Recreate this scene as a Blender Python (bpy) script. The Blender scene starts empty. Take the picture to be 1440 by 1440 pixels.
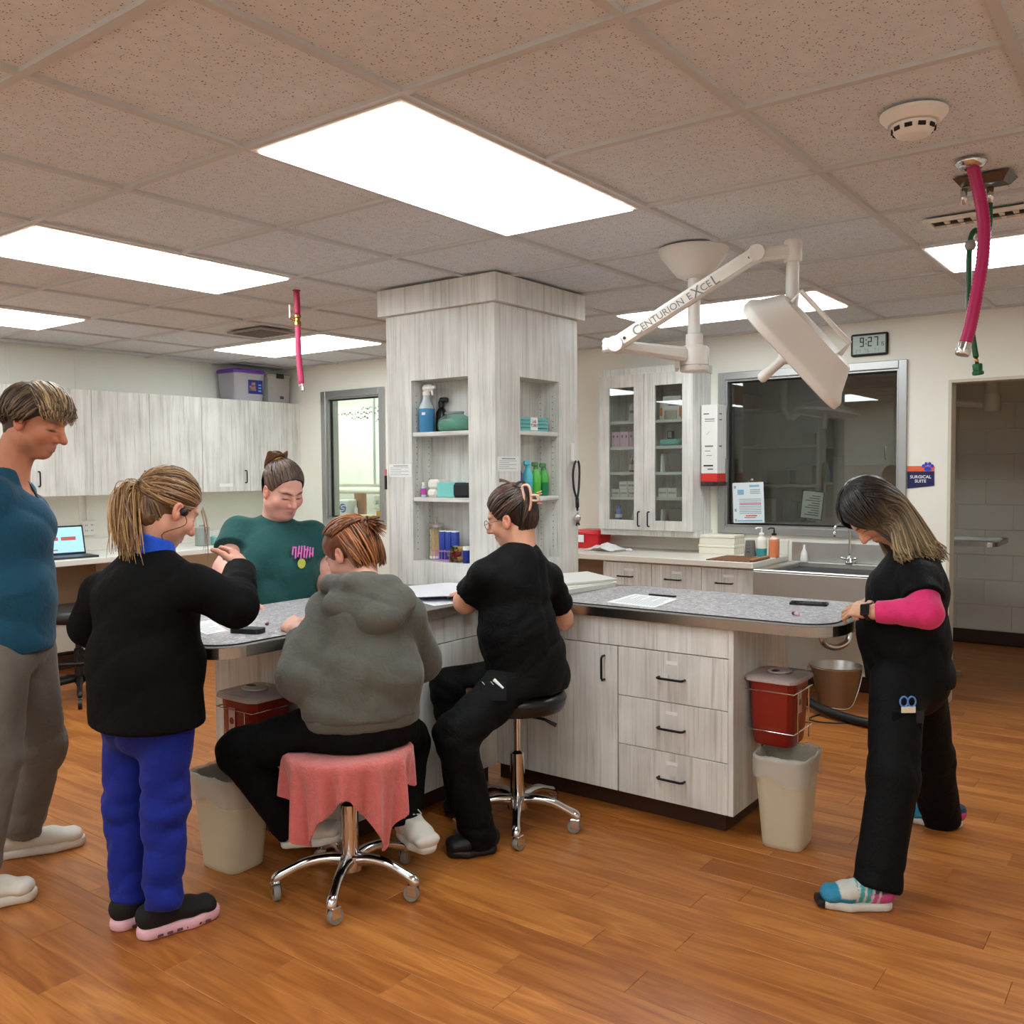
import bpy, bmesh, math, random
import numpy as np
from mathutils import Vector, Matrix, Euler
sc = bpy.context.scene
COL = sc.collection
# ---------------------------------------------------------------- camera
_yaw, _pit, _rol = 0.641633, -0.0450924, -0.0083676
_c, _s, _cp, _sp, _cr, _sr = math.cos(_yaw), math.sin(_yaw), math.cos(_pit), math.sin(_pit), math.cos(_rol), math.sin(_rol)
_F0, _R0, _U0 = Vector((_c, _s, 0)), Vector((_s, -_c, 0)), Vector((0, 0, 1))
_F = _F0*_cp + _U0*_sp
_Up = -_F0*_sp + _U0*_cp
_R = _R0*_cr + _Up*_sr
_U = -_R0*_sr + _Up*_cr
cam_d = bpy.data.cameras.new('camera')
cam_d.sensor_width = 36.0
cam_d.lens = 1286.18/1440*36.0
cam_d.clip_start = 0.05
cam = bpy.data.objects.new('camera', cam_d)
COL.objects.link(cam)
m = Matrix((_R, _U, -_F)).transposed().to_4x4()
m.translation = (-1.65056, -1.55648, 1.43)
cam.matrix_world = m
sc.camera = cam
# ---------------------------------------------------------------- world, exposure (an enclosed room: its ceiling panels give the light)
world = bpy.data.worlds.new('world')
sc.world = world
world.use_nodes = True
world.node_tree.nodes['Background'].inputs[0].default_value = (0.6, 0.65, 0.7, 1)
world.node_tree.nodes['Background'].inputs[1].default_value = 0.05
PANEL_POWER = 7.6
sc.view_settings.view_transform = 'Standard'
sc.view_settings.look = 'None'
sc.view_settings.exposure = 0.47
sc.cycles.diffuse_bounces = 8
sc.cycles.max_bounces = 16
sc.view_settings.gamma = 1.0
sc.view_settings.use_curve_mapping = False
random.seed(7)
rng = np.random.default_rng(11)
ZC = 2.34          # ceiling height
S = 0.6096         # ceiling grid module
# ---------------------------------------------------------------- materials
MATS = {}
def lin(c):
    """sRGB 0-255 -> linear"""
    return tuple(((v/255)/12.92 if v/255 <= .04045 else ((v/255+.055)/1.055)**2.4) for v in c)
def nodes_of(name):
    m = bpy.data.materials.new(name); m.use_nodes = True
    nt = m.node_tree; b = nt.nodes['Principled BSDF']
    return m, nt, b
def N(nt, t, **kw):
    n = nt.nodes.new(t)
    for k, v in kw.items(): setattr(n, k, v)
    return n
def mat(name, rgb=None, rough=.5, metal=0., spec=.5, trans=0., emit=0., bump=0., bscale=200., vary=0., vscale=3., coat=0., sheen=0., alpha=1., stretch=None, ior=1.45):
    """plain procedural material; rgb is sRGB 0-255"""
    if name in MATS: return MATS[name]
    m, nt, b = nodes_of(name); L = nt.links
    col = lin(rgb)+(1,)
    b.inputs['Base Color'].default_value = col
    b.inputs['Roughness'].default_value = rough
    b.inputs['Metallic'].default_value = metal
    b.inputs['Specular IOR Level'].default_value = spec
    b.inputs['Transmission Weight'].default_value = trans
    b.inputs['Coat Weight'].default_value = coat
    b.inputs['Sheen Weight'].default_value = sheen
    b.inputs['Alpha'].default_value = alpha
    b.inputs['IOR'].default_value = ior
    if emit:
        b.inputs['Emission Color'].default_value = col
        b.inputs['Emission Strength'].default_value = emit
    if bump or vary:
        tc = N(nt, 'ShaderNodeTexCoord'); src = tc.outputs['Object']
        if stretch:
            mp = N(nt, 'ShaderNodeMapping'); mp.inputs['Scale'].default_value = stretch
            L.new(src, mp.inputs['Vector']); src = mp.outputs['Vector']
    if vary:
        n = N(nt, 'ShaderNodeTexNoise'); n.inputs['Scale'].default_value = vscale; n.inputs['Detail'].default_value = 5
        L.new(src, n.inputs['Vector'])
        r = N(nt, 'ShaderNodeMapRange'); r.inputs['From Min'].default_value = .3; r.inputs['From Max'].default_value = .7
        r.inputs['To Min'].default_value = 1-vary; r.inputs['To Max'].default_value = 1+vary
        L.new(n.outputs['Fac'], r.inputs['Value'])
        mx = N(nt, 'ShaderNodeMix', data_type='RGBA', blend_type='MULTIPLY'); mx.inputs[0].default_value = 1
        mx.inputs[6].default_value = col; L.new(r.outputs['Result'], mx.inputs[7])
        L.new(mx.outputs[2], b.inputs['Base Color'])
    if bump:
        n = N(nt, 'ShaderNodeTexNoise'); n.inputs['Scale'].default_value = bscale; n.inputs['Detail'].default_value = 3
        L.new(src, n.inputs['Vector'])
        bp = N(nt, 'ShaderNodeBump'); bp.inputs['Strength'].default_value = bump; bp.inputs['Distance'].default_value = .01
        L.new(n.outputs['Fac'], bp.inputs['Height']); L.new(bp.outputs['Normal'], b.inputs['Normal'])
    MATS[name] = m
    return m
def ramp(nt, stops):
    r = N(nt, 'ShaderNodeValToRGB'); e = r.color_ramp.elements
    while len(e) < len(stops): e.new(.5)
    for k, (p, c) in enumerate(stops):
        e[k].position = p; e[k].color = (lin(c) if len(c) == 3 else c[:3])+(1,)
    return r
def laminate(name='laminate', axis=2):
    """pale whitewashed wood-grain laminate, grain along one axis"""
    if name in MATS: return MATS[name]
    m, nt, b = nodes_of(name); L = nt.links
    g = N(nt, 'ShaderNodeNewGeometry'); oi = N(nt, 'ShaderNodeObjectInfo')
    ad = N(nt, 'ShaderNodeVectorMath', operation='MULTIPLY_ADD')
    cb = N(nt, 'ShaderNodeCombineXYZ')
    for i in range(3): L.new(oi.outputs['Random'], cb.inputs[i])
    L.new(cb.outputs[0], ad.inputs[0]); ad.inputs[1].default_value = (7, 5, 3); L.new(g.outputs['Position'], ad.inputs[2])
    sc1 = [26, 26, 26]; sc1[axis] = 1.3
    sc2 = [90, 90, 90]; sc2[axis] = 3.0
    mp1 = N(nt, 'ShaderNodeMapping'); mp1.inputs['Scale'].default_value = sc1
    mp2 = N(nt, 'ShaderNodeMapping'); mp2.inputs['Scale'].default_value = sc2
    n1 = N(nt, 'ShaderNodeTexNoise'); n1.inputs['Scale'].default_value = 1; n1.inputs['Detail'].default_value = 6; n1.inputs['Roughness'].default_value = .62
    n2 = N(nt, 'ShaderNodeTexNoise'); n2.inputs['Scale'].default_value = 1; n2.inputs['Detail'].default_value = 3
    n3 = N(nt, 'ShaderNodeTexNoise'); n3.inputs['Scale'].default_value = 5; n3.inputs['Detail'].default_value = 3
    L.new(ad.outputs[0], mp1.inputs[0]); L.new(ad.outputs[0], mp2.inputs[0])
    L.new(mp1.outputs[0], n1.inputs['Vector']); L.new(mp2.outputs[0], n2.inputs['Vector']); L.new(ad.outputs[0], n3.inputs['Vector'])
    r1 = ramp(nt, [(.28, (193, 192, 187)), (.42, (209, 209, 204)), (.52, (218, 218, 214)), (.66, (226, 226, 222))])
    r2 = ramp(nt, [(.30, (212, 211, 209)), (.46, (255, 255, 255)), (1, (255, 255, 255))])
    r3 = ramp(nt, [(.35, (242, 241, 240)), (.6, (255, 255, 255))])
    L.new(n1.outputs['Fac'], r1.inputs[0]); L.new(n2.outputs['Fac'], r2.inputs[0]); L.new(n3.outputs['Fac'], r3.inputs[0])
    mx = N(nt, 'ShaderNodeMix', data_type='RGBA', blend_type='MULTIPLY'); mx.inputs[0].default_value = .75
    L.new(r1.outputs[0], mx.inputs[6]); L.new(r2.outputs[0], mx.inputs[7])
    mx2 = N(nt, 'ShaderNodeMix', data_type='RGBA', blend_type='MULTIPLY'); mx2.inputs[0].default_value = 1
    L.new(mx.outputs[2], mx2.inputs[6]); L.new(r3.outputs[0], mx2.inputs[7])
    L.new(mx2.outputs[2], b.inputs['Base Color'])
    b.inputs['Roughness'].default_value = .42
    bp = N(nt, 'ShaderNodeBump'); bp.inputs['Strength'].default_value = .06; bp.inputs['Distance'].default_value = .002
    L.new(n1.outputs['Fac'], bp.inputs['Height']); L.new(bp.outputs['Normal'], b.inputs['Normal'])
    MATS[name] = m
    return m
def plank_mat():
    m, nt, b = nodes_of('wood_plank'); L = nt.links
    tc = N(nt, 'ShaderNodeTexCoord'); oi = N(nt, 'ShaderNodeObjectInfo'); g = N(nt, 'ShaderNodeNewGeometry')
    cb = N(nt, 'ShaderNodeCombineXYZ')
    for i in range(3): L.new(oi.outputs['Random'], cb.inputs[i])
    ad = N(nt, 'ShaderNodeVectorMath', operation='MULTIPLY_ADD'); ad.inputs[1].default_value = (31, 17, 9)
    L.new(cb.outputs[0], ad.inputs[0]); L.new(g.outputs['Position'], ad.inputs[2])
    mp = N(nt, 'ShaderNodeMapping'); mp.inputs['Scale'].default_value = (13, 1.5, 1)
    L.new(ad.outputs[0], mp.inputs[0])
    n1 = N(nt, 'ShaderNodeTexNoise'); n1.inputs['Scale'].default_value = 1.0; n1.inputs['Detail'].default_value = 2; n1.inputs['Distortion'].default_value = .8
    L.new(mp.outputs[0], n1.inputs['Vector'])
    # cathedral figure: repeating bands of the smooth noise
    mu = N(nt, 'ShaderNodeMath', operation='MULTIPLY'); mu.inputs[1].default_value = 7.0; L.new(n1.outputs['Fac'], mu.inputs[0])
    fr = N(nt, 'ShaderNodeMath', operation='PINGPONG'); fr.inputs[1].default_value = 1.0; L.new(mu.outputs[0], fr.inputs[0])
    mp2 = N(nt, 'ShaderNodeMapping'); mp2.inputs['Scale'].default_value = (140, 5, 1); L.new(ad.outputs[0], mp2.inputs[0])
    n2 = N(nt, 'ShaderNodeTexNoise'); n2.inputs['Scale'].default_value = 1; n2.inputs['Detail'].default_value = 4; L.new(mp2.outputs[0], n2.inputs['Vector'])
    r1 = ramp(nt, [(0, (162, 97, 41)), (.4, (174, 107, 48)), (.75, (183, 116, 54)), (1, (192, 125, 61))])
    L.new(fr.outputs[0], r1.inputs[0])
    r2 = ramp(nt, [(.25, (228, 222, 216)), (.55, (255, 255, 255))]); L.new(n2.outputs['Fac'], r2.inputs[0])
    mx = N(nt, 'ShaderNodeMix', data_type='RGBA', blend_type='MULTIPLY'); mx.inputs[0].default_value = 1
    L.new(r1.outputs[0], mx.inputs[6]); L.new(r2.outputs[0], mx.inputs[7])
    r3 = ramp(nt, [(0, (225, 215, 205)), (.5, (243, 240, 236)), (1, (255, 255, 255))]); L.new(oi.outputs['Random'], r3.inputs[0])
    mx2 = N(nt, 'ShaderNodeMix', data_type='RGBA', blend_type='MULTIPLY'); mx2.inputs[0].default_value = 1
    L.new(mx.outputs[2], mx2.inputs[6]); L.new(r3.outputs[0], mx2.inputs[7])
    L.new(mx2.outputs[2], b.inputs['Base Color'])
    rr = N(nt, 'ShaderNodeMapRange'); rr.inputs['To Min'].default_value = .30; rr.inputs['To Max'].default_value = .48
    L.new(n2.outputs['Fac'], rr.inputs['Value']); L.new(rr.outputs['Result'], b.inputs['Roughness'])
    b.inputs['Specular IOR Level'].default_value = .45
    bp = N(nt, 'ShaderNodeBump'); bp.inputs['Strength'].default_value = .08; bp.inputs['Distance'].default_value = .002
    L.new(n2.outputs['Fac'], bp.inputs['Height']); L.new(bp.outputs['Normal'], b.inputs['Normal'])
    MATS['plank'] = m
    return m
def tile_mat():
    m, nt, b = nodes_of('mineral_fibre_tile'); L = nt.links
    g = N(nt, 'ShaderNodeNewGeometry'); P = g.outputs['Position']
    v = N(nt, 'ShaderNodeTexVoronoi'); v.inputs['Scale'].default_value = 140; v.inputs['Randomness'].default_value = 1; L.new(P, v.inputs['Vector'])
    wz = N(nt, 'ShaderNodeTexNoise'); wz.inputs['Scale'].default_value = 220; L.new(P, wz.inputs['Vector'])
    big = N(nt, 'ShaderNodeTexNoise'); big.inputs['Scale'].default_value = 26; big.inputs['Detail'].default_value = 2; L.new(P, big.inputs['Vector'])
    # pits: close to cell centre, size varied per cell
    sz = N(nt, 'ShaderNodeSeparateColor'); L.new(v.outputs['Color'], sz.inputs[0])
    thr = N(nt, 'ShaderNodeMapRange'); thr.inputs['From Min'].default_value = .25; thr.inputs['From Max'].default_value = 1; thr.inputs['To Min'].default_value = .0; thr.inputs['To Max'].default_value = .34
    L.new(sz.outputs[0], thr.inputs['Value'])
    ad = N(nt, 'ShaderNodeMath', operation='MULTIPLY_ADD'); ad.inputs[1].default_value = .5; L.new(wz.outputs['Fac'], ad.inputs[0]); 
    L.new(v.outputs['Distance'], ad.inputs[2])
    sb = N(nt, 'ShaderNodeMath', operation='SUBTRACT'); sb.inputs[1].default_value = .25; L.new(ad.outputs[0], sb.inputs[0])
    lt = N(nt, 'ShaderNodeMath', operation='LESS_THAN'); L.new(sb.outputs[0], lt.inputs[0]); L.new(thr.outputs['Result'], lt.inputs[1])
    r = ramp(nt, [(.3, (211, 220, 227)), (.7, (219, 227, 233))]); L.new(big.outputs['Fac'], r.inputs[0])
    mx = N(nt, 'ShaderNodeMix', data_type='RGBA'); L.new(lt.outputs[0], mx.inputs[0]); L.new(r.outputs[0], mx.inputs[6])
    mx.inputs[7].default_value = lin((128, 122, 120))+(1,)
    L.new(mx.outputs[2], b.inputs['Base Color']); b.inputs['Roughness'].default_value = .95; b.inputs['Specular IOR Level'].default_value = .1
    MATS['tile'] = m
    return m
def wall_mat(name, rgb, rough=.6):
    if name in MATS: return MATS[name]
    m, nt, b = nodes_of(name); L = nt.links
    g = N(nt, 'ShaderNodeNewGeometry')
    n = N(nt, 'ShaderNodeTexNoise'); n.inputs['Scale'].default_value = 1.4; n.inputs['Detail'].default_value = 4; L.new(g.outputs['Position'], n.inputs['Vector'])
    c0 = tuple(v*.965 for v in rgb); r = ramp(nt, [(.3, c0), (.7, rgb)]); L.new(n.outputs['Fac'], r.inputs[0]); L.new(r.outputs[0], b.inputs['Base Color'])
    n2 = N(nt, 'ShaderNodeTexNoise'); n2.inputs['Scale'].default_value = 60; n2.inputs['Detail'].default_value = 4; L.new(g.outputs['Position'], n2.inputs['Vector'])
    bp = N(nt, 'ShaderNodeBump'); bp.inputs['Strength'].default_value = .1; bp.inputs['Distance'].default_value = .004
    L.new(n2.outputs['Fac'], bp.inputs['Height']); L.new(bp.outputs['Normal'], b.inputs['Normal'])
    b.inputs['Roughness'].default_value = rough
    MATS[name] = m
    return m
def pane_mat(name='clear_pane', tint=(235, 240, 238), refl=1.0):
    """flat window glass: fresnel mix of a mirror and a clear film"""
    if name in MATS: return MATS[name]
    m = bpy.data.materials.new(name); m.use_nodes = True; nt = m.node_tree; nt.nodes.clear(); L = nt.links
    o = N(nt, 'ShaderNodeOutputMaterial'); t = N(nt, 'ShaderNodeBsdfTransparent'); g = N(nt, 'ShaderNodeBsdfGlossy')
    t.inputs[0].default_value = lin(tint)+(1,); g.inputs['Roughness'].default_value = .01
    f = N(nt, 'ShaderNodeFresnel'); gg = N(nt, 'ShaderNodeNewGeometry'); io = N(nt, 'ShaderNodeMapRange'); io.inputs['To Min'].default_value = 1.5; io.inputs['To Max'].default_value = 1/1.5
    L.new(gg.outputs['Backfacing'], io.inputs['Value']); L.new(io.outputs['Result'], f.inputs['IOR'])
    k = N(nt, 'ShaderNodeMath', operation='MULTIPLY'); k.inputs[1].default_value = 1.8*refl; k.use_clamp = True
    L.new(f.outputs[0], k.inputs[0])
    mx = N(nt, 'ShaderNodeMixShader'); L.new(k.outputs[0], mx.inputs[0]); L.new(t.outputs[0], mx.inputs[1]); L.new(g.outputs[0], mx.inputs[2])
    L.new(mx.outputs[0], o.inputs[0])
    MATS[name] = m
    return m
def film_mat(name, tint, mixv=.5, rough=.3):
    """thin translucent plastic: part see-through, part tinted plastic"""
    if name in MATS: return MATS[name]
    m, nt, b = nodes_of(name); L = nt.links
    b.inputs['Base Color'].default_value = lin(tint)+(1,); b.inputs['Roughness'].default_value = rough
    t = N(nt, 'ShaderNodeBsdfTransparent'); t.inputs[0].default_value = lin(tint)+(1,)
    mx = N(nt, 'ShaderNodeMixShader'); mx.inputs[0].default_value = mixv
    L.new(t.outputs[0], mx.inputs[1]); L.new(b.outputs[0], mx.inputs[2]); L.new(mx.outputs[0], nt.nodes['Material Output'].inputs[0])
    MATS[name] = m
    return m
def granite_mat():
    m, nt, b = nodes_of('mottled_mat'); L = nt.links
    g = N(nt, 'ShaderNodeNewGeometry')
    n = N(nt, 'ShaderNodeTexNoise'); n.inputs['Scale'].default_value = 42; n.inputs['Detail'].default_value = 8; n.inputs['Roughness'].default_value = .72; n.inputs['Distortion'].default_value = 1.6
    L.new(g.outputs['Position'], n.inputs['Vector'])
    r = ramp(nt, [(.36, (112, 108, 110)), (.46, (150, 147, 150)), (.54, (182, 180, 184)), (.64, (214, 213, 217))]); L.new(n.outputs['Fac'], r.inputs[0])
    L.new(r.outputs[0], b.inputs['Base Color']); b.inputs['Roughness'].default_value = .38
    MATS['granite'] = m
    return m
M_LAM, M_LAMH = laminate(), laminate('laminate_across', 1)
M_LAMX = laminate('laminate_across_x', 0)
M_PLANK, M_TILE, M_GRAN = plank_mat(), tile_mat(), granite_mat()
M_WALL = wall_mat('wall_paint', (238, 237, 227))
M_WALLD = wall_mat('hall_paint', (228, 226, 216))
M_PANE = pane_mat()
M_WHITE = mat('white_plastic', (232, 231, 226), .4)
M_OFFW = mat('off_white', (222, 218, 206), .5)
M_BLACK = mat('black_plastic', (22, 22, 23), .45)
M_BLACKM = mat('black_metal', (16, 16, 17), .35, .3)
M_STEEL = mat('brushed_steel', (206, 204, 200), .36, 1., bump=.05, bscale=120, stretch=(1, 1, 30))
M_CHROME = mat('chrome', (214, 214, 214), .1, 1.)
M_ALU = mat('aluminium', (176, 178, 178), .38, .85)
M_PAPER = mat('paper', (236, 238, 238), .7)
M_INK = mat('ink', (70, 72, 78), .8)
M_DARK = mat('dark_void', (34, 30, 27), .8)
M_BRASS = mat('brass', (178, 140, 78), .25, 1.)
M_BASE = mat('brown_vinyl_base', (58, 36, 24), .5)
# ---------------------------------------------------------------- mesh helpers
def W(o):
    """world matrix without a depsgraph update"""
    if o.parent is None: return o.matrix_basis.copy()
    return W(o.parent) @ o.matrix_parent_inverse @ o.matrix_basis
def setp(o, p):
    if p is not None:
        o.parent = p; o.matrix_parent_inverse = W(p).inverted()
    return o
def finish(me, name, mats, parent=None, smooth=False, loc=None):
    if mats is not None:
        for mm in (mats if isinstance(mats, (list, tuple)) else [mats]): me.materials.append(mm)
    if smooth: me.polygons.foreach_set('use_smooth', [True]*len(me.polygons))
    o = bpy.data.objects.new(name, me); COL.objects.link(o)
    if loc is not None: o.location = loc
    return setp(o, parent)
def tag(o, label=None, cat=None, group=None, kind=None):
    if label: o['label'] = label
    if cat: o['category'] = cat
    if group: o['group'] = group
    if kind: o['kind'] = kind
    return o
def thing(name, label, cat, loc=(0, 0, 0), group=None, rz=0):
    o = bpy.data.objects.new(name, None); COL.objects.link(o)
    o.empty_display_size = .05; o.location = loc; o.rotation_euler = (0, 0, rz)
    return tag(o, label, cat, group)
def struct(o): o['kind'] = 'structure'; return o
def copy_tree(o, parent=None):
    c = o.copy(); COL.objects.link(c)
    if parent is not None:
        c.parent = parent
    for ch in [x for x in o.children]: copy_tree(ch, c)
    return c
I4 = Matrix.Identity(4)
def T(x=0, y=0, z=0): return Matrix.Translation((x, y, z))
def RX(a): return Matrix.Rotation(a, 4, 'X')
def RY(a): return Matrix.Rotation(a, 4, 'Y')
def RZ(a): return Matrix.Rotation(a, 4, 'Z')
def frame(origin, z, x=None):
    """matrix whose local z points along z (and local x close to x)"""
    z = Vector(z).normalized()
    x = Vector(x) if x is not None else (Vector((1, 0, 0)) if abs(z.x) < .9 else Vector((0, 1, 0)))
    y = z.cross(x).normalized(); x = y.cross(z)
    m = Matrix((x, y, z)).transposed().to_4x4(); m.translation = Vector(origin)
    return m
class MB:
    def __init__(self): self.v = []; self.f = []; self.mi = []; self.cur = 0
    def use(self, k): self.cur = k; return self
    def add(self, vs, fs, M=None):
        n = len(self.v)
        if M is not None: vs = [M @ Vector(p) for p in vs]
        self.v += [tuple(p) for p in vs]; self.f += [tuple(n+i for i in q) for q in fs]; self.mi += [self.cur]*len(fs)
        return self
    def box(self, lo, hi, c=0, M=None):
        (x0, y0, z0), (x1, y1, z1) = [min(a, b) for a, b in zip(lo, hi)], [max(a, b) for a, b in zip(lo, hi)]
        if c <= 0:
            vs = [(x, y, z) for x in (x0, x1) for y in (y0, y1) for z in (z0, z1)]
            fs = [(0, 1, 3, 2), (4, 6, 7, 5), (0, 4, 5, 1), (2, 3, 7, 6), (0, 2, 6, 4), (1, 5, 7, 3)]
            return self.add(vs, fs, M)
        c = min(c, (x1-x0)/2.01, (y1-y0)/2.01, (z1-z0)/2.01)
        vs = []; idx = {}
        for i, x in enumerate((x0, x1)):
            for j, y in enumerate((y0, y1)):
                for k, z in enumerate((z0, z1)):
                    sx, sy, sz = (1, -1)[i]*c, (1, -1)[j]*c, (1, -1)[k]*c
                    for a, p in enumerate(((x, y+sy, z+sz), (x+sx, y, z+sz), (x+sx, y+sy, z))):
                        idx[i, j, k, a] = len(vs); vs.append(p)
        fs = []
        for i in (0, 1):
            q = [idx[i, 0, 0, 0], idx[i, 0, 1, 0], idx[i, 1, 1, 0], idx[i, 1, 0, 0]]; fs.append(q if i == 0 else q[::-1])
            q = [idx[0, i, 0, 1], idx[1, i, 0, 1], idx[1, i, 1, 1], idx[0, i, 1, 1]]; fs.append(q if i == 0 else q[::-1])
            q = [idx[0, 0, i, 2], idx[0, 1, i, 2], idx[1, 1, i, 2], idx[1, 0, i, 2]]; fs.append(q if i == 0 else q[::-1])
        for i in (0, 1):
            for j in (0, 1):
                fs.append([idx[i, j, 0, 0], idx[i, j, 1, 0], idx[i, j, 1, 1], idx[i, j, 0, 1]])
                fs.append([idx[i, 0, j, 0], idx[i, 1, j, 0], idx[i, 1, j, 2], idx[i, 0, j, 2]])
                fs.append([idx[0, i, j, 1], idx[1, i, j, 1], idx[1, i, j, 2], idx[0, i, j, 2]])
        for i in (0, 1):
            for j in (0, 1):
                for k in (0, 1): fs.append([idx[i, j, k, 0], idx[i, j, k, 1], idx[i, j, k, 2]])
        return self.add(vs, fs, M)
    def lathe(self, prof, n=24, M=None, sx=1., sy=1., caps=True, p=2.0):
        """profile [(r, z)] about local z; p>2 gives a squarish (superellipse) section"""
        vs = []; fs = []
        for r, z in prof:
            for k in range(n):
                a = 2*math.pi*k/n; ca, sa = math.cos(a), math.sin(a)
                if p != 2.0:
                    q = (abs(ca)**p+abs(sa)**p)**(-1/p); ca, sa = ca*q, sa*q
                vs.append((r*ca*sx, r*sa*sy, z))
        for i in range(len(prof)-1):
            for k in range(n): fs.append((i*n+k, i*n+(k+1) % n, (i+1)*n+(k+1) % n, (i+1)*n+k))
        if caps:
            if prof[0][0] > 1e-6: fs.append(tuple(range(n))[::-1])
            if prof[-1][0] > 1e-6: fs.append(tuple((len(prof)-1)*n+k for k in range(n)))
        return self.add(vs, fs, M)
    def cyl(self, a, b, r, n=16, r2=None):
        a, b = Vector(a), Vector(b); L = (b-a).length
        return self.lathe([(r, 0), (r if r2 is None else r2, L)], n, frame(a, b-a))
    def tube(self, pts, r, n=10, close=False, caps=True):
        pts = [Vector(p) for p in pts]; m_ = len(pts)
        rs = r if isinstance(r, (list, tuple)) else [r]*m_
        tg = []
        for i in range(m_):
            if close: d = pts[(i+1) % m_]-pts[i-1]
            else: d = pts[min(i+1, m_-1)]-pts[max(i-1, 0)]
            tg.append(d.normalized() if d.length > 1e-9 else Vector((0, 0, 1)))
        u = tg[0].orthogonal().normalized(); vs = []; fs = []
        for i in range(m_):
            if i: u = (u-tg[i]*u.dot(tg[i])).normalized()
            w = tg[i].cross(u)
            for k in range(n):
                a = 2*math.pi*k/n; vs.append(pts[i]+(u*math.cos(a)+w*math.sin(a))*rs[i])
        for i in range(m_ if close else m_-1):
            j = (i+1) % m_
            for k in range(n): fs.append((i*n+k, i*n+(k+1) % n, j*n+(k+1) % n, j*n+k))
        if caps and not close: fs.append(tuple(range(n))[::-1]); fs.append(tuple((m_-1)*n+k for k in range(n)))
        return self.add(vs, fs)
    def prism(self, poly, z0, z1, M=None):
        n = len(poly); vs = [(x, y, z0) for x, y in poly]+[(x, y, z1) for x, y in poly]
        fs = [tuple(range(n))[::-1], tuple(range(n, 2*n))]+[(k, (k+1) % n, n+(k+1) % n, n+k) for k in range(n)]
        return self.add(vs, fs, M)
    def grid(self, P, closeu=False):
        """P: (nu, nv, 3) array"""
        nu, nv = P.shape[:2]; fs = []
        for i in range(nu if closeu else nu-1):
            j = (i+1) % nu
            for k in range(nv-1): fs.append((i*nv+k, j*nv+k, j*nv+k+1, i*nv+k+1))
        return self.add([tuple(p) for p in P.reshape(-1, 3)], fs)
    def build(self, name, mats, parent=None, smooth=False, loc=None, angle=None):
        me = bpy.data.meshes.new(name)
        o3 = Vector(loc) if loc is not None else None
        vs = self.v
        if o3 is None and vs:   # put the origin at the base centre of the mesh
            a = np.array(vs); lo, hi = a.min(0), a.max(0)
            o3 = Vector(((lo[0]+hi[0])/2, (lo[1]+hi[1])/2, lo[2]))
            vs = [tuple(p) for p in (a-np.array(o3))]
            me.from_pydata(vs, [], self.f)
        elif loc == 'keep' or True:
            me.from_pydata(vs, [], self.f)
        me.polygons.foreach_set('material_index', self.mi)
        o = finish(me, name, mats, None, smooth)
        if loc is None: o.location = o3
        setp(o, parent)
        if smooth and angle: me.set_sharp_from_angle(angle=math.radians(angle))
        return o
def box(name, lo, hi, m, parent=None, c=0.):
    return MB().box(lo, hi, c).build(name, m, parent)
def rrect(x0, y0, x1, y1, r, n=6):
    out = []
    for cx, cy, a0 in ((x1-r, y0+r, -90), (x1-r, y1-r, 0), (x0+r, y1-r, 90), (x0+r, y0+r, 180)):
        for k in range(n+1):
            a = math.radians(a0+90*k/n); out.append((cx+r*math.cos(a), cy+r*math.sin(a)))
    return out
def bez(pts, n=8):
    """Catmull-Rom through points"""
    P = [Vector(p) for p in pts]; P = [P[0]*2-P[1]]+P+[P[-1]*2-P[-2]]; out = []
    for i in range(1, len(P)-2):
        for k in range(n):
            t = k/n; a, b, c, d = P[i-1], P[i], P[i+1], P[i+2]
            out.append(.5*((2*b)+(c-a)*t+(2*a-5*b+4*c-d)*t*t+(3*b-a-3*c+d)*t**3))
    out.append(P[-2]); return out
# text is made into meshes before the scene fills up
TXT = {}
def make_text(key, body, size=1., align='CENTER', ext=.0, space=1., bold=0.):
    cu = bpy.data.curves.new(key, 'FONT'); cu.body = body; cu.size = size; cu.align_x = align; cu.align_y = 'CENTER'; cu.extrude = ext; cu.space_line = space
    cu.offset = bold; cu.resolution_u = 3
    o = bpy.data.objects.new(key, cu); COL.objects.link(o)
    dg = bpy.context.evaluated_depsgraph_get(); me = bpy.data.meshes.new_from_object(o.evaluated_get(dg))
    a = np.zeros(len(me.vertices)*3); me.vertices.foreach_get('co', a)
    TXT[key] = (a.reshape(-1, 3).tolist(), [tuple(p.vertices) for p in me.polygons])
    bpy.data.objects.remove(o); bpy.data.meshes.remove(me)
make_text('suite', 'SURGICAL\nSUITE', .026, space=1.0, bold=.0004)
make_text('armC', 'C', .066); make_text('armX', 'X', .07); make_text('armL', 'L', .07)
make_text('armr1', 'ENTURION', .047); make_text('armr2', 'E', .047); make_text('armr3', 'CE', .047)
make_text('lab', 'LAB\nTUBES', .02, space=.95, bold=.0004)
def text(key, M, name, m, parent):
    v, f = TXT[key]
    return MB().add(v, f, M).build(name, m, parent)
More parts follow.
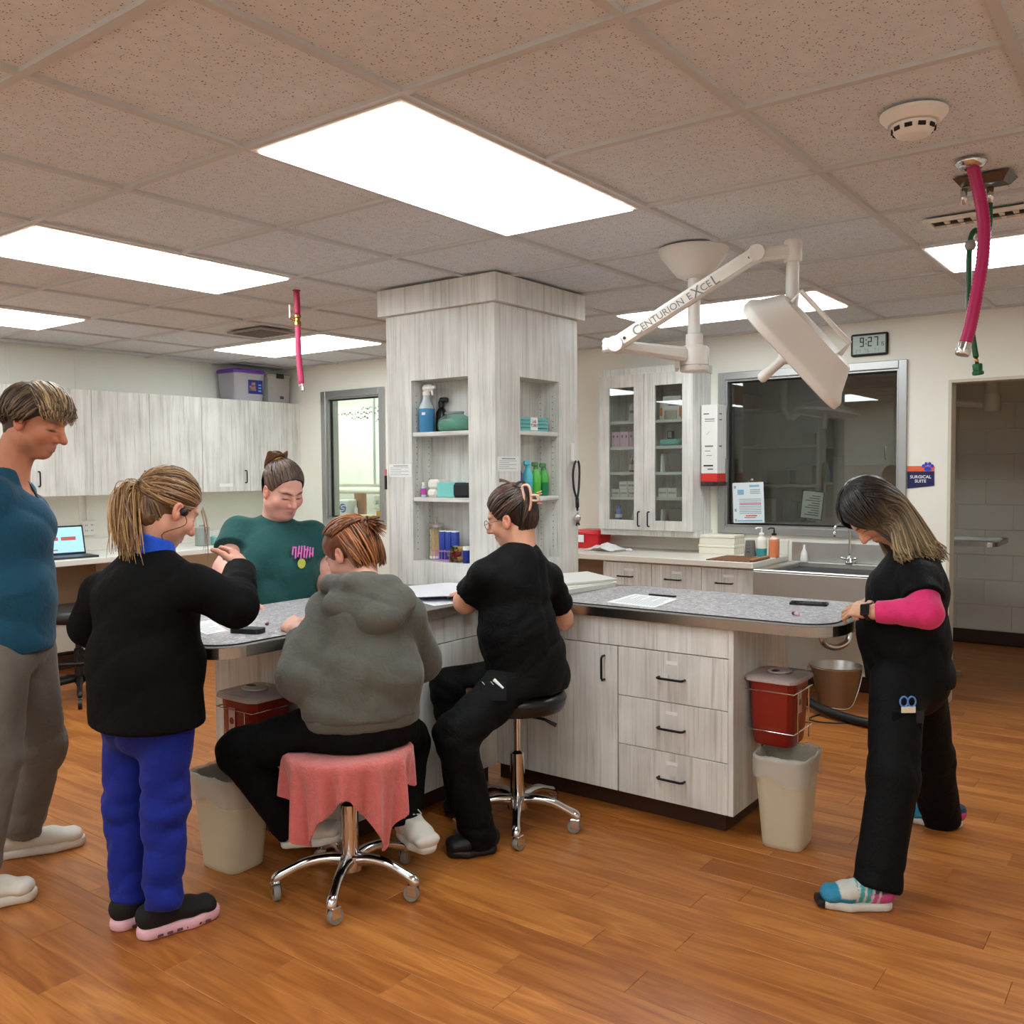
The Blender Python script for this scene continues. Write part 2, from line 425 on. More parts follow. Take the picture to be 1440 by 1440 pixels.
# ================================================================ the room shell
CP = np.array([-1.65056, -1.55648, 1.43])
def seen(p, mrg=60):
    d = np.array(p)-CP; z = d@np.array(_F)
    if z < .1: return False
    u, v = 720+1286.18*(d@np.array(_R))/z, 720-1286.18*(d@np.array(_U))/z
    return -mrg < u < 1440+mrg and -mrg < v < 1440+mrg
floor = struct(box('floor', (-3.05, -3.05, -.08), (6.6, 5.08, -.006), mat('subfloor', (90, 60, 34), .8)))
PW, PL = .1365, .915
known = {-4: .206, -2: .017, -5: .54, 0: -.11, 1: -.345, 2: -.877, 3: -.262, 5: -1.08}
plank_me = {}
def plank_mesh(L):
    k = round(L, 3)
    if k not in plank_me:
        me = bpy.data.meshes.new('plank'); b = MB().box((-PW/2+.0004, 0, -.006), (PW/2-.0004, L-.0008, 0), .0011)
        me.from_pydata(b.v, [], b.f); me.materials.append(M_PLANK); plank_me[k] = me
    return plank_me[k]
rest = MB(); nplank = 0
for row in range(-26, 44):
    x = .62+PW*(row+.5)
    if x < -3.0 or x > 6.55: continue
    off = known.get(row, (row*.377 % 1)*PL+random.random()*.12)
    y = off-PL*math.ceil((off+3.05)/PL)
    while y < 5.08:
        y0, y1 = max(y, -3.05), min(y+PL, 5.08)
        y += PL
        if y1-y0 < .02: continue
        if nplank < 296 and x < 4.6 and any(seen((x, yy, 0)) for yy in np.linspace(y0, y1, 5)) and not (.62 < x < 1.6 and y0 > .98 and y1 < 2.0):
            o = bpy.data.objects.new('plank', plank_mesh(y1-y0)); COL.objects.link(o); o.location = (x, y0, 0); setp(o, floor); nplank += 1
        else:
            rest.box((x-PW/2+.0004, y0, -.006), (x+PW/2-.0004, y1-.0008, 0), .0011)
o = rest.build('planks_far', M_PLANK, floor); o['kind'] = 'stuff'
# ---------------- ceiling: slab, tiles, T-bars
ceiling = struct(box('ceiling', (-3.05, -3.05, ZC+.03), (4.31, 5.08, ZC+.12), M_OFFW))
LIGHTS = [(0, 0, 2, 1), (0, 3, 2, 4), (0, 6, 2, 7), (4, 5, 5, 7), (5, 0, 6, 2), (4, -3, 5, -1), (-4, 0, -2, 1), (-4, 3, -2, 4), (-4, 6, -2, 7), (-5, -4, -3, -3), (-2, -3, 0, -2)]  # the last five panels are unseen, added to help light the room
taken = {(i, j) for a, b, c_, d_ in LIGHTS for i in range(a, c_) for j in range(b, d_)}
tile_me = {}
for i in range(-5, 8):
    for j in range(-5, 9):
        if (i, j) in taken: continue
        x0, x1 = max(i*S, -3.05), min((i+1)*S, 4.31); y0, y1 = max(j*S, -3.05), min((j+1)*S, 5.08)
        if x1-x0 < .03 or y1-y0 < .03: continue
        if x0 > 3.7 and y0 > 2.95: continue
        w, h = round(x1-x0, 3), round(y1-y0, 3)
        if (w, h) not in tile_me:
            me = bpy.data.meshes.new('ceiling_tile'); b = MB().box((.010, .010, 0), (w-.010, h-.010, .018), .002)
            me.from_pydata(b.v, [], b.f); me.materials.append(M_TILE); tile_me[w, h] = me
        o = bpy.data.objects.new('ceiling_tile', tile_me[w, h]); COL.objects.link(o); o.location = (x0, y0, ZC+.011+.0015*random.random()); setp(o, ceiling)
M_TBAR = mat('t_bar', (198, 201, 203), .6)
for i in range(-4, 8):
    ys = [-3.05]+[k*S for k in range(-4, 9)]+[5.08]; run = None      # runners stop where a long light spans two bays
    for a, b in zip(ys[:-1], ys[1:]):
        jj = math.floor((a+b)/2/S); inside = (i, jj) in taken and (i-1, jj) in taken and any(q[0] < i < q[2] and q[1] <= jj < q[3] for q in LIGHTS)
        if inside:
            if run is not None: box('grid_bar', (i*S-.012, run, ZC), (i*S+.012, a, ZC+.03), M_TBAR, ceiling); run = None
        elif run is None: run = a
    if run is not None: box('grid_bar', (i*S-.012, run, ZC), (i*S+.012, 5.08, ZC+.03), M_TBAR, ceiling)
for j in range(-4, 9):
    y = j*S; xs = sorted({-3.05, 4.31} | {k*S for k in range(-4, 8)})
    for a, b in zip(xs[:-1], xs[1:]):
        mid = ((a+b)/2/S, j)
        ii = math.floor((a+b)/2/S)
        if (ii, j) in taken and (ii, j-1) in taken: continue   # inside a long light
        box('grid_bar', (a+.0121, y-.012, ZC+.0005), (b-.0121, y+.012, ZC+.03), M_TBAR, ceiling)
# ---------------- walls
def wall(name, boxes, m=M_WALL, c=0):
    b = MB()
    for lo, hi in boxes: b.box(lo, hi, c)
    return struct(b.build(name, m))
H = ZC+.1
XR, XF, YL = 4.31, 3.70, 5.08
wall_left = wall('wall_left', [((-3.05, YL, 0), (XF+.12, YL+.12, H))])
wall('wall_near', [((-3.17, -3.05, 0), (-3.05, YL+.12, H))])
wall('wall_side', [((-3.05, -3.17, 0), (6.6, -3.05, H))])
wy0, wy1, wz0, wz1 = -.085, 1.048, 1.035, 2.04      # surgery window opening
dy0, dy1, dz = -1.38, -.365, 1.95                    # doorway
wall('wall_right', [((XR, -3.05, 0), (XR+.12, dy0, H)), ((XR, dy0, dz), (XR+.12, dy1, H)), ((XR, dy1, 0), (XR+.12, wy0, H)),
     ((XR, wy0, 0), (XR+.12, wy1, wz0)), ((XR, wy0, wz1), (XR+.12, wy1, H)), ((XR, wy1, 0), (XR+.12, 3.02, H))])
vy0, vy1, vz0, vz1 = 3.775, 4.41, 1.035, 2.06        # exam-room window opening
wall('wall_far', [((XF, 2.9, 0), (XF+.12, vy0, H)), ((XF, vy0, 0), (XF+.12, vy1, vz0)), ((XF, vy0, vz1), (XF+.12, vy1, H)), ((XF, vy1, 0), (XF+.12, YL, H))])
wall('wall_step', [((XF+.12, 2.9, 0), (XR, 3.02, H))])
# batten strips on the left wall
for k, x in enumerate((.9, 1.385, 1.87, 2.86)):
    struct(tag(box('trim_%d' % (k+1), (x-.012, YL-.006, .86), (x+.012, YL, ZC), M_WALL, None, .002)))
# doorway lining and baseboards
lin_b = MB(); jm = mat('door_paint', (205, 200, 184), .5)
lin_b.box((XR-.004, dy1-.018, 0), (XR+.124, dy1, dz)); lin_b.box((XR-.004, dy0, 0), (XR+.124, dy0+.018, dz)); lin_b.box((XR-.004, dy0+.018, dz-.018), (XR+.124, dy1-.018, dz))
struct(lin_b.build('door_1', jm))
struct(box('baseboard_right', (XR-.012, dy1, 0), (XR, 3.0, .1), M_BASE, None, .002))
struct(box('baseboard_far', (XF-.012, 2.9, 0), (XF, YL, .1), M_BASE, None, .002))
struct(box('baseboard_left', (-3.05, YL-.012, 0), (XF-.012, YL, .1), M_BASE, None, .002))
# ---------------- the dark surgery behind the right wall
XH = 6.55
wall_back = struct(box('wall_back', (XH+.002, -3.05, 0), (XH+.12, 3.1, H), M_WALLD))
wall('wall_surgery', [((XR+.12, 2.98, 0), (XH, 3.1, H))], M_WALLD)
struct(box('ceiling_surgery', (XR+.12, -3.05, ZC+.01), (XH+.12, 3.1, ZC+.1), M_OFFW))
struct(box('baseboard_back', (XH-.014, -3.0, 0), (XH-.002, 2.9, .105), M_BASE, None, .002))
blk = bpy.data.meshes.new('block'); b = MB().box((-.006, .0004, .0012), (.002, .4046, .2018), .0022); blk.from_pydata(b.v, [], b.f); blk.materials.append(M_WALLD)
for r_ in range(11):
    for k in range(-4, 3):
        o = bpy.data.objects.new('block', blk); COL.objects.link(o); o.location = (XH, k*.405+(r_ % 2)*.2, .11+r_*.203); setp(o, wall_back)
# ---------------- the lit exam room behind the far wall
wall('wall_exam', [((5.2, 3.11, 0), (5.3, 6.36, H)), ((XF+.12, 6.3, 0), (5.2, 6.36, H)), ((XF+.06, 5.2, 0), (XF+.12, 6.36, H))])
struct(box('floor_exam', (XF+.12, 3.11, -.05), (5.2, 6.3, 0), mat('exam_floor', (150, 140, 120), .5)))
struct(box('ceiling_exam', (XF+.12, 3.11, ZC+.01), (5.2, 6.3, ZC+.1), M_OFFW))
# ---------------- windows
def window(n, x, y0, y1, z0, z1, fw, out, label=None):
    """aluminium frame standing proud of the wall face, glazing bead and pane; the room is on the -x side"""
    b = MB(); xo = x-out
    b.box((xo, y0-fw, z0-fw), (x-.0005, y0, z1+fw), .003); b.box((xo, y1, z0-fw), (x-.0005, y1+fw, z1+fw), .003)
    b.box((xo, y0, z0-fw), (x-.0005, y1, z0), .003); b.box((xo, y0, z1), (x-.0005, y1, z1+fw), .003)
    b.box((x-.002, y0, z0), (x+.118, y0+.012, z1)); b.box((x-.002, y1-.012, z0), (x+.118, y1, z1))
    b.box((x-.002, y0+.012, z0), (x+.118, y1-.012, z0+.012)); b.box((x-.002, y0+.012, z1-.012), (x+.118, y1-.012, z1))
    w = struct(b.build('window_%d' % n, M_ALU))
    g = MB(); t = .010
    for lo, hi in (((x+.03, y0+.0122, z0+.0122), (x+.05, y0+.0122+t, z1-.0122)), ((x+.03, y1-.0122-t, z0+.0122), (x+.05, y1-.0122, z1-.0122)),
                   ((x+.03, y0+.0122+t, z0+.0122), (x+.05, y1-.0122-t, z0+.0122+t)), ((x+.03, y0+.0122+t, z1-.0122-t), (x+.05, y1-.0122-t, z1-.0122))): g.box(lo, hi)
    g.build('gasket', M_BLACK, w)
    box('pane', (x+.037, y0+.022, z0+.022), (x+.043, y1-.022, z1-.022), M_PANE, w)
    return w
window(1, XR, wy0, wy1, wz0, wz1, .05, .02)
window(2, XF, vy0, vy1, vz0, vz1, .058, .02)
# ---------------- ceiling lights: recessed 2x4 troffers (their diffusers light the room)
M_DIFF = bpy.data.materials.new('lit_diffuser'); M_DIFF.use_nodes = True
_nt = M_DIFF.node_tree; _b = _nt.nodes['Principled BSDF']
_b.inputs['Base Color'].default_value = (.8, .8, .8, 1); _b.inputs['Emission Color'].default_value = (.915, .985, 1., 1); _b.inputs['Emission Strength'].default_value = PANEL_POWER
M_TROF = mat('troffer_frame', (226, 222, 214), .45)
desc = ['large bright ceiling light panel in front of the wood-clad column', 'long bright ceiling light panel left of the short pink hose', 'bright ceiling light panel above the wall cabinets at the left edge',
        'bright ceiling light panel behind the short pink hose', 'bright ceiling light panel behind the surgical lamp arm', 'bright ceiling light panel behind the long pink hose',
        'added ceiling light panel out of view to the left of the camera', 'added ceiling light panel out of view beyond the teal scrub top', 'added ceiling light panel out of view in the left back corner', 'added unseen ceiling light panel above and behind the camera', 'added unseen ceiling light panel straight above the camera']
for (a, b_, c_, d_), lab in zip(LIGHTS, desc):
    x0, y0, x1, y1 = a*S+.0125, b_*S+.0125, c_*S-.0125, d_*S-.0125
    t = thing('ceiling_light', lab, 'ceiling light', ((x0+x1)/2, (y0+y1)/2, ZC), 'recessed ceiling light panels')
    f = MB(); w = .016
    for lo, hi in (((x0, y0), (x0+w, y1)), ((x1-w, y0), (x1, y1)), ((x0+w, y0), (x1-w, y0+w)), ((x0+w, y1-w), (x1-w, y1))):
        f.box((lo[0], lo[1], ZC-.004), (hi[0], hi[1], ZC+.028), .002)
    f.build('frame', M_TROF, t)
    box('diffuser', (x0+w, y0+w, ZC-.010), (x1-w, y1-w, ZC+.010), M_DIFF, t, .003)
# exam room light
t = thing('ceiling_light', 'ceiling light panel of the room behind the small far window', 'ceiling light', (4.5, 4.6, ZC), 'recessed ceiling light panels')
box('frame', (4.2, 4.0, ZC-.02), (4.8, 5.2, ZC+.008), M_TROF, t, .004); box('diffuser', (4.22, 4.02, ZC-.026), (4.78, 5.18, ZC-.02), M_DIFF, t)
t = thing('ceiling_light', 'unseen ceiling light panel added to brighten the room behind the small far window', 'ceiling light', (4.5, 5.75, ZC), 'recessed ceiling light panels')  # unseen extra panel, added to brighten the exam room through its window
box('frame', (4.2, 5.3, ZC-.02), (4.8, 6.2, ZC+.008), M_TROF, t, .004); box('diffuser', (4.22, 5.32, ZC-.026), (4.78, 6.18, ZC-.02), M_DIFF, t)
# ================================================================ the wood-clad column with its niches
def handle(parent, c, axis, L, out, name='handle', r=.005, m=M_BLACKM):
    """bow pull: c = centre on the face, axis = bar direction, out = outward normal"""
    c, axis, out = Vector(c), Vector(axis).normalized(), Vector(out).normalized()
    a, b = c-axis*L/2, c+axis*L/2; h = .026
    pts = [a, a+out*h*.75, a+out*h+axis*.008, b+out*h-axis*.008, b+out*h*.75, b]
    return MB().tube(pts, r, 8).build(name, m, parent)
col = thing('storage_column', 'wood-clad square column with open shelf niches standing on the island', 'column', (2.07, 1.4, .862))
cx0, cx1, cy0, cy1, cz0, cz1 = 1.715, 2.42, 1.05, 1.745, .862, 2.21
LY0, LY1, RX0, RX1, NZ0, NZ1 = 1.212, 1.577, 1.91, 2.245, .985, 1.88
b = MB(); t_ = .019
for lo, hi in (((cx0, cy0, cz0), (cx0+t_, LY0, cz1)), ((cx0, LY1, cz0), (cx0+t_, cy1, cz1)), ((cx0, LY0, cz0), (cx0+t_, LY1, NZ0)), ((cx0, LY0, NZ1), (cx0+t_, LY1, cz1)),
               ((cx0+t_, cy0, cz0), (RX0, cy0+t_, cz1)), ((RX1, cy0, cz0), (cx1, cy0+t_, cz1)), ((RX0, cy0, cz0), (RX1, cy0+t_, NZ0)), ((RX0, cy0, NZ1), (RX1, cy0+t_, cz1)),
               ((cx1-t_, cy0+t_, cz0), (cx1, cy1, cz1)), ((cx0+t_, cy1-t_, cz0), (cx1-t_, cy1, cz1))): b.box(lo, hi)
b.build('casing', M_LAM, col)
xb, yb = 1.864, 1.182
b = MB()
for lo, hi in (((xb, LY0-.012, NZ0-.012), (xb+.012, LY1+.012, NZ1+.012)), ((cx0+t_, LY0-.012, NZ0), (xb, LY0, NZ1)), ((cx0+t_, LY1, NZ0), (xb, LY1+.012, NZ1)), ((cx0+t_, LY0, NZ0-.012), (xb, LY1, NZ0)), ((cx0+t_, LY0, NZ1), (xb, LY1, NZ1+.012))): b.box(lo, hi)
b.build('niche_lining', M_LAM, col)
b = MB()
for lo, hi in (((RX0-.012, yb, NZ0-.012), (RX1+.012, yb+.012, NZ1+.012)), ((RX0-.012, cy0+t_, NZ0), (RX0, yb, NZ1)), ((RX1, cy0+t_, NZ0), (RX1+.012, yb, NZ1)), ((RX0, cy0+t_, NZ0-.012), (RX1, yb, NZ0)), ((RX0, cy0+t_, NZ1), (RX1, yb, NZ1+.012))): b.box(lo, hi)
b.build('niche_lining', M_LAM, col)
for z in (1.28, 1.603):
    box('shelf', (cx0+.004, LY0+.001, z), (xb-.001, LY1-.001, z+.021), M_LAMH, col, .002)
    box('shelf', (RX0+.001, cy0+.004, z), (RX1-.001, yb-.001, z+.021), M_LAMX, col, .002)
b = MB()
for z in np.arange(1.04, 1.84, .032):
    for x in (1.75, 1.84): b.cyl((x, LY1-.0006, z), (x, LY1+.0005, z), .0028, 6)
    for y in (1.09, 1.165): b.cyl((RX1-.0006, y, z), (RX1+.0005, y, z), .0028, 6)
o = b.build('shelf_pin_holes', M_DARK, col); o['kind'] = 'stuff'
b = MB(); e = .03
b.box((cx0-e, cy0-e, 2.211), (cx1+e, cy1+e, ZC-.001)); b.build('crown', M_LAM, col)
# ================================================================ the island: base cabinets and L-shaped worktop
KICK = M_BASE
FX = 1.603
ci = thing('drawer_cabinet', 'pale wood-grain island cabinet with three drawers above the brown floor', 'cabinet', (1.89, .08, 0))
box('body', (FX+.021, -.146, .1), (2.18, .337, .822), M_LAM, ci)
box('end_panel', (FX, -.168, .1), (2.18, -.147, .822), M_LAM, ci, .001)
box('toe_kick', (FX+.09, -.10, 0), (2.14, .337, .0995), KICK, ci)
box('apron', (FX-.001, -.168+.0215, .708), (FX+.02, .948, .824), M_LAM, ci, .001)
for k, (z0, z1) in enumerate(((.505, .704), (.303, .502), (.100, .300))):
    d = box('drawer', (FX, -.1455, z0), (FX+.02, .334, z1), M_LAM, ci, .0012)
    handle(d, (FX, .09, (z0+z1)/2-.003), (0, 1, 0), .112, (-1, 0, 0))
    box('label_strip', (FX-.0008, .066, (z0+z1)/2+.052), (FX-.0001, .116, (z0+z1)/2+.066), mat('label_strip', (232, 232, 230), .5), d)
    box('label_film', (FX-.0008, .066, (z0+z1)/2+.010), (FX-.0001, .118, (z0+z1)/2+.048), mat('label_film', (208, 207, 206), .3), d)
cd = thing('door_cabinet', 'pale wood-grain island cabinet with one tall door beside the drawers', 'cabinet', (1.89, .64, 0))
box('body', (FX+.021, .3375, .1), (2.18, .99, .706), M_LAM, cd)
box('toe_kick', (FX+.09, .3375, 0), (2.14, 1.02, .0995), KICK, cd)
d = box('door', (FX, .339, .1), (FX+.02, .80, .704), M_LAM, cd, .0012)
handle(d, (FX, .40, .608), (0, 0, 1), .1, (-1, 0, 0))
box('filler', (FX+.001, .803, .1), (FX+.0205, .966, .704), M_LAM, cd, .001)
FY = .967
cl = thing('base_cabinet', 'pale wood-grain island cabinet of the left wing behind the pink towel stool', 'cabinet', (1.1, 1.28, 0))
box('body', (.572, FY+.021, .1), (1.60, 1.585, .822), M_LAM, cl)
box('end_panel', (.55, FY, .1), (.571, 1.585, .822), M_LAM, cl, .001)
box('toe_kick', (.64, FY+.07, 0), (1.62, 1.55, .0995), KICK, cl)
box('apron', (.5715, FY, .708), (1.60, FY+.02, .824), M_LAM, cl, .001)
for x0, x1 in ((.5725, 1.085), (1.088, 1.60)):
    d = box('door', (x0, FY, .1), (x1, FY+.02, .704), M_LAM, cl, .0012)
    handle(d, (x0+.06, FY, .62), (0, 0, 1), .1, (0, -1, 0))
# worktop polygon (L) with rounded free corners
def arc(cx, cy, r, a0, a1, n=8): return [(cx+r*math.cos(math.radians(a0+(a1-a0)*k/n)), cy+r*math.sin(math.radians(a0+(a1-a0)*k/n))) for k in range(n+1)]
L_out = arc(.11+.11, .945+.11, .11, 180, 270)+[(1.585, .945)]+arc(1.585+.14, -.545+.14, .14, 180, 270)+arc(2.285-.12, -.545+.12, .12, 270, 360)+[(2.285, 1.0), (2.285, 1.65)]+arc(.11+.11, 1.65-.11, .11, 90, 180)
ct = thing('countertop', 'dark steel-edged L-shaped island worktop around the column', 'countertop', (1.5, .9, .824))
MB().prism(L_out, .8245, .862).build('slab', mat('worktop_dark', (112, 108, 104), .4), ct)
def ring(poly, off, z0, z1):
    """band around a polygon: outward offset by off"""
    n = len(poly); out = []
    for k in range(n):
        p, q, r_ = Vector(poly[k-1]), Vector(poly[k]), Vector(poly[(k+1) % n])
        d1, d2 = (q-p), (r_-q)
        d1 = d1.normalized() if d1.length > 1e-6 else d2.normalized(); d2 = d2.normalized() if d2.length > 1e-6 else d1
        nrm = (Vector((d1.y, -d1.x))+Vector((d2.y, -d2.x)))
        nrm = nrm.normalized() if nrm.length > 1e-6 else Vector((d1.y, -d1.x))
        nrm = nrm/max(.5, nrm.dot(Vector((d2.y, -d2.x))))
        out.append(tuple(q+nrm*off))
    b = MB(); vs = [(x, y, z) for z in (z0, z1) for x, y in poly]+[(x, y, z) for z in (z0, z1) for x, y in out]; fs = []
    for k in range(n):
        j = (k+1) % n
        fs += [(2*n+k, 2*n+j, 3*n+j, 3*n+k), (n+k, 3*n+k, 3*n+j, n+j), (k, j, 2*n+j, 2*n+k)]
    return b.add(vs, fs)
ring(L_out, .006, .824, .861).build('edge_band', mat('edge_steel', (172, 168, 162), .25, 1.), ct)
# mats lying on the worktop
def soft_mat(name, label, poly, z=.8625, th=.004):
    o = thing(name, label, 'mat', (sum(p[0] for p in poly)/len(poly), sum(p[1] for p in poly)/len(poly), z))
    MB().prism(poly, z, z+th).build('sheet', M_GRAN, o)
    ring(poly, .004, z, z+th-.0004).build('dark_border', M_BLACK, o)
    return o
soft_mat('counter_mat', 'mottled grey counter mat under the papers on the right wing', rrect(1.625, -.515, 2.262, .68, .12, 8))
soft_mat('counter_mat', 'mottled grey counter mat on the left wing by the meter', rrect(.135, .972, 1.165, 1.63, .1, 8))
# ================================================================ sharps containers and wastebaskets
M_RED = mat('sharps_red', (132, 34, 22), .3, spec=.5)
M_LID = film_mat('sharps_lid', (222, 206, 202), .62, .25)
def sharps(label, loc, rz):
    """local: back against the panel at y=0, front towards -y"""
    t = thing('sharps_container', label, 'sharps container', loc, rz=rz)
    M = T(*loc) @ RZ(rz)
    b = MB(); n = 28
    prof = [(.55, 0), (.80, .002), (.84, .012), (.88, .05), (.885, .053), (.90, .06), (1, .245), (1, .25)]
    b.lathe([(r*.092, z) for r, z in prof], n, M @ T(0, -.102, 0), 1.12, .98, True, 7)
    b.build('bin', M_RED, t, True, None, 40)
    b = MB(); b.lathe([(.106, .250), (.110, .252), (.110, .262), (.104, .268), (.02, .274), (0, .274)], n, M @ T(0, -.102, 0), 1.08, .97, False, 7)
    lid = b.build('lid', M_LID, t, True, None, 40)
    b = MB(); b.lathe([(.0, .2755), (.052, .2755), (.056, .279), (.05, .2825), (0, .2825)], 24, M @ T(.0, -.105, 0), 1, .8, False); b.build('turning_disc', film_mat('disc', (215, 205, 200), .75), lid, True)
    b = MB(); b.lathe([(0, .283), (.018, .283), (.018, .2835), (0, .2835)], 16, M @ T(-.03, -.1, 0), 1.3, .8, False); b.build('opening', M_BLACK, lid)
    b = MB(); b.box((-.04, -.1935, .13), (-.004, -.1925, .22), 0, M @ RX(0)); lab = b.build('label', mat('biohazard_label', (205, 170, 160), .5), t)
    b = MB(); b.lathe([(.0, 0), (.013, 0), (.013, .0006), (0, .0006)], 14, M @ T(-.022, -.1936, .172) @ RX(math.pi/2)); b.build('biohazard_mark', M_RED, lab)
    b = MB(); w = .0022
    for z in (.062, .215):
        b.tube([M @ Vector(p) for p in ((-.1, -.0035, z), (-.104, -.06, z), (-.104, -.198, z), (.104, -.198, z), (.104, -.06, z), (.1, -.0035, z))], w, 6)
    for x in (-.06, .06): b.tube([M @ Vector((x, -.1985, .02)), M @ Vector((x, -.1985, .215))], w, 6)
    b.build('wire_bracket', M_CHROME, t)
    return t
sharps('red sharps container on the end panel of the drawer cabinet', (1.80, -.1695, .365), 0)
sharps('red sharps container on the end panel behind the girl in the black jacket', (.5485, 1.19, .365), -math.pi/2)
M_BIN = mat('bin_beige', (200, 190, 164), .45)
M_BAG = film_mat('bag_film', (236, 235, 232), .30, .15)
def wastebasket(label, loc, rz, sx, sy, hgt):
    t = thing('wastebasket', label, 'wastebasket', loc, 'beige wastebaskets', rz); M = T(*loc) @ RZ(rz)
    b = MB(); pr = [(.70, 0), (.735, .004), (.75, .02), (.97, hgt-.03), (.985, hgt-.012), (1.0, hgt-.01), (1.02, hgt-.004), (1.02, hgt), (.965, hgt), (.95, hgt-.02), (.72, .012), (0, .011)]
    b.lathe([(r, z) for r, z in pr], 36, M, sx, sy, False, 5); b.build('bin', M_BIN, t, True, None, 50)
    # liner: crumpled film folded over the rim
    n = 60; rows = []
    for k, (r, z) in enumerate(((1.045, hgt-.085), (1.05, hgt-.05), (1.045, hgt-.015), (1.03, hgt+.006), (.985, hgt+.009), (.93, hgt-.02), (.88, hgt-.10), (.80, hgt-.2), (.4, .06), (.0, .05))):
        ring_ = []
        for i in range(n):
            a = 2*math.pi*i/n; q = (abs(math.cos(a))**5+abs(math.sin(a))**5)**(-1/5)
            jz = (.016*math.sin(3*a+k*.3)+.006*math.sin(7*a+k*.5)) if k < 2 else .003*math.sin(9*a+k*1.7)+random.uniform(-.002, .002)
            jr = 1+.008*math.sin(13*a+k*2.1)+random.uniform(-.006, .006)
            ring_.append(tuple(M @ Vector((r*jr*sx*q*math.cos(a), r*jr*sy*q*math.sin(a), z+jz))))
        rows.append(ring_)
    P = np.array(rows).transpose(1, 0, 2); b = MB().grid(P, True); b.build('liner_bag', M_BAG, t, True)
    b = MB(); b.box((-.035*1, sy*1.03, hgt-.03), (.035, sy*1.035, hgt+.004), .002, M)
    b.build('rim_grip', M_BLACK, t)
    return t
wastebasket('beige wastebasket with a clear liner under the right sharps container', (1.735, -.33, 0), math.radians(4), .125, .105, .35)
wastebasket('beige wastebasket with a clear liner beside the pink towel stool', (.37, 1.24, 0), math.radians(-88), .125, .108, .345)
# ================================================================ things on the island worktop
ZT = .8668
def sheet(name, label, cat, pts, z, m=M_PAPER, lines=0, th=.0009, group=None, ink=None):
    """flat sheet: four corners in xy, printed lines as a flat part"""
    t = thing(name, label, cat, (sum(p[0] for p in pts)/4, sum(p[1] for p in pts)/4, z), group)
    MB().prism(pts, z, z+th).build('page', m, t)
    if lines:
        a, b_, c_, d_ = [Vector(p) for p in pts]; b = MB()
        for k in range(lines):
            v0 = .08+.84*k/lines; v1 = v0+.84/lines*.34; u1 = .9 if k % 4 else .55
            q = [(a+(b_-a)*u).lerp(d_+(c_-d_)*u, v) for u, v in ((.1, v0), (u1, v0), (u1, v1), (.1, v1))]
            b.add([(p.x, p.y, z+th+.0002) for p in q], [(0, 1, 2, 3)])
        b.build('print', ink or mat('pale_ink', (168, 176, 184), .8), t)
    return t
sheet('form_sheet', 'white printed form lying on the right counter mat', 'paper', [(1.665, .20), (1.945, .235), (1.985, .47), (1.695, .445)], ZT, lines=14)
clipb = thing('clipboard', 'dark clip of a board at the top of the white form', 'clipboard', (1.99, .34, ZT))
MB().box((1.985, .27, ZT), (2.005, .40, ZT+.006), .002).build('clip', M_BLACKM, clipb)
sheet('form_sheet', 'white printed form at the left end of the island', 'paper', [(.25, 1.20), (.34, 1.205), (.45, 1.46), (.33, 1.46)], ZT, lines=9)
for k, (x, y, a, s_) in enumerate(((.41, 1.37, .4, .03), (.46, 1.36, 1.2, .034), (.50, 1.31, .1, .028), (.54, 1.35, .8, .026), (.47, 1.30, 2.0, .024))):
    lab = ['leftmost', 'second from the left', 'middle, nearest the meter', 'rightmost', 'smallest'][k]
    o = MB().box((-s_, -s_*.6, 0), (s_, s_*.6, .0008), 0, T(x, y, ZT+k*.0002) @ RZ(a)).build('paper_scrap', mat('cream_scrap', (232, 228, 196), .7)); tag(o, 'cream paper scrap on the left counter mat, %s of five' % lab, 'paper', 'cream paper scraps')
g_ = thing('glucose_meter', 'black handheld meter lying on the left counter mat', 'meter', (.36, 1.115, ZT)); M = T(.36, 1.115, ZT) @ RZ(math.radians(-70))
MB().prism(rrect(-.06, -.03, .06, .03, .018, 5), 0, .017, M).build('case', M_BLACK, g_)
MB().prism(rrect(-.022, -.019, .03, .019, .004, 3), .0171, .0178, M).build('screen', mat('grey_screen', (92, 96, 98), .15), g_)
MB().lathe([(.008, .0171), (.008, .019), (0, .0195)], 12, M @ T(-.042, 0, 0)).build('button', mat('grey_button', (120, 120, 120), .4), g_)
o = MB().lathe([(0, 0), (.006, .001), (.007, .005), (.004, .012), (0, .014)], 10, T(.495, 1.186, ZT) @ RY(.9)).build('vial_cap', mat('plum_plastic', (92, 24, 58), .35)); tag(o, 'tiny plum vial cap lying beside the black meter', 'cap')
v_ = thing('sample_vial', 'small purple-capped vial on the right counter mat', 'vial', (1.79, -.34, ZT)); M = T(1.79, -.34, ZT+.006) @ RZ(.9) @ RY(math.pi/2)
MB().lathe([(0, -.022), (.0058, -.02), (.006, .006)], 10, M).build('tube', mat('vial_pink', (214, 170, 184), .3), v_)
MB().lathe([(.0068, .004), (.0068, .018), (0, .019)], 10, M).build('cap', mat('vial_cap', (84, 40, 78), .4), v_)
ph = thing('smartphone', 'black smartphone lying on the right counter mat near the hands', 'phone', (2.10, -.29, ZT)); M = T(2.10, -.285, ZT) @ RZ(math.radians(12))
MB().prism(rrect(-.037, -.075, .037, .075, .01, 4), 0, .0085, M).build('case', M_BLACK, ph); MB().prism(rrect(-.033, -.07, .033, .07, .007, 4), .0086, .009, M).build('screen', mat('phone_glass', (18, 20, 22), .08), ph)
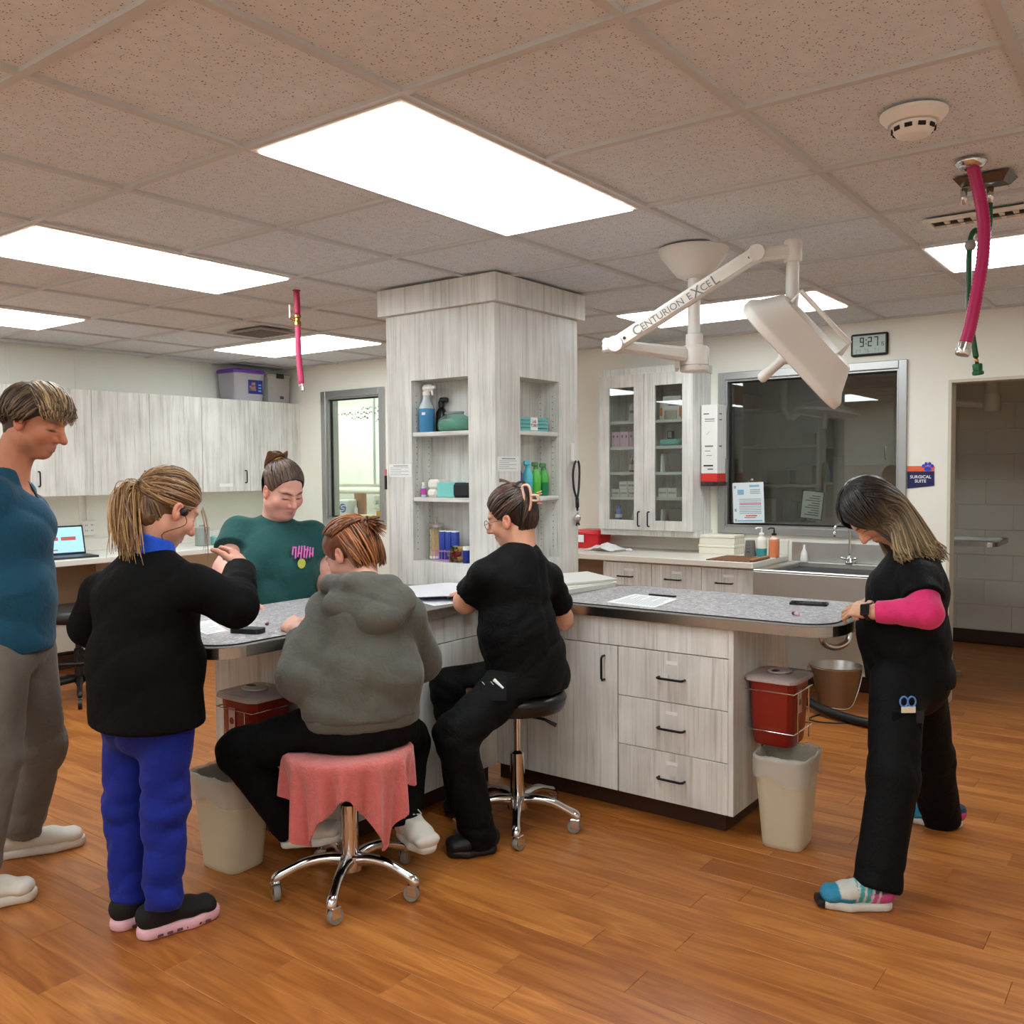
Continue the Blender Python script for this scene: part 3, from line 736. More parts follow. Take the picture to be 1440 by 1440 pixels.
# round white pad (curled disposable pad) in front of the column
pad = thing('absorbent_pad', 'round white absorbent pad lying against the column on the left wing', 'pad', (1.47, 1.22, .8625))
nr, na = 7, 48; P = np.zeros((na, nr, 3))
for i in range(na):
    for k in range(nr):
        a = 2*math.pi*i/na; r = .001+k/(nr-1)
        lift = .012*(k/(nr-1))**3*(1+.6*math.sin(2*a+.5)+.3*math.sin(5*a))
        P[i, k] = (1.47+.235*r*math.cos(a)*(1+.03*math.sin(3*a)), 1.225+.235*r*math.sin(a), .8705+lift)
MB().grid(P, True).build('sheet', mat('pad_white', (228, 230, 236), .6), pad, True)
P2 = P.copy(); P2[:, :, 2] = .8645; MB().grid(P2[:, ::-1], True).build('backing', mat('pad_back', (212, 216, 226), .6), pad, True)
sheet('lab_form', 'white leaflet sticking out under the round pad edge', 'paper', [(1.22, 1.0), (1.36, .975), (1.42, 1.09), (1.27, 1.12)], .8632, lines=5)
# binder / stack of papers behind the seated woman in black
stk = thing('scale_tray', 'flat white plastic tray lying on the counter right of the column foot', 'tray', (2.0, .83, .8625)); M = T(2.02, .845, .8625) @ RZ(math.radians(-8))
MB().prism(rrect(-.22, -.13, .22, .13, .04, 6), 0, .02, M).build('body', mat('grey_white', (212, 211, 207), .45), stk)
MB().prism(rrect(-.18, -.1, .06, .1, .03, 6), .0201, .023, M).build('plate', mat('white_plate', (228, 228, 224), .4), stk)
MB().prism(rrect(.10, -.06, .18, .06, .008, 4), .0201, .022, M).build('display', mat('lcd_dull', (160, 168, 160), .3), stk)
bk = thing('binder', 'white open binder propped slanting on the plastic tray', 'binder', (2.05, .86, .886)); M = T(2.06, .875, .889) @ RZ(math.radians(-22)) @ RX(math.radians(3))
MB().box((-.2, -.125, 0), (.2, .125, .004), .001, M).build('cover', mat('binder_white', (226, 226, 220), .4), bk); 
MB().box((-.19, -.115, .0042), (.188, .115, .016), .003, M).build('pages', mat('page_stack', (236, 236, 230), .7, bump=.2, bscale=90, stretch=(1, 1, 60)), bk)
MB().box((-.2, -.125, .0165), (.2, .125, .020), .001, M).build('cover', mat('binder_white2', (230, 230, 226), .4), bk)
# ================================================================ right back: counter, sink, glazed wall cabinet
BX = 3.72
rc = thing('worktop', 'white laminate worktop along the back wall under the glazed cabinet', 'countertop', (4.0, 1.5, .815))
MB().box((BX-.03, .60, .816), (XR-.001, 2.86, .855), .004).build('slab', mat('white_laminate', (222, 217, 207), .35), rc)
MB().box((XR-.02, .60, .8555), (XR-.001, 2.86, .955), .003).build('upstand', mat('white_laminate2', (222, 218, 208), .4), rc)
for k, (y0, y1) in enumerate(((1.31, 1.66), (.955, 1.308), (.60, .953))):
    lab = ['leftmost', 'middle', 'rightmost'][k]
    c_ = thing('drawer_cabinet', 'pale wood-grain base cabinet under the white worktop, %s of three' % lab, 'cabinet', (4.0, (y0+y1)/2, 0), 'base cabinets under the white worktop')
    box('body', (BX+.021, y0, .1), (XR-.02, y1, .815), M_LAM, c_); box('toe_kick', (BX+.08, y0, 0), (XR-.03, y1, .0995), KICK, c_)
    d = box('drawer', (BX, y0+.001, .60), (BX+.02, y1-.001, .806), M_LAM, c_, .0012); handle(d, (BX, (y0+y1)/2+.02, .715), (0, 1, 0), .11, (-1, 0, 0))
    box('label_strip', (BX-.0008, (y0+y1)/2-.04, .752), (BX-.0001, (y0+y1)/2+.03, .768), mat('label_strip', (232, 232, 230), .5), d)
    d = box('door', (BX, y0+.001, .1), (BX+.02, y1-.001, .597), M_LAM, c_, .0012); handle(d, (BX, y0+.05, .52), (0, 0, 1), .1, (-1, 0, 0))
o = struct(box('trim_5', (BX+.001, 1.661, .1), (BX+.02, 1.68, .815), M_LAM))
kp = thing('base_cabinet', 'open dim knee space with wood back panel left of the drawers', 'cabinet', (4.1, 2.2, 0))
box('back_panel', (4.1, 1.69, 0), (4.12, 2.86, .815), mat('tan_panel', (150, 134, 112), .6), kp); box('side_panel', (BX+.01, 2.84, 0), (4.1, 2.86, .815), M_LAM, kp)
# stainless sink
sk = thing('scrub_sink', 'stainless steel scrub sink with deep apron under the dark window', 'sink', (3.97, .22, .58))
sx0, sx1, sy0, sy1, sz = 3.63, XR-.004, -.20, .575, .812
b = MB()
b.box((sx0, sy0, sz-.205), (sx0+.012, sy1, sz), .003); b.box((sx0, sy0, sz), (sx0+.05, sy1, sz+.012), .004)
b.box((sx0+.012, sy0, sz-.2), (sx1, sy0+.012, sz)); b.box((sx0+.012, sy1-.012, sz-.2), (sx1, sy1, sz)); b.box((sx0+.012, sy0+.012, sz-.2), (sx1, sy1-.012, sz-.19))
b.box((sx1-.08, sy0+.012, sz-.19), (sx1-.07, sy1-.012, sz)); b.box((sx0+.05, sy0, sz), (sx1-.08, sy0+.04, sz+.008), .003); b.box((sx0+.05, sy1-.06, sz), (sx1-.08, sy1, sz+.008), .003)
b.box((sx1-.08, sy0, sz), (sx1, sy1, sz+.01), .003)
b.build('basin', M_STEEL, sk)
MB().box((sx1-.012, sy0, sz+.0105), (sx1, sy1, sz+.135), .003).build('backsplash', M_STEEL, sk)
MB().box((sx0+.055, sy0+.045, sz-.03), (sx1-.085, sy1-.065, sz-.018), .003).build('drain_mat', mat('charcoal_mat', (48, 48, 50), .6), sk)
MB().box((sx0+.12, sy1-.078, sz-.03), (sx1-.1, sy1-.07, sz+.006), .002).build('divider', M_STEEL, sk)
fc = thing('faucet', 'chrome gooseneck faucet standing on the scrub sink', 'faucet', (4.24, .185, .823))
b = MB(); b.lathe([(.028, 0), (.03, .004), (.03, .016), (.02, .028), (.017, .05), (.009, .056)], 18, T(4.245, .185, .8225)); b.build('base', M_CHROME, fc, True, None, 40)
MB().tube(bez([(4.245, .185, .87), (4.245, .185, 1.0), (4.235, .195, 1.065), (4.2, .225, 1.085), (4.16, .25, 1.062), (4.155, .252, 1.03)]), .008, 10).build('spout', M_CHROME, fc, True)
MB().lathe([(.011, 0), (.013, .01), (.012, .03), (.009, .034)], 12, T(4.155, .252, 1.0)).build('aerator', M_CHROME, fc, True)
b = MB(); b.cyl((4.245, .185, .85), (4.215, .135, .862), .007, 10); b.cyl((4.245, .185, .85), (4.215, .235, .862), .007, 10); b.build('lever', M_CHROME, fc, True)
# under the sink: trap, bucket, black hose
tr = thing('drain_trap', 'bent chrome drain trap under the scrub sink', 'pipe', (4.05, .2, .3))
MB().tube(bez([(3.98, .27, .605), (3.98, .27, .42), (4.0, .26, .345), (4.06, .21, .318), (4.12, .16, .345), (4.14, .15, .40), (4.15, .15, .46), (4.22, .15, .49), (4.30, .15, .49)], 6), .02, 12).build('bend', M_CHROME, tr, True)
b = MB(); b.lathe([(.025, 0), (.028, .004), (.028, .024), (.025, .028)], 14, T(3.98, .27, .43)); b.lathe([(.025, 0), (.028, .004), (.028, .024), (.025, .028)], 14, T(4.145, .15, .41)); b.build('nut', M_BRASS, tr, True, None, 40)
sv = thing('stop_valve', 'small chrome shut-off valve on the wall above the steel bucket', 'valve', (4.28, .05, .3))
MB().lathe([(.03, 0), (.03, .003), (.012, .007), (.012, .05)], 14, frame((XR-.001, .05, .33), (-1, 0, 0))).build('flange', M_CHROME, sv, True, None, 40); MB().tube([(4.26, .05, .33), (4.25, .05, .27), (4.24, .06, .2)], .009, 10).build('tap', M_CHROME, sv, True)
MB().lathe([(.018, 0), (.02, .008), (0, .012)], 12, frame((4.262, .05, .335), (-.3, 0, 1))).build('handle', M_CHROME, sv, True)
bu = thing('bucket', 'stainless steel bucket standing on the floor under the sink', 'bucket', (3.93, .165, 0)); Mb = T(3.93, .165, 0)
MB().lathe([(0, .006), (.098, .006), (.10, 0), (.105, .004), (.15, .225), (.155, .228), (.156, .236), (.150, .238), (.146, .23), (.1, .012), (0, .011)], 40, Mb).build('pail', M_STEEL, bu, True, None, 50)
MB().tube(bez([(3.93, .32, .222), (3.90, .335, .20), (3.82, .33, .1), (3.80, .31, .015), (3.76, .17, .012), (3.80, .05, .015), (3.82, .01, .1), (3.9, .005, .2), (3.93, .01, .222)], 5), .003, 6).build('bail', M_STEEL, bu, True)
b = MB(); b.box((3.915, .318, .20), (3.945, .332, .236), .003); b.box((3.915, -.002, .20), (3.945, .012, .236), .003); b.build('ear', M_STEEL, bu)
hs = thing('vacuum_hose', 'black vacuum hose lying on the floor in front of the steel bucket', 'hose', (3.6, .1, 0))
MB().tube(bez([(3.70, .31, .035), (3.68, .25, .05), (3.60, .14, .04), (3.54, .0, .03), (3.50, -.14, .028), (3.52, -.30, .028), (3.62, -.44, .028)], 8), .026, 14).build('tube', mat('hose_rubber', (16, 16, 17), .5), hs, True)
b = MB(); b.box((3.70, .30, 0), (3.745, .36, .06), .006); b.cyl((3.71, .30, .035), (3.69, .27, .042), .03, 14); b.build('coupling', M_CHROME, hs)
MB().tube(bez([(3.71, .33, .06), (3.72, .335, .13), (3.735, .34, .21)], 5), .006, 8).build('wand', M_STEEL, hs, True)
o = MB().tube(bez([(3.62, .16, .004), (3.48, .18, .004), (3.46, .08, .004), (3.56, -.08, .004), (3.72, -.18, .004), (3.85, -.14, .004), (3.9, -.25, .004)], 8), .004, 6).build('power_cable', M_BLACK, None, True); tag(o, 'thin black cable looping on the floor by the steel bucket', 'cable')
# things on the white worktop
ZW = .8555
rb = thing('sharps_box', 'bright red plastic box beside the column on the white worktop', 'box', (4.12, 2.0, ZW)); MB().lathe([(.085, 0), (.092, .006), (.10, .10), (.10, .105)], 24, T(4.14, 2.02, ZW), 1, 1.1, True, 7).build('bin', mat('bright_red', (206, 26, 38), .35), rb, True, None, 40)
MB().lathe([(.108, .1055), (.108, .125), (.10, .135), (0, .137)], 24, T(4.14, 2.02, ZW), 1, 1.1, False, 7).build('lid', mat('bright_red2', (214, 34, 46), .3), rb, True, None, 40); MB().box((4.033, 2.035, ZW+.045), (4.0355, 2.085, ZW+.1), 0).build('label', M_PAPER, rb)
pk = thing('paper_package', 'crumpled white paper package on the worktop before the red box', 'package', (3.93, 1.78, ZW))
P = np.zeros((9, 7, 3))
for i in range(9):
    for k in range(7):
        u, v = i/8-.5, k/6-.5; P[i, k] = (3.92+v*.2+.02*math.sin(6*u), 1.79+u*.26, ZW+.006+.055*max(0, 1-(abs(u+.12)*3)**2)*(1-1.2*abs(v))+.012*random.random()+.03*max(0, v+.2)*(u > 0))
P[:, :, 2] = np.maximum(P[:, :, 2], ZW+.003); MB().grid(P).build('wrapper', mat('white_wrap', (226, 226, 224), .55), pk, True)
MB().box((3.83, 1.67, ZW), (4.0, 1.9, ZW+.003), .001).build('tray', M_PAPER, pk)
for k in range(2):
    x, y = 3.955+.03*k, 1.655+.03*k; o = MB().lathe([(0, 0), (.006, .001), (.006, .05), (0, .051)], 8, T(x, y-.02, ZW+.0125+.0*k) @ RZ(k*.7) @ RX(math.pi/2)).build('capped_syringe', mat('clear_plastic', (214, 214, 222), .25)); tag(o, 'small clear capped syringe by the paper package, %s one' % ['nearer', 'farther'][k], 'syringe', 'capped syringes by the package')
for k, z in enumerate((ZW, ZW+.064)):
    t = thing('storage_box', 'cream cardboard box, %s of the pair below the glove dispenser' % ('lower' if k == 0 else 'upper'), 'box', (4.2, 1.03, z), 'cream boxes')
    o_ = .006*k
    MB().box((4.12+o_, .905, z), (4.285, 1.16, z+.044), .002).build('tray', mat('cream_box', (226, 222, 206), .55), t); MB().box((4.117+o_, .902, z+.0445), (4.287, 1.163, z+.0635), .003).build('lid', mat('cream_lid', (232, 228, 213), .5), t)
cu = thing('cup', 'grey upside-down plastic cup between the cream boxes and soap bottles', 'cup', (4.1, .783, ZW)); MB().lathe([(.038, 0), (.039, .004), (.03, .1), (.028, .104), (0, .104)], 24, T(4.1, .783, ZW)).build('body', mat('cup_grey', (104, 100, 98), .5), cu, True, None, 45)
b = MB()
for k in range(3): b.box((-.012, -.0365+.0026*k, .025+.022*k), (.012, -.036+.0026*k, .033+.022*k), 0, T(4.1, .783, ZW) @ RZ(math.radians(-90)))
b.build('print', M_INK, cu)
def soap(label, x, y, liquid, lev, pump, body=(226, 228, 216)):
    t = thing('soap_bottle', label, 'bottle', (x, y, ZW)); M = T(x, y, ZW)
    MB().lathe([(.0, 0), (.03, 0), (.034, .004), (.034, lev)], 20, M, caps=False).build('liquid', mat('soap%d%d' % (liquid[0], liquid[1]), liquid, .25), t, True, None, 45)
    MB().lathe([(.034, lev), (.034, .105), (.03, .12), (.014, .132), (.013, .142), (0, .142)], 20, M, caps=False).build('body', mat('soapbody%d' % body[0], body, .3), t, True, None, 45)
    b = MB(); b.lathe([(.016, .142), (.016, .155), (.006, .158), (.006, .176), (0, .176)], 14, M); b.tube([Vector((x, y, ZW+.176)), Vector((x, y, ZW+.188)), Vector((x-.012, y+.02, ZW+.19)), Vector((x-.02, y+.034, ZW+.182))], .0055, 8); b.build('pump', pump, t, True, None, 45)
    return t
soap('clear pump bottle with teal liquid beside the grey cup', 4.1, .706, (58, 150, 160), .055, mat('pump_white', (236, 236, 232), .4))
soap('orange pump bottle with black nozzle beside the scrub sink', 4.1, .622, (232, 140, 96), .118, M_BLACK, (236, 200, 176))
o = MB().lathe([(.022, 0), (.024, .01), (.02, .06), (.008, .085), (.006, .11), (0, .112)], 16, T(4.23, .47, sz+.0105)).build('squeeze_bottle', mat('milky', (230, 230, 226), .35), None, True, None, 40); tag(o, 'small milky squeeze bottle on the back ledge of the sink', 'bottle')
bm = thing('drying_mat', 'brown slatted bamboo mat lying on the white worktop by the sink', 'mat', (3.9, .72, ZW))
for k in range(22):
    y = .62+k*.0135; MB().box((3.70, y, ZW), (4.03, y+.0105, ZW+.006), .002, None).build('slat', mat('bamboo%d' % (k % 3), [(122, 80, 54), (146, 100, 68), (104, 68, 48)][k % 3], .6), bm)
o = MB().box((3.72, .604, ZW+.0063), (3.98, .634, ZW+.02), .003, None).build('mat_roll', mat('roll_tan', (164, 112, 72), .6)); tag(o, 'rolled tan edge strip lying on the bamboo mat corner', 'roll')
# glazed wall cabinet
GX, gy0, gy1, gz0, gz1 = 4.02, 1.158, 1.895, 1.008, 2.095
gc = thing('glazed_cabinet', 'pale wood-grain wall cabinet with two glazed doors full of supplies', 'cabinet', (4.16, 1.53, gz0))
b = MB(); q = .018
b.box((GX+.021, gy0, gz0), (XR-.001, gy0+q, gz1)); b.box((GX+.021, gy1-q, gz0), (XR-.001, gy1, gz1)); b.box((GX+.021, gy0+q, gz0), (XR-.001, gy1-q, gz0+q)); b.box((GX+.021, gy0+q, gz1-q), (XR-.001, gy1-q, gz1)); b.box((XR-.012, gy0+q, gz0+q), (XR-.001, gy1-q, gz1-q)); b.box((GX+.03, 1.520, gz0+q), (XR-.012, 1.535, gz1-q))
b.build('carcass', M_LAM, gc)
MB().box((GX+.04, gy0-.012, gz0-.045), (XR-.001, gy1+.01, gz0-.001)).build('valance', M_LAM, gc)
MB().box((GX+.03, gy0-.010, gz1+.0005), (XR-.001, gy1+.012, gz1+.05)).build('cornice', M_LAM, gc)
for z in (1.237, 1.413, 1.594, 1.775):
    box('shelf', (GX+.03, gy0+q+.001, z-.02), (XR-.013, 1.5195, z), M_LAMH, gc); box('shelf', (GX+.03, 1.5355, z-.02), (XR-.013, gy1-q-.001, z), M_LAMH, gc)
for k, (y0, y1, hy) in enumerate(((1.529, gy1, 1.565), (gy0, 1.526, 1.488))):
    f = .092 if k == 0 else .094; b = MB(); gl0, gl1 = ((1.607, 1.812) if k == 0 else (1.236, 1.445))
    b.box((GX, y0, gz0), (GX+.02, gl0, gz1)); b.box((GX, gl1, gz0), (GX+.02, y1, gz1)); b.box((GX, gl0, gz0), (GX+.02, gl1, 1.075)); b.box((GX, gl0, 2.01), (GX+.02, gl1, gz1))
    d = b.build('door', M_LAM, gc); box('pane', (GX+.008, gl0-.001, 1.074), (GX+.012, gl1+.001, 2.011), M_PANE, d); handle(d, (GX, hy, 1.085), (0, 0, 1), .1, (-1, 0, 0))
# supplies in the glazed cabinet
def carton(name, label, lo, hi, col_, group=None, cat='box', band=None, c=.002, bandz=(.3, .6)):
    t = thing(name, label, cat, ((lo[0]+hi[0])/2, (lo[1]+hi[1])/2, lo[2]), group)
    MB().box(lo, hi, c).build('carton', mat('carton_%d_%d_%d' % col_, col_, .5), t)
    if band:
        z0 = lo[2]+(hi[2]-lo[2])*bandz[0]; z1 = lo[2]+(hi[2]-lo[2])*bandz[1]
        MB().box((lo[0]-.0006, lo[1]+.006, z0), (lo[0]-.0001, hi[1]-.006, z1)).build('print', mat('print_%d_%d_%d' % band, band, .5), t)
    return t
gx = GX+.045
carton('supply_box', 'white carton on the top left shelf of the glazed cabinet', (gx+.03, 1.60, 1.7755), (gx+.13, 1.69, 1.90), (206, 206, 212), None, 'box', (120, 120, 130), .002, (.45, .6))
for k in range(3):
    y = 1.605+k*.071; t = carton('glove_box', 'pink glove carton on the second shelf, %s of three' % ['right', 'middle', 'left'][k], (gx, y, 1.5945), (gx+.11, y+.068, 1.70), (206, 166, 190), 'pink cartons in the glazed cabinet')
    b = MB()
    for q_ in (.018, .05): b.lathe([(0, 0), (.006, 0), (.006, .0005), (0, .0005)], 10, frame((gx-.0002, y+q_, 1.668), (-1, 0, 0)), 1, 1.8)
    b.build('print', mat('dark_plum', (70, 24, 52), .6), t)
o = thing('brown_bottle', 'small dark bottle with a pink label on the middle left shelf', 'bottle', (gx+.04, 1.67, 1.4135)); MB().lathe([(.02, 0), (.022, .003), (.022, .07), (.009, .085), (.009, .1), (.011, .1), (.011, .115), (0, .116)], 16, T(gx+.04, 1.67, 1.4135)).build('glass', mat('amber_dark', (34, 22, 24), .2), o, True, None, 45); MB().lathe([(.0226, .015), (.0226, .055)], 16, T(gx+.04, 1.67, 1.4135), caps=False).build('label', mat('label_pinkish', (176, 150, 162), .6), o, True)
for k, (y, z) in enumerate(((1.61, 1.2375), (1.683, 1.2375), (1.752, 1.2375), (1.62, 1.293), (1.69, 1.293))):
    t = carton('small_carton', 'small white carton stacked on the lower left shelf, %s' % ['bottom right', 'bottom middle', 'bottom left', 'upper right', 'upper left'][k], (gx, y, z), (gx+.1, y+.064, z+.054), (214, 212, 206), 'white cartons in the glazed cabinet', 'box', (150, 150, 150), .002, (.35, .6))
t = thing('water_bottle', 'blue bottle with a white label on the lowest left shelf', 'bottle', (gx+.03, 1.775, gz0+q+.0005)); Mw = T(gx+.03, 1.775, gz0+q+.0005)
MB().lathe([(.022, 0), (.026, .004), (.026, .045), (.022, .05), (.026, .056), (.026, .1), (.014, .118), (.014, .128)], 18, Mw).build('bottle', mat('clear_blue', (70, 120, 190), .2), t, True, None, 45); MB().lathe([(.016, .128), (.016, .15), (0, .151)], 14, Mw).build('cap', mat('cap_blue', (40, 80, 170), .4), t, True, None, 45); MB().lathe([(.0266, .06), (.0266, .085)], 18, Mw, caps=False).build('label', M_PAPER, t, True)
t = thing('foil_pouch', 'crumpled foil pouch on the lowest left shelf of the glazed cabinet', 'pouch', (gx+.06, 1.65, gz0+q)); MB().box((-.012, -.05, 0), (.012, .05, .09), .01, T(gx+.07, 1.66, gz0+q+.028) @ RX(.5)).build('pouch', mat('foil', (170, 168, 166), .3, .6), t)
t = carton('respirator_box', 'white and orange mask carton on the top right shelf', (gx+.01, 1.27, 1.7755), (gx+.13, 1.41, 1.935), (218, 214, 210), None, 'box'); MB().box((gx+.0092, 1.272, 1.79), (gx+.0098, 1.284, 1.86)).build('side_stripe', mat('orange_print', (226, 120, 50), .5), t); MB().lathe([(.045, 0), (.048, .004), (.046, .055), (.043, .06)], 22, T(gx+.0, 1.345, 1.7756), .25, 1).build('mask_cup', mat('mask_grey', (170, 162, 148), .6), t, True, None, 45); MB().box((gx+.0092, 1.30, 1.885), (gx+.0098, 1.385, 1.892)).build('print', M_INK, t); MB().box((gx+.0092, 1.30, 1.87), (gx+.0098, 1.37, 1.876)).build('print', M_INK, t)
for k, (y, yy) in enumerate(((1.412, 1.44), (1.235, 1.262))): carton('pouch_box', 'orange and white pouch %s of the mask carton' % ['left', 'right'][k], (gx+.02, y, 1.7755), (gx+.1, yy, 1.90), (222, 214, 206), 'orange pouches', 'box', (228, 124, 54), .004, (.2, .65))
t = carton('teal_tub', 'flat teal tub on the second right shelf of the glazed cabinet', (gx+.01, 1.30, 1.5945), (gx+.11, 1.44, 1.64), (86, 172, 168), None, 'tub', None, .012)
t = carton('ink_carton', 'dark and white narrow carton standing behind the teal tub', (gx+.115, 1.39, 1.5945), (gx+.15, 1.43, 1.70), (64, 62, 66), None, 'box', (206, 206, 206), .002, (.55, .95))
for k, y in enumerate((1.30, 1.372)): carton('small_carton', 'white carton on the lower right shelf, %s one' % ['right', 'left'][k], (gx, y, 1.2415-.004), (gx+.1, y+.068, 1.30), (216, 213, 207), 'white cartons in the glazed cabinet', 'box', (160, 158, 156), .002, (.4, .6))
for k, (z0, hh) in enumerate(((1.4135, .13), (1.0265, .13))):
    t = thing('clear_bin', 'clear acrylic bin on the %s right shelf of the glazed cabinet' % ['middle', 'lowest'][k], 'bin', (gx+.06, 1.33, z0)); MB().lathe([(.055, 0), (.058, .003), (.078, hh), (.076, hh), (.055, .006), (0, .006)], 20, T(gx+.07, 1.315, z0), .8, 1, False, 6).build('bin', film_mat('smoke_film', (150, 150, 148), .35), t, True, None, 40)
    t = thing('folded_pouches', 'white folded pouches leaning on the left of the %s right shelf' % ['middle', 'lowest'][k], 'pouch', (gx+.05, 1.43, z0)); MB().box((-.03, -.006, 0), (.03, .006, .125), .004, T(gx+.05, 1.432, z0+.001) @ RX(.06)).build('pouch', M_PAPER, t)
# dispenser tower hung at the cabinet side
dp = thing('syringe_dispenser', 'tall white carton dispenser with red base hung beside the glazed cabinet', 'dispenser', (4.22, 1.06, 1.32))
dx0, dx1, d0, d1 = 4.13, 4.28, 1.03, 1.147
MB().box((dx0, d0, 1.40), (dx1, d1, 1.865), .002).build('carton', mat('disp_white', (226, 226, 224), .5), dp)
MB().box((dx0-.001, d0+.001, 1.345), (dx1, d1-.001, 1.3995), .001).build('red_base', mat('disp_red', (212, 50, 44), .5), dp)
MB().box((dx0-.006, d0-.001, 1.315), (dx1, d1+.001, 1.3445), .004).build('spout', mat('disp_dark', (58, 44, 42), .5, vary=.9, vscale=40), dp)
b = MB(); b.box((dx0-.0012, d0+.03, 1.448), (dx0-.0002, d0+.10, 1.458)); b.build('slot', M_BLACK, dp)
b = MB()
for y0, y1, z0, z1 in ((.06, .10, 1.80, 1.808), (.02, .09, 1.765, 1.771), (.02, .09, 1.752, 1.756), (.03, .09, 1.58, 1.59), (.05, .09, 1.55, 1.555), (.04, .08, 1.52, 1.524), (.03, .07, 1.425, 1.434)): b.box((dx0-.0012, d0+y0, z0), (dx0-.0002, d0+y1, z1))
b.add([(dx0-.0008, d0+.05, 1.69), (dx0-.0008, d0+.053, 1.688), (dx0-.0008, d0+.078, 1.665), (dx0-.0008, d0+.075, 1.663)], [(0, 1, 2, 3)])
for z0, z1 in ((1.80, 1.808), (1.76, 1.768), (1.58, 1.59)): b.box((dx0+.03, d0-.0012, z0), (dx0+.07, d0-.0002, z1))
b.build('print', mat('soft_ink', (120, 118, 118), .7), dp)
MB().box((dx1-.02, d0-.016, 1.34), (dx1, d0-.001, 1.5)).build('grey_clip', mat('clip_grey', (110, 108, 106), .5), dp)
# poster hung on the surgery window
ps = thing('poster', 'white and blue notice hung on the dark surgery window by a suction hook', 'poster', (4.31, .87, 1.06))
px = XR-.0005+.0365-.005
Mp = T(XR-.028, .872, 1.2) @ RX(math.radians(-2))
MB().box((0, -.11, -.137), (.0012, .11, .137), 0, Mp).build('page', mat('poster_white', (214, 224, 230), .5), ps)
def pr(name, col_, rects):
    b = MB()
    for y0, y1, z0, z1 in rects: b.box((-.0008, y0, z0), (-.0002, y1, z1), 0, Mp)
    b.build(name, mat('poster_%d' % col_[0], col_, .6), ps)
pr('blue_print', (128, 178, 206), [(-.08, -.01, .105, .12), (.03, .075, .055, .09), (-.095, .08, -.128, -.118)]); pr('red_print', (206, 96, 92), [(-.06, .02, -.092, -.084), (-.05, .03, -.104, -.098), (-.09, .06, -.01, -.006)])
pr('grey_print', (150, 160, 170), [(-.085, -.015, .06+.012*k, .066+.012*k) for k in range(3)]+[(-.09, .065, -.075+.012*k, -.070+.012*k) for k in range(9)]+[(.085, .1, .098, .116), (.085, .1, -.06, -.04), (.085, .1, -.128, -.11)])
MB().lathe([(.012, 0), (.010, .004), (.004, .008), (.004, .016), (0, .018)], 14, frame((XR+.036, .872, 1.352), (-1, 0, 0))).build('suction_hook', film_mat('clear_suction', (220, 224, 224), .5), ps, True)
MB().tube([(XR+.02, .872, 1.352), (XR-.026, .872, 1.350), (XR-.027, .872, 1.335)], .0015, 6).build('hook_wire', M_CHROME, ps)
# clock, door sign
ck = thing('wall_clock', 'black digital wall clock reading 9:27 above the surgery window', 'clock', (XR, .09, 2.126))
cy0_, cy1_, cz0_, cz1_ = -.022, .202, 2.128, 2.268
MB().box((XR-.024, cy0_, cz0_), (XR-.001, cy1_, cz1_), .008).build('case', M_BLACK, ck)
MB().box((XR-.0252, cy0_+.014, cz0_+.014), (XR-.0242, cy1_-.014, cz1_-.014)).build('screen', mat('lcd', (150, 168, 158), .25), ck)
b = MB()
SEG = {'9': 'abcdfg', '2': 'abged', '7': 'abc', '1': 'bc', '5': 'afgcd', '0': 'abcdef'}
def digit(ch, y, z, w, h, t):
    """y grows to the viewer's left: the digit's left edge is at y"""
    g = {'a': (0, w, h-t, h), 'g': (0, w, h/2-t/2, h/2+t/2), 'd': (0, w, 0, t), 'f': (0, t, h/2, h), 'e': (0, t, 0, h/2), 'b': (w-t, w, h/2, h), 'c': (w-t, w, 0, h/2)}
    for s_ in SEG[ch]:
        u0, u1, z0, z1 = g[s_]; i_ = .0008; b.box((XR-.0258, y-u1+i_, z+z0+i_), (XR-.0253, y-u0-i_, z+z1-i_))
zz = 2.185
digit('9', .146, zz, .026, .06, .008)
for z0 in (zz+.015, zz+.038): b.box((XR-.0258, .104, z0), (XR-.0253, .111, z0+.007))
digit('2', .098, zz, .026, .06, .008); digit('7', .060, zz, .026, .06, .008); digit('1', .022, zz, .010, .024, .004); digit('5', .012, zz, .012, .024, .004)
for k, ch in enumerate('27'): digit(ch, .170-.018*k, 2.150, .010, .022, .003)
for k, ch in enumerate('75'): digit(ch, .120-.018*k, 2.150, .010, .022, .003)
for k, ch in enumerate('71'): digit(ch, .060-.018*k, 2.150, .010, .022, .003)
b.build('digits', mat('lcd_ink', (20, 24, 24), .5), ck)
sg = thing('door_sign', 'navy and orange plaque reading SURGICAL SUITE with a blue paw', 'sign', (XR, -.215, 1.305))
MB().add([(XR-.004, -.138, 1.30), (XR-.004, -.293, 1.318), (XR-.004, -.293, 1.405), (XR-.004, -.138, 1.405), (XR-.001, -.138, 1.30), (XR-.001, -.293, 1.318), (XR-.001, -.293, 1.405), (XR-.001, -.138, 1.405)], [(3, 2, 1, 0), (4, 5, 6, 7), (0, 1, 5, 4), (1, 2, 6, 5), (2, 3, 7, 6), (3, 0, 4, 7)]).build('navy_panel', mat('navy', (26, 30, 84), .4), sg)
MB().box((XR-.004, -.293, 1.4052), (XR-.001, -.138, 1.438)).build('orange_band', mat('sign_orange', (226, 104, 62), .4), sg)
b = MB(); F1 = frame((XR-.0042, -.256, 1.432), (-1, 0, 0), (0, -1, 0))
b.lathe([(0, 0), (.017, 0), (.017, .003), (0, .003)], 16, F1 @ T(0, -.012, 0), 1.15, .85)
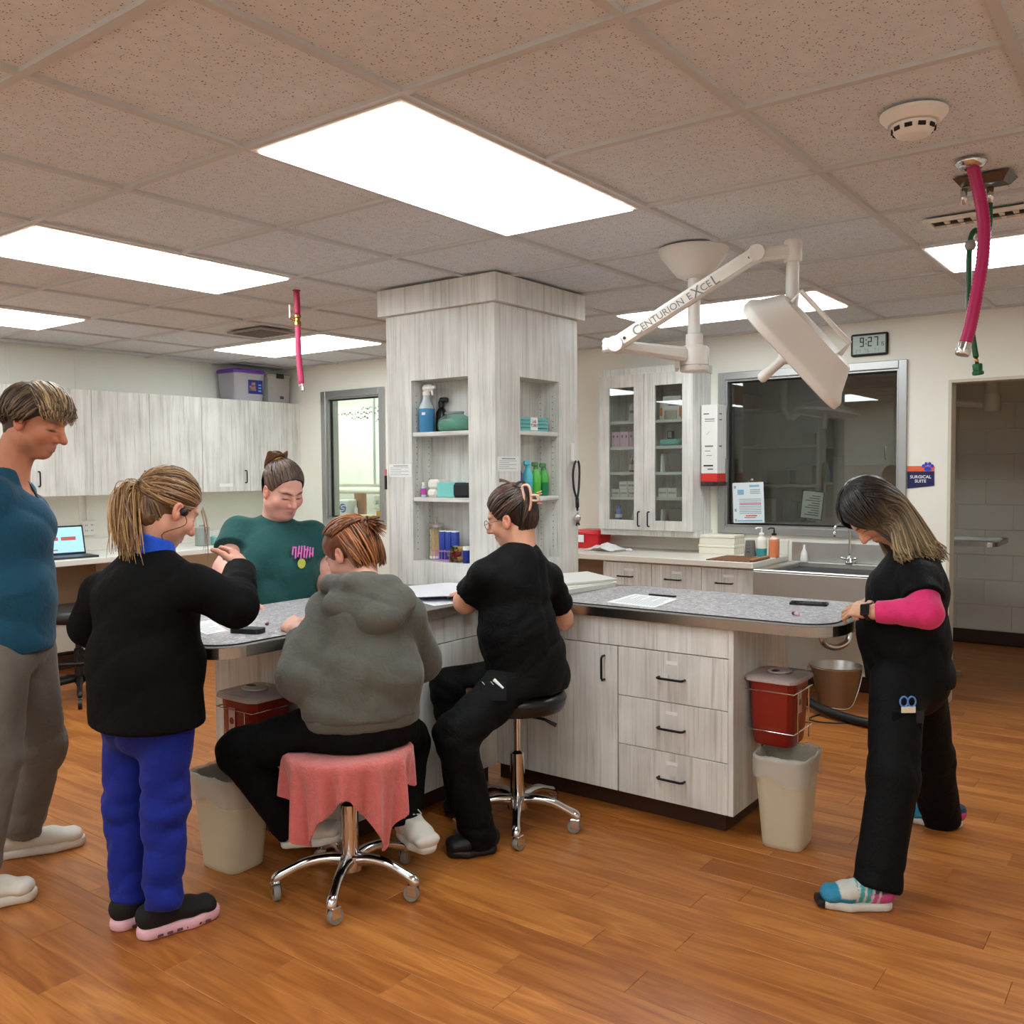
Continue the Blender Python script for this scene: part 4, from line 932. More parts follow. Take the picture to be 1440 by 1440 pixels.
for dx, dy, rr in ((-.025, .006, .0085), (-.010, .018, .009), (.010, .018, .009), (.025, .006, .0085)): b.lathe([(0, 0), (rr, 0), (rr, .003), (0, .003)], 12, F1 @ T(dx, dy, 0), 1, 1.25)
b.build('paw', mat('paw_blue', (38, 70, 200), .4), sg)
text('suite', Matrix(((0, 0, -1, XR-.0046), (-1, 0, 0, -.215), (0, 1, 0, 1.358), (0, 0, 0, 1))), 'lettering', mat('sign_white', (236, 238, 246), .5), sg)
# ================================================================ surgery behind the glass: shelving, round lamp, tray table, clipboard
M_DIM = mat('surgery_white', (228, 226, 218), .5)
sh = thing('shelf_unit', 'white shelf unit in the dark surgery behind the window', 'shelf', (6.35, 1.5, 0))
b = MB()
for y in (1.02, 1.70, 2.35): b.box((6.15, y-.012, 0), (6.53, y+.012, 2.1))
b.box((6.51, 1.02, 0), (6.53, 2.35, 2.1)); b.build('carcass', M_DIM, sh)
for z in (.5, .95, 1.28, 1.62, 1.95):
    box('shelf', (6.16, 1.033, z-.012), (6.509, 1.687, z+.012), M_DIM, sh); box('shelf', (6.16, 1.713, z-.012), (6.509, 2.337, z+.012), M_DIM, sh)
for k, (y, z, w, h, c_, d_) in enumerate(((1.1, 1.293, .14, .16, (196, 190, 178), 'left carton'), (1.3, 1.293, .2, .12, (170, 166, 156), 'long carton'), (1.08, 1.633, .1, .1, (214, 208, 196), 'small carton'), (1.42, .963, .13, .2, (220, 216, 206), 'jug-shaped carton'), (1.2, .963, .1, .18, (150, 146, 138), 'grey carton'))):
    carton('stored_box', 'dim %s on the shelves of the dark surgery' % d_, (6.25, y, z), (6.42, y+w, z+h), c_, 'boxes in the dark surgery')
for k, (y0, y1) in enumerate(((.02, .42), (.43, .83))):
    t = thing('wall_cabinet', 'white wall cabinet in the dark surgery, %s one' % ['right', 'left'][k], 'cabinet', (6.4, (y0+y1)/2, 1.45)); MB().box((6.26, y0, 1.45), (6.535, y1, 2.1), .004).build('body', M_DIM, t); MB().box((6.24, y0+.003, 1.453), (6.258, y1-.003, 2.097), .003).build('door', mat('surgery_door', (222, 220, 210), .45), t); handle(t.children[-1], (6.24, y0+.06, 1.55), (0, 0, 1), .1, (-1, 0, 0))
lm = thing('surgery_lamp', 'round white surgical lamp hanging in the dark surgery', 'lamp', (5.5, .75, 1.85))
Ml = T(5.45, .72, 1.86) @ RY(.12) @ RX(.1)
MB().lathe([(0, .06), (.1, .055), (.22, .03), (.25, .0), (.245, -.02), (.235, -.022), (.23, -.01), (0, -.008)], 36, Ml).build('head', M_DIM, lm, True, None, 50)
MB().lathe([(.02, -.01), (.022, -.03), (.02, -.12), (.012, -.13), (0, -.132)], 14, Ml).build('handle', M_DIM, lm, True)
MB().tube(bez([(5.5, 1.02, 1.83), (5.5, .92, 1.9), (5.47, .8, 1.93), (5.45, .72, 1.92)], 5), .03, 12).build('arm', M_DIM, lm, True)
MB().tube([(5.5, 1.08, 2.345), (5.5, 1.08, 1.9), (5.5, 1.03, 1.82)], .03, 12).build('pole', M_DIM, lm, True)
l2 = thing('surgery_lamp', 'faint second lamp arm beyond the doorway top', 'lamp', (5.8, -.32, 1.9))
MB().tube([(5.8, -.36, 2.345), (5.8, -.36, 1.95)], .045, 14).build('pole', M_DIM, l2, True); MB().lathe([(.055, -.07), (.06, -.05), (.06, .05), (.05, .07)], 18, T(5.8, -.36, 1.9)).build('hub', M_DIM, l2, True, None, 40); MB().tube([(5.8, -.34, 1.88), (5.8, .1, 1.93)], .026, 12).build('arm', M_DIM, l2, True)
tt = thing('tray_stand', 'steel instrument tray stand seen through the doorway', 'table', (5.5, -.25, 0))
MB().prism(rrect(5.15, -.50, 5.65, .1, .05), .895, .90).build('tray', M_STEEL, tt); ring(rrect(5.15, -.50, 5.65, .1, .05), .008, .893, .925).build('rim', M_STEEL, tt)
MB().tube([(5.4, -.05, .03), (5.4, -.05, .89)], .016, 12).build('post', M_STEEL, tt); MB().box((5.3, -.12, .86), (5.5, .0, .892), .003).build('clamp', M_STEEL, tt)
b = MB(); b.box((5.15, -.08, 0), (5.65, -.03, .03), .005); b.box((5.15, -.3, 0), (5.2, .2, .03), .005); b.build('base', M_STEEL, tt)
sheet_o = thing('hanging_form', 'framed grey form hung inside the surgery window', 'paper', (4.44, .49, 1.1)); Mf = T(4.437, .49, 1.185) @ RX(math.radians(6))
MB().box((0, -.068, -.09), (.001, .068, .09), 0, Mf).build('page', mat('dim_page', (172, 172, 164), .6), sheet_o)
b = MB()
for lo, hi in (((-.002, -.074, -.096), (.002, -.068, .096)), ((-.002, .068, -.096), (.002, .074, .096)), ((-.002, -.068, -.096), (.002, .068, -.09)), ((-.002, -.068, .09), (.002, .068, .096))): b.box(lo, hi, 0, Mf)
b.build('frame', M_DARK, sheet_o); b = MB()
for k in range(9): b.box((-.001, -.05, -.07+.016*k), (-.0002, .045-.02*(k % 3), -.064+.016*k), 0, Mf)
b.build('print', M_INK, sheet_o)
# ================================================================ exam room behind the small window
wb = thing('whiteboard', 'white marker board with handwriting behind the small far window', 'whiteboard', (5.19, 5.6, 1.3)); MB().box((5.18, 4.9, 1.3), (5.198, 6.25, 2.3)).build('board', mat('board_white', (232, 232, 220), .3), wb)
b = MB()
for k, (z, y0, y1) in enumerate(((2.10, 5.26, 5.52), (2.05, 5.26, 5.88), (2.005, 5.42, 5.66), (1.965, 5.27, 5.30))):
    y = y0
    while y < y1:
        w = .010+.018*random.random(); b.box((5.1785, y, z+.010*math.sin(y*60)-.006), (5.1797, y+w, z+.010*math.sin(y*60)+.003+.010*random.random())); y += w+.008+(.02 if random.random() < .2 else 0)
b.build('handwriting', M_INK, wb); MB().box((5.165, 5.325, 1.3), (5.178, 5.343, 2.3)).build('rail', M_ALU, wb)
rl = thing('paper_roll_holder', 'white wall rail behind the small far window', 'rail', (5.1, 5.5, 1.2)); MB().cyl((5.1, 4.9, 1.235), (5.1, 5.95, 1.235), .035, 18).build('roll', M_OFFW, rl, True, None, 40)
MB().box((5.1, 5.0, 1.19), (5.199, 5.05, 1.27), .004).build('bracket', M_ALU, rl); MB().box((5.1, 5.97, 1.19), (5.199, 6.0, 1.27), .004).build('bracket', M_ALU, rl)
ec = thing('worktop', 'pale counter in the room behind the small far window', 'countertop', (4.1, 4.4, 0)); MB().box((3.83, 3.12, .99), (4.35, 5.19, 1.022), .003).build('slab', M_OFFW, ec)
MB().box((3.85, 3.14, .0), (4.33, 5.17, .989), .003).build('base', M_OFFW, ec)
ze = 1.0225
lb = thing('logo_box', 'white box with a round blue S logo in the far window', 'box', (3.93, 4.42, ze)); MB().box((3.88, 4.345, ze), (3.98, 4.50, 1.19), .012).build('body', M_WHITE, lb)
FL = Matrix(((0, 0, -1, 3.8792), (-1, 0, 0, 4.425), (0, 1, 0, 1.115), (0, 0, 0, 1)))
MB().lathe([(0, 0), (.04, 0), (.04, .0005), (0, .0005)], 28, FL).build('blue_disc', mat('logo_blue', (62, 92, 172), .4), lb); b = MB()
b.tube([FL @ Vector(p) for p in ((.034, .018, .001), (.012, .024, .001), (-.018, .014, .001), (-.018, -.0, .001), (.018, -.002, .001), (.018, -.014, .001), (-.012, -.024, .001), (-.034, -.018, .001))], .0045, 6); b.build('white_s', M_PAPER, lb)
t = thing('paper_towel', 'brown paper stack beside the logo box in the far window', 'paper', (4.0, 4.3, ze)); MB().box((3.99, 4.27, ze), (4.02, 4.40, 1.245), .003).build('stack', mat('kraft', (176, 124, 92), .7), t)
t = thing('soap_dispenser', 'small white dispenser before the brown paper in the far window', 'dispenser', (3.94, 4.315, ze)); MB().lathe([(.016, 0), (.017, .004), (.017, .09), (.008, .1), (.008, .115), (0, .116)], 14, T(3.93, 4.315, ze)).build('body', M_WHITE, t, True, None, 45)
t = thing('notepad', 'yellow pad lying in the far window', 'pad', (3.93, 4.15, ze)); MB().box((3.87, 4.035, ze), (3.97, 4.29, 1.06), .006).build('pages', mat('pale_yellow', (236, 228, 176), .6), t)
t = thing('pill_jar', 'amber jar at the right end of the far window', 'jar', (3.9, 3.995, ze)); MB().lathe([(.026, 0), (.028, .003), (.028, .03)], 18, T(3.9, 3.995, ze)).build('base', mat('jar_brown', (110, 66, 34), .4), t, True, None, 40); MB().lathe([(.028, .0305), (.028, .075), (.022, .082), (0, .083)], 18, T(3.9, 3.995, ze)).build('cap', mat('jar_amber', (226, 158, 40), .4), t, True, None, 40)
t = thing('door_latch', 'small steel latch plate in the room behind the far window', 'latch', (5.16, 5.3, 1.05)); MB().box((5.165, 5.26, 1.04), (5.199, 5.34, 1.18), .004).build('plate', M_STEEL, t); MB().cyl((5.13, 5.3, 1.11), (5.165, 5.3, 1.11), .02, 14).build('knob', M_STEEL, t)
# ================================================================ left back: wall cabinets, desk, laptop, chair, tubs
UY = 4.75
edges = [.90, 1.35, 1.80, 2.25, 2.70, 3.155, 3.61]
for k in range(6):
    x0, x1 = edges[k]+.0015, edges[k+1]-.0015
    pos = ['first from the left, behind the man in teal', 'second from the left, behind the man in teal', 'third from the left, above the wall outlet', 'above the ponytail of the girl in black', 'under the purple-lidded tub', 'in the far corner under the grey tub'][k]
    t = thing('wall_cabinet', 'pale wood-grain wall cabinet, '+pos, 'cabinet', ((x0+x1)/2, 4.9, 1.28), 'wall cabinets on the left wall')
    box('body', (x0, UY+.021, 1.28), (x1, YL-.001, 2.03), M_LAM, t); d = box('door', (x0, UY, 1.28), (x1, UY+.02, 2.03), M_LAM, t, .0012)
    hx = x1-.055 if k % 2 == 0 else x0+.055
    if k in (0, 2, 4): handle(d, (x1-.05, UY, 1.40), (0, 0, 1), .1, (0, -1, 0))
    if k in (1,): handle(d, (x0+.06, UY, 1.40), (0, 0, 1), .1, (0, -1, 0))
    if k in (2, 3, 4): MB().box((x0+.15, UY-.0008, 1.32), (x0+.28, UY-.0001, 1.345)).build('label_strip', mat('label_strip', (232, 232, 230), .5), d)
struct(box('trim_6', (3.612, UY+.004, 1.28), (3.699, UY+.02, 2.03), M_LAM))
dk = thing('desk', 'white laminate desk along the left wall holding the laptop', 'desk', (1.6, 4.75, 0))
MB().box((.2, 4.45, .818), (XF-.002, YL-.001, .858), .004).build('top', mat('desk_white', (230, 228, 222), .4), dk)
MB().box((.2, YL-.02, .8585), (XF-.002, YL-.001, .95), .003).build('upstand', mat('desk_white', (230, 228, 222), .4), dk)
for x in (.22, 1.95, 3.5): MB().box((x, 4.5, 0), (x+.02, YL-.02, .817)).build('side_panel', M_LAM, dk)
MB().box((.24, 5.03, .35), (1.95, 5.045, .817)).build('modesty_panel', mat('tan_panel', (150, 134, 112), .6), dk)
lp = thing('laptop', 'open black laptop with a blue screen on the desk', 'laptop', (1.62, 4.72, .858)); M = T(1.545, 4.63, .8585) @ RZ(math.radians(-6))
MB().prism(rrect(-.16, -.11, .16, .11, .01, 3), 0, .014, M).build('keyboard_base', mat('laptop_grey', (52, 54, 58), .4), lp)
M2 = M @ T(0, .108, .014) @ RX(math.radians(-14))
MB().box((-.16, 0, 0), (.16, .007, .205), .003, M2).build('lid', M_BLACK, lp)
MB().box((-.148, -.0012, .014), (.148, -.0002, .193), 0, M2).build('screen', mat('screen_blue', (150, 196, 226), .3, emit=.55), lp)
b = MB()
for x0, x1, z0, z1 in ((-.13, -.02, .16, .17), (-.11, -.02, .10, .125), (.0, .10, .10, .125), (-.12, -.03, .03, .038), (-.14, -.138, .03, .17)): b.box((x0, -.002, z0), (x1, -.0013, z1), 0, M2)
b.build('screen_blocks', mat('screen_red', (170, 84, 84), .4, emit=.3), lp)
ol = thing('wall_outlet', 'white four-socket outlet box on the wall under the cabinets', 'outlet', (1.92, YL, .98)); MB().box((1.865, YL-.03, .975), (1.975, YL-.001, 1.085), .006).build('box', M_WHITE, ol)
b = MB()
for dx in (-.022, .022):
    for dz_ in (-.02, .02):
        for s_ in (-.006, .006): b.box((1.92+dx+s_-.0018, YL-.0312, 1.03+dz_-.004), (1.92+dx+s_+.0018, YL-.0302, 1.03+dz_+.006))
b.build('slots', M_DARK, ol); MB().tube([(1.92, YL-.012, 1.085), (1.92, YL-.012, 1.28)], .009, 8).build('conduit', M_WHITE, ol)
t = thing('canister', 'clear plastic canister on the desk behind the green shirt', 'canister', (2.72, 4.75, .858)); MB().lathe([(.05, 0), (.055, .004), (.055, .13), (.052, .13), (.052, .006), (0, .006)], 20, T(2.66, 4.72, .8585), caps=False).build('body', film_mat('clear_film', (216, 222, 220), .3), t, True, None, 45); MB().lathe([(.057, .1305), (.057, .145), (.02, .15), (.02, .165), (0, .166)], 20, T(2.66, 4.72, .8585)).build('lid', film_mat('clear_film', (216, 222, 220), .3), t, True, None, 45)
t = thing('desk_tray', 'pale teal tray on the desk behind the green shirt', 'tray', (2.8, 4.68, .858)); MB().box((2.74, 4.6, .8585), (2.98, 4.74, .93), .008).build('body', mat('teal_pale', (150, 206, 200), .4), t)
t = thing('desk_tray', 'pale teal tray on the desk right of the hoodie wearer', 'tray', (3.3, 4.68, .858)); MB().box((3.25, 4.6, .8585), (3.48, 4.74, .94), .008).build('body', mat('teal_pale', (150, 206, 200), .4), t)
# tubs on top of the wall cabinets
tb = thing('storage_tub', 'clear storage tub with purple lid on top of the wall cabinets', 'tub', (3.22, 4.9, 2.03))
Mt = T(3.20, 4.905, 2.031)
MB().lathe([(.9, 0), (.92, .004), (1, .22), (1.02, .222), (1.02, .228)], 28, Mt, .155, .135, True, 8).build('bin', film_mat('tub_film', (196, 194, 204), .75), tb, True, None, 40)
MB().lathe([(1.05, .2285), (1.06, .235), (1.06, .25), (1.0, .262), (.3, .266), (0, .266)], 28, Mt, .155, .135, False, 8).build('lid', mat('purple_lid', (110, 64, 168), .4), tb, True, None, 40)
b = MB().box((-.03, -.1345, .06), (.115, -.1335, .175), 0, Mt); lb_ = b.build('label', mat('label_navy', (36, 52, 128), .5), tb)
b = MB(); b.box((-.02, -.1352, .085), (.045, -.1347, .125), 0, Mt); b.box((.0, -.1352, .13), (.04, -.1347, .155), 0, Mt); b.build('label_photo', mat('label_mix', (150, 110, 110), .5, vary=.8, vscale=40), lb_)
b = MB()
for k in range(3): b.box((.07, -.1352, .08+.025*k), (.10, -.1347, .092+.025*k), 0, Mt)
b.build('label_print', mat('label_sky', (120, 160, 230), .5), lb_)
t2 = thing('storage_tub', 'grey clear storage tub beside the purple-lidded tub', 'tub', (3.52, 4.92, 2.03)); Mt2 = T(3.52, 4.93, 2.031)
MB().lathe([(.92, 0), (.94, .004), (1, .22), (1.02, .225)], 24, Mt2, .13, .13, True, 8).build('bin', film_mat('tub_film2', (186, 184, 180), .8), t2, True, None, 40); MB().lathe([(1.05, .2255), (1.05, .24), (.9, .25), (0, .252)], 24, Mt2, .13, .13, False, 8).build('lid', film_mat('tub_film2', (186, 184, 180), .8), t2, True, None, 40)
MB().box((-.04, -.142, .21), (.04, -.13, .25), .004, Mt2).build('latch', M_BLACK, t2); MB().box((.0, -.132, .035), (.04, -.1285, .06), .002, Mt2).build('tag', mat('tag_dark', (60, 60, 64), .5), t2)
# office chair
oc = thing('task_chair', 'black task stool with foot ring at the desk', 'chair', (1.33, 4.13, 0)); Mo = T(1.33, 4.13, 0)
MB().lathe([(0, .50), (.18, .50), (.235, .515), (.245, .54), (.235, .575), (.19, .592), (0, .598)], 36, Mo).build('seat', mat('black_vinyl', (22, 22, 23), .4), oc, True, None, 60)
MB().lathe([(.028, .1), (.028, .32), (.018, .325), (.018, .5)], 16, Mo).build('gas_lift', M_BLACK, oc, True, None, 40)
MB().tube([Mo @ Vector((.21*math.cos(a), .21*math.sin(a), .26)) for a in np.linspace(0, 2*math.pi, 32, endpoint=False)], .013, 10, True).build('foot_ring', M_BLACKM, oc, True)
for k in range(5):
    a = k*2*math.pi/5+math.radians(-118); ca, sa = math.cos(a), math.sin(a)
    MB().tube(bez([Mo @ Vector((.02*ca, .02*sa, .13)), Mo @ Vector((.15*ca, .15*sa, .115)), Mo @ Vector((.29*ca, .29*sa, .075))], 4), [.022]*4+[.016]*4+[.014], 8).build('base_arm', M_BLACK, oc, True)
    w_ = MB().cyl(Mo @ Vector((.3*ca-.012*sa, .3*sa+.012*ca, .03)), Mo @ Vector((.3*ca+.012*sa, .3*sa-.012*ca, .03)), .03, 18).build('caster', M_BLACK, oc, True, None, 40)
    if k < 3: MB().tube([Mo @ Vector((.03*math.cos(a), .03*math.sin(a), .26)), Mo @ Vector((.21*math.cos(a), .21*math.sin(a), .26))], .008, 8).build('ring_spoke', M_BLACKM, oc)
# ================================================================ ceiling fixtures
sd = thing('smoke_detector', 'white round smoke detector on the ceiling at upper right', 'smoke detector', (.87, -.95, ZC)); Md = T(.90, -.955, ZC+.003) @ RX(math.pi)
MB().lathe([(.082, 0), (.082, .008), (.07, .022), (.062, .028), (0, .03)], 36, Md).build('base', M_WHITE, sd, True, None, 30)
MB().lathe([(.055, .0305), (.05, .045), (.042, .056), (.03, .06), (0, .061)], 30, Md).build('cap', M_WHITE, sd, True, None, 40)
b = MB()
for k in range(10):
    a = k*2*math.pi/10; b.box((.0495, -.009, .038), (.0535, .009, .048), 0, Md @ RZ(a))
b.build('slots', M_DARK, sd)
# long pink hose with chrome collar
ph_ = thing('oxygen_hose', 'long pink coiled hose hanging from a chrome collar at upper right', 'hose', (1.40, -1.0, 1.75))
MB().lathe([(.045, 0), (.046, -.006), (.03, -.02), (.02, -.022)], 28, T(1.405, -1.0, ZC+.003), caps=False).build('collar', M_CHROME, ph_, True)
path = bez([(1.405, -1.002, 2.335), (1.416, -1.02, 2.25), (1.418, -1.034, 2.16), (1.41, -1.034, 2.05), (1.396, -1.022, 1.95), (1.38, -1.01, 1.86), (1.369, -.998, 1.80)], 18)
rad = [.0175+(.0016 if k % 2 else -.0006) for k in range(len(path))]
MB().tube(path, rad, 16).build('hose', mat('pink_hose', (182, 34, 98), .35), ph_, True)
MB().tube([path[-1]+(path[-2]-path[-1])*4, path[-1]], .0165, 14).build('cuff', mat('dark_pink', (110, 22, 58), .35), ph_, True)
b = MB(); dv = (path[-1]-path[-4]).normalized(); p0 = path[-1]; b.lathe([(.018, 0), (.018, .018), (.0215, .02), (.0215, .034), (.019, .038), (.014, .038)], 18, frame(p0, dv)); b.build('coupling', M_CHROME, ph_, True, None, 40)
# green hose with plate
gh = thing('gas_hose', 'dark green gas hose hanging from a steel ceiling plate behind the pink hose', 'hose', (1.6, -1.0, 1.7))
MB().add([(1.55, -1.08, ZC+.003), (1.66, -1.09, ZC+.003), (1.66, -.93, ZC+.003), (1.55, -.92, ZC+.003), (1.575, -1.06, ZC-.022), (1.64, -1.07, ZC-.022), (1.64, -.95, ZC-.022), (1.575, -.94, ZC-.022)], [(0, 1, 5, 4), (1, 2, 6, 5), (2, 3, 7, 6), (3, 0, 4, 7), (4, 5, 6, 7)]).build('plate', mat('dull_steel', (110, 104, 98), .35, 1.), gh)
for k, (x, y) in enumerate(((1.60, -1.02), (1.57, -.95))): MB().cyl((x, y, ZC-.03), (x, y, ZC-.08), .011, 12, .008).build('outlet_fitting', M_CHROME, gh, True)
M_GREEN = mat('green_hose', (24, 86, 52), .35)
MB().tube(bez([(1.60, -1.02, 2.26), (1.597, -1.02, 2.19), (1.585, -1.012, 2.155), (1.568, -.985, 2.175), (1.557, -.973, 2.14), (1.551, -.971, 2.05), (1.547, -.974, 1.92), (1.55, -.985, 1.84), (1.553, -.995, 1.775)], 8), .0085, 10).build('hose', M_GREEN, gh, True)
MB().lathe([(0, -.018), (.012, -.014), (.018, 0), (.012, .014), (0, .018)], 16, T(1.557, -.973, 2.128)).build('clamp_ball', mat('grey_ball', (150, 148, 144), .4), gh, True)
MB().tube([(1.553, -.995, 1.776), (1.555, -.998, 1.752)], .006, 10).build('stem', M_BRASS, gh, True)
MB().lathe([(.013, 0), (.015, .004), (.014, .022), (.017, .025), (.017, .034), (.012, .036)], 16, frame((1.555, -.998, 1.755), (.05, -.08, -1))).build('connector', mat('green_plastic', (14, 96, 52), .4), gh, True, None, 40)
# slot vent near the right light, small vent on the left
vt = thing('air_vent', 'white slotted air vent beside the ceiling light at right', 'vent', (2.1, -1.3, ZC))
b = MB(); b.box((2.00, -1.83, ZC-.012), (2.02, -.73, ZC+.002), .003); b.box((2.12, -1.83, ZC-.012), (2.14, -.73, ZC+.002), .003); b.box((2.02, -.75, ZC-.012), (2.12, -.73, ZC+.002), .003); b.build('frame', M_TROF, vt)
MB().box((2.02, -1.83, ZC-.0015), (2.12, -.75, ZC-.0005)).build('throat', mat('vent_dark', (70, 64, 58), .6), vt)
for k in range(9): MB().box((2.03, -.80-.045*k-.012, ZC-.011), (2.11, -.80-.045*k+.004, ZC-.002), 0, None).build('vane', M_TROF, vt)
MB().box((2.068, -1.82, ZC-.013), (2.074, -.76, ZC-.002)).build('divider', mat('dull_steel', (110, 104, 98), .35, 1.), vt)
v2 = thing('air_vent', 'small louvred grille on the ceiling left of the short hose', 'vent', (2.14, 3.3, ZC))
MB().box((2.03, 3.13, ZC-.010), (2.30, 3.49, ZC+.003), .004).build('frame', mat('vent_grey', (150, 140, 130), .5), v2)
for k in range(6): MB().box((2.05, 3.17+.05*k, ZC-.0135), (2.28, 3.20+.05*k, ZC-.0105), .001).build('louvre', mat('vent_dark2', (96, 88, 80), .5), v2)
# short pink hose with brass valve
sh_ = thing('oxygen_hose', 'short pink hose with brass valve hanging from the ceiling at left', 'hose', (1.415, 2.06, 1.84))
M_PINK2 = mat('pink_hose2', (198, 66, 106), .4)
MB().lathe([(.02, 0), (.018, -.004)], 16, T(1.419, 2.074, ZC+.003), caps=False).build('collar', mat('dark_pink', (110, 22, 58), .35), sh_)
MB().tube(bez([(1.419, 2.074, 2.34), (1.419, 2.072, 2.28), (1.417, 2.069, 2.22)], 4), .0155, 12).build('hose', mat('deep_pink', (176, 40, 78), .4), sh_, True)
MB().lathe([(.012, 0), (.018, .004), (.018, .02), (.013, .028), (.013, .04), (.018, .044), (.018, .056), (.012, .06)], 14, T(1.415, 2.066, 2.162)).build('valve', M_BRASS, sh_, True, None, 40)
MB().box((1.385, 2.088, 2.20), (1.393, 2.098, 2.27), .003).build('valve_lever', M_WHITE, sh_); MB().cyl((1.41, 2.07, 2.192), (1.39, 2.092, 2.205), .007, 10).build('valve_stem', M_BRASS, sh_)
MB().tube(bez([(1.415, 2.065, 2.165), (1.412, 2.06, 2.05), (1.413, 2.055, 1.97), (1.416, 2.045, 1.872)], 6), .0145, 12).build('hose', M_PINK2, sh_, True)
MB().lathe([(.013, 0), (.017, .002), (.017, .012), (.011, .014), (.012, .034), (.008, .038)], 14, frame((1.416, 2.045, 1.875), (.12, -.1, -1))).build('coupling', M_CHROME, sh_, True, None, 40)
# ================================================================ surgical lamp
M_LAMP = mat('lamp_enamel', (224, 221, 215), .35)
sl = thing('surgical_lamp', 'white articulated surgical lamp hanging from the ceiling on the right', 'surgical lamp', (1.885, .13, 1.838))
MB().lathe([(.145, 0), (.146, -.006), (.135, -.03), (.07, -.11), (.05, -.12), (.03, -.122)], 36, T(1.892, .135, ZC+.003), caps=False).build('ceiling_canopy', M_LAMP, sl, True, None, 50)
MB().lathe([(.026, 1.95), (.026, 2.235)], 20, T(1.888, .132, 0)).build('drop_pole', M_LAMP, sl, True, None, 40)
MB().lathe([(.034, 0), (.036, .004), (.036, .055), (.03, .06)], 22, T(1.884, .128, 1.935)).build('collar', M_LAMP, sl, True, None, 40)
MB().lathe([(.056, 0), (.06, .004), (.06, .022), (.056, .024), (.06, .026), (.06, .092), (.05, .105), (.02, .108)], 30, T(1.881, .126, 1.836)).build('hub', M_LAMP, sl, True, None, 40)
def bar(a, b_, w0, h0, w1, h1, up=(0, 0, 1), c=.2):
    """tapered rounded bar"""
    a, b_ = Vector(a), Vector(b_); z = (b_-a); L = z.length; M = frame(a, z, Vector(up).cross(z) if Vector(up).cross(z).length > .01 else None)
    vs, fs = [], []; sec = [(-1, -.6), (-.6, -1), (.6, -1), (1, -.6), (1, .6), (.6, 1), (-.6, 1), (-1, .6)]
    for zz_, w, h in ((0, w0, h0), (L, w1, h1)): vs += [(x*w/2, y*h/2, zz_) for x, y in sec]
    n = 8; fs = [(k, (k+1) % n, n+(k+1) % n, n+k) for k in range(n)]+[tuple(range(n))[::-1], tuple(range(n, 2*n))]
    return MB().add(vs, fs, M)
el, top, jt, yk = Vector((1.415, .232, 1.905)), Vector((1.651, -.229, 2.222)), Vector((1.70, -.292, 2.236)), Vector((1.735, -.341, 2.236))
bar((1.835, .15, 1.905), (1.43, .228, 1.905), .05, .058, .045, .04).build('lower_arm', M_LAMP, sl)
bar((1.845, .19, 1.862), (1.80, .165, 1.875), .02, .05, .02, .06).build('hub_block', M_LAMP, sl)
MB().box((-.03, -.03, -.026), (.03, .052, .026), .008, T(*el) @ RZ(math.radians(35))).build('elbow_block', M_LAMP, sl)
b = MB()
for z in (-.012, .006): b.box((-.022, .0525, z), (.022, .0535, z+.006), 0, T(*el) @ RZ(math.radians(35)))
b.build('elbow_slots', M_BLACK, sl)
side = (top-el).cross(Vector((0, 0, 1))).normalized()          # horizontal, perpendicular to the spring arm
if side.dot(Vector((-.8, -.6, 0))) < 0: side = -side
sp = MB(); dirv = (top-el).normalized(); upv = side.cross(dirv).normalized()
if upv.z < 0: upv = -upv
a0, a1 = el+side*.018+dirv*.0, top+side*.018
o = bar(a0-dirv*.01, a1+dirv*.01, .05, .056, .05, .056).build('spring_arm', M_LAMP, sl)
for p in (el, top): MB().lathe([(.028, -.036), (.031, -.032), (.031, .032), (.028, .036)], 22, frame(p+side*.02, side)).build('pivot', M_LAMP, sl, True, None, 40)
Ma = Matrix((dirv, upv, side)).transposed().to_4x4(); Larm = (a1-a0).length
Ma.translation = a0+dirv*(Larm*.5)+side*.0262
Lm = mat('arm_lettering', (120, 122, 126), .5)
def arm_text(key, s): text(key, Ma @ T(-.055+s*.78, -.002, .0006) @ Matrix.Scale(.78, 4), 'lettering', Lm, o)
arm_text('armC', -.195); arm_text('armr1', -.055); arm_text('armr2', .095); arm_text('armX', .135); arm_text('armr3', .185); arm_text('armL', .236)
for s in (-.262, .275): MB().lathe([(.006, 0), (.006, .0008), (0, .0008)], 12, Ma @ T(s, 0, .0003)).build('screw_plug', M_BLACK, o)
bar(top, yk, .05, .05, .05, .05).build('knuckle', M_LAMP, sl)
MB().lathe([(.03, -.04), (.033, -.036), (.033, .036), (.03, .04), (0, .041)], 20, T(*yk)).build('yoke_pivot', M_LAMP, sl, True, None, 40)
pv = Vector((1.668, -.352, 1.932))
MB().tube(bez([yk+Vector((0, 0, -.03)), yk+Vector((-.005, .0, -.12)), pv+Vector((.015, -.005, .10)), pv], 5), .024, 10).build('yoke', M_LAMP, sl, True)
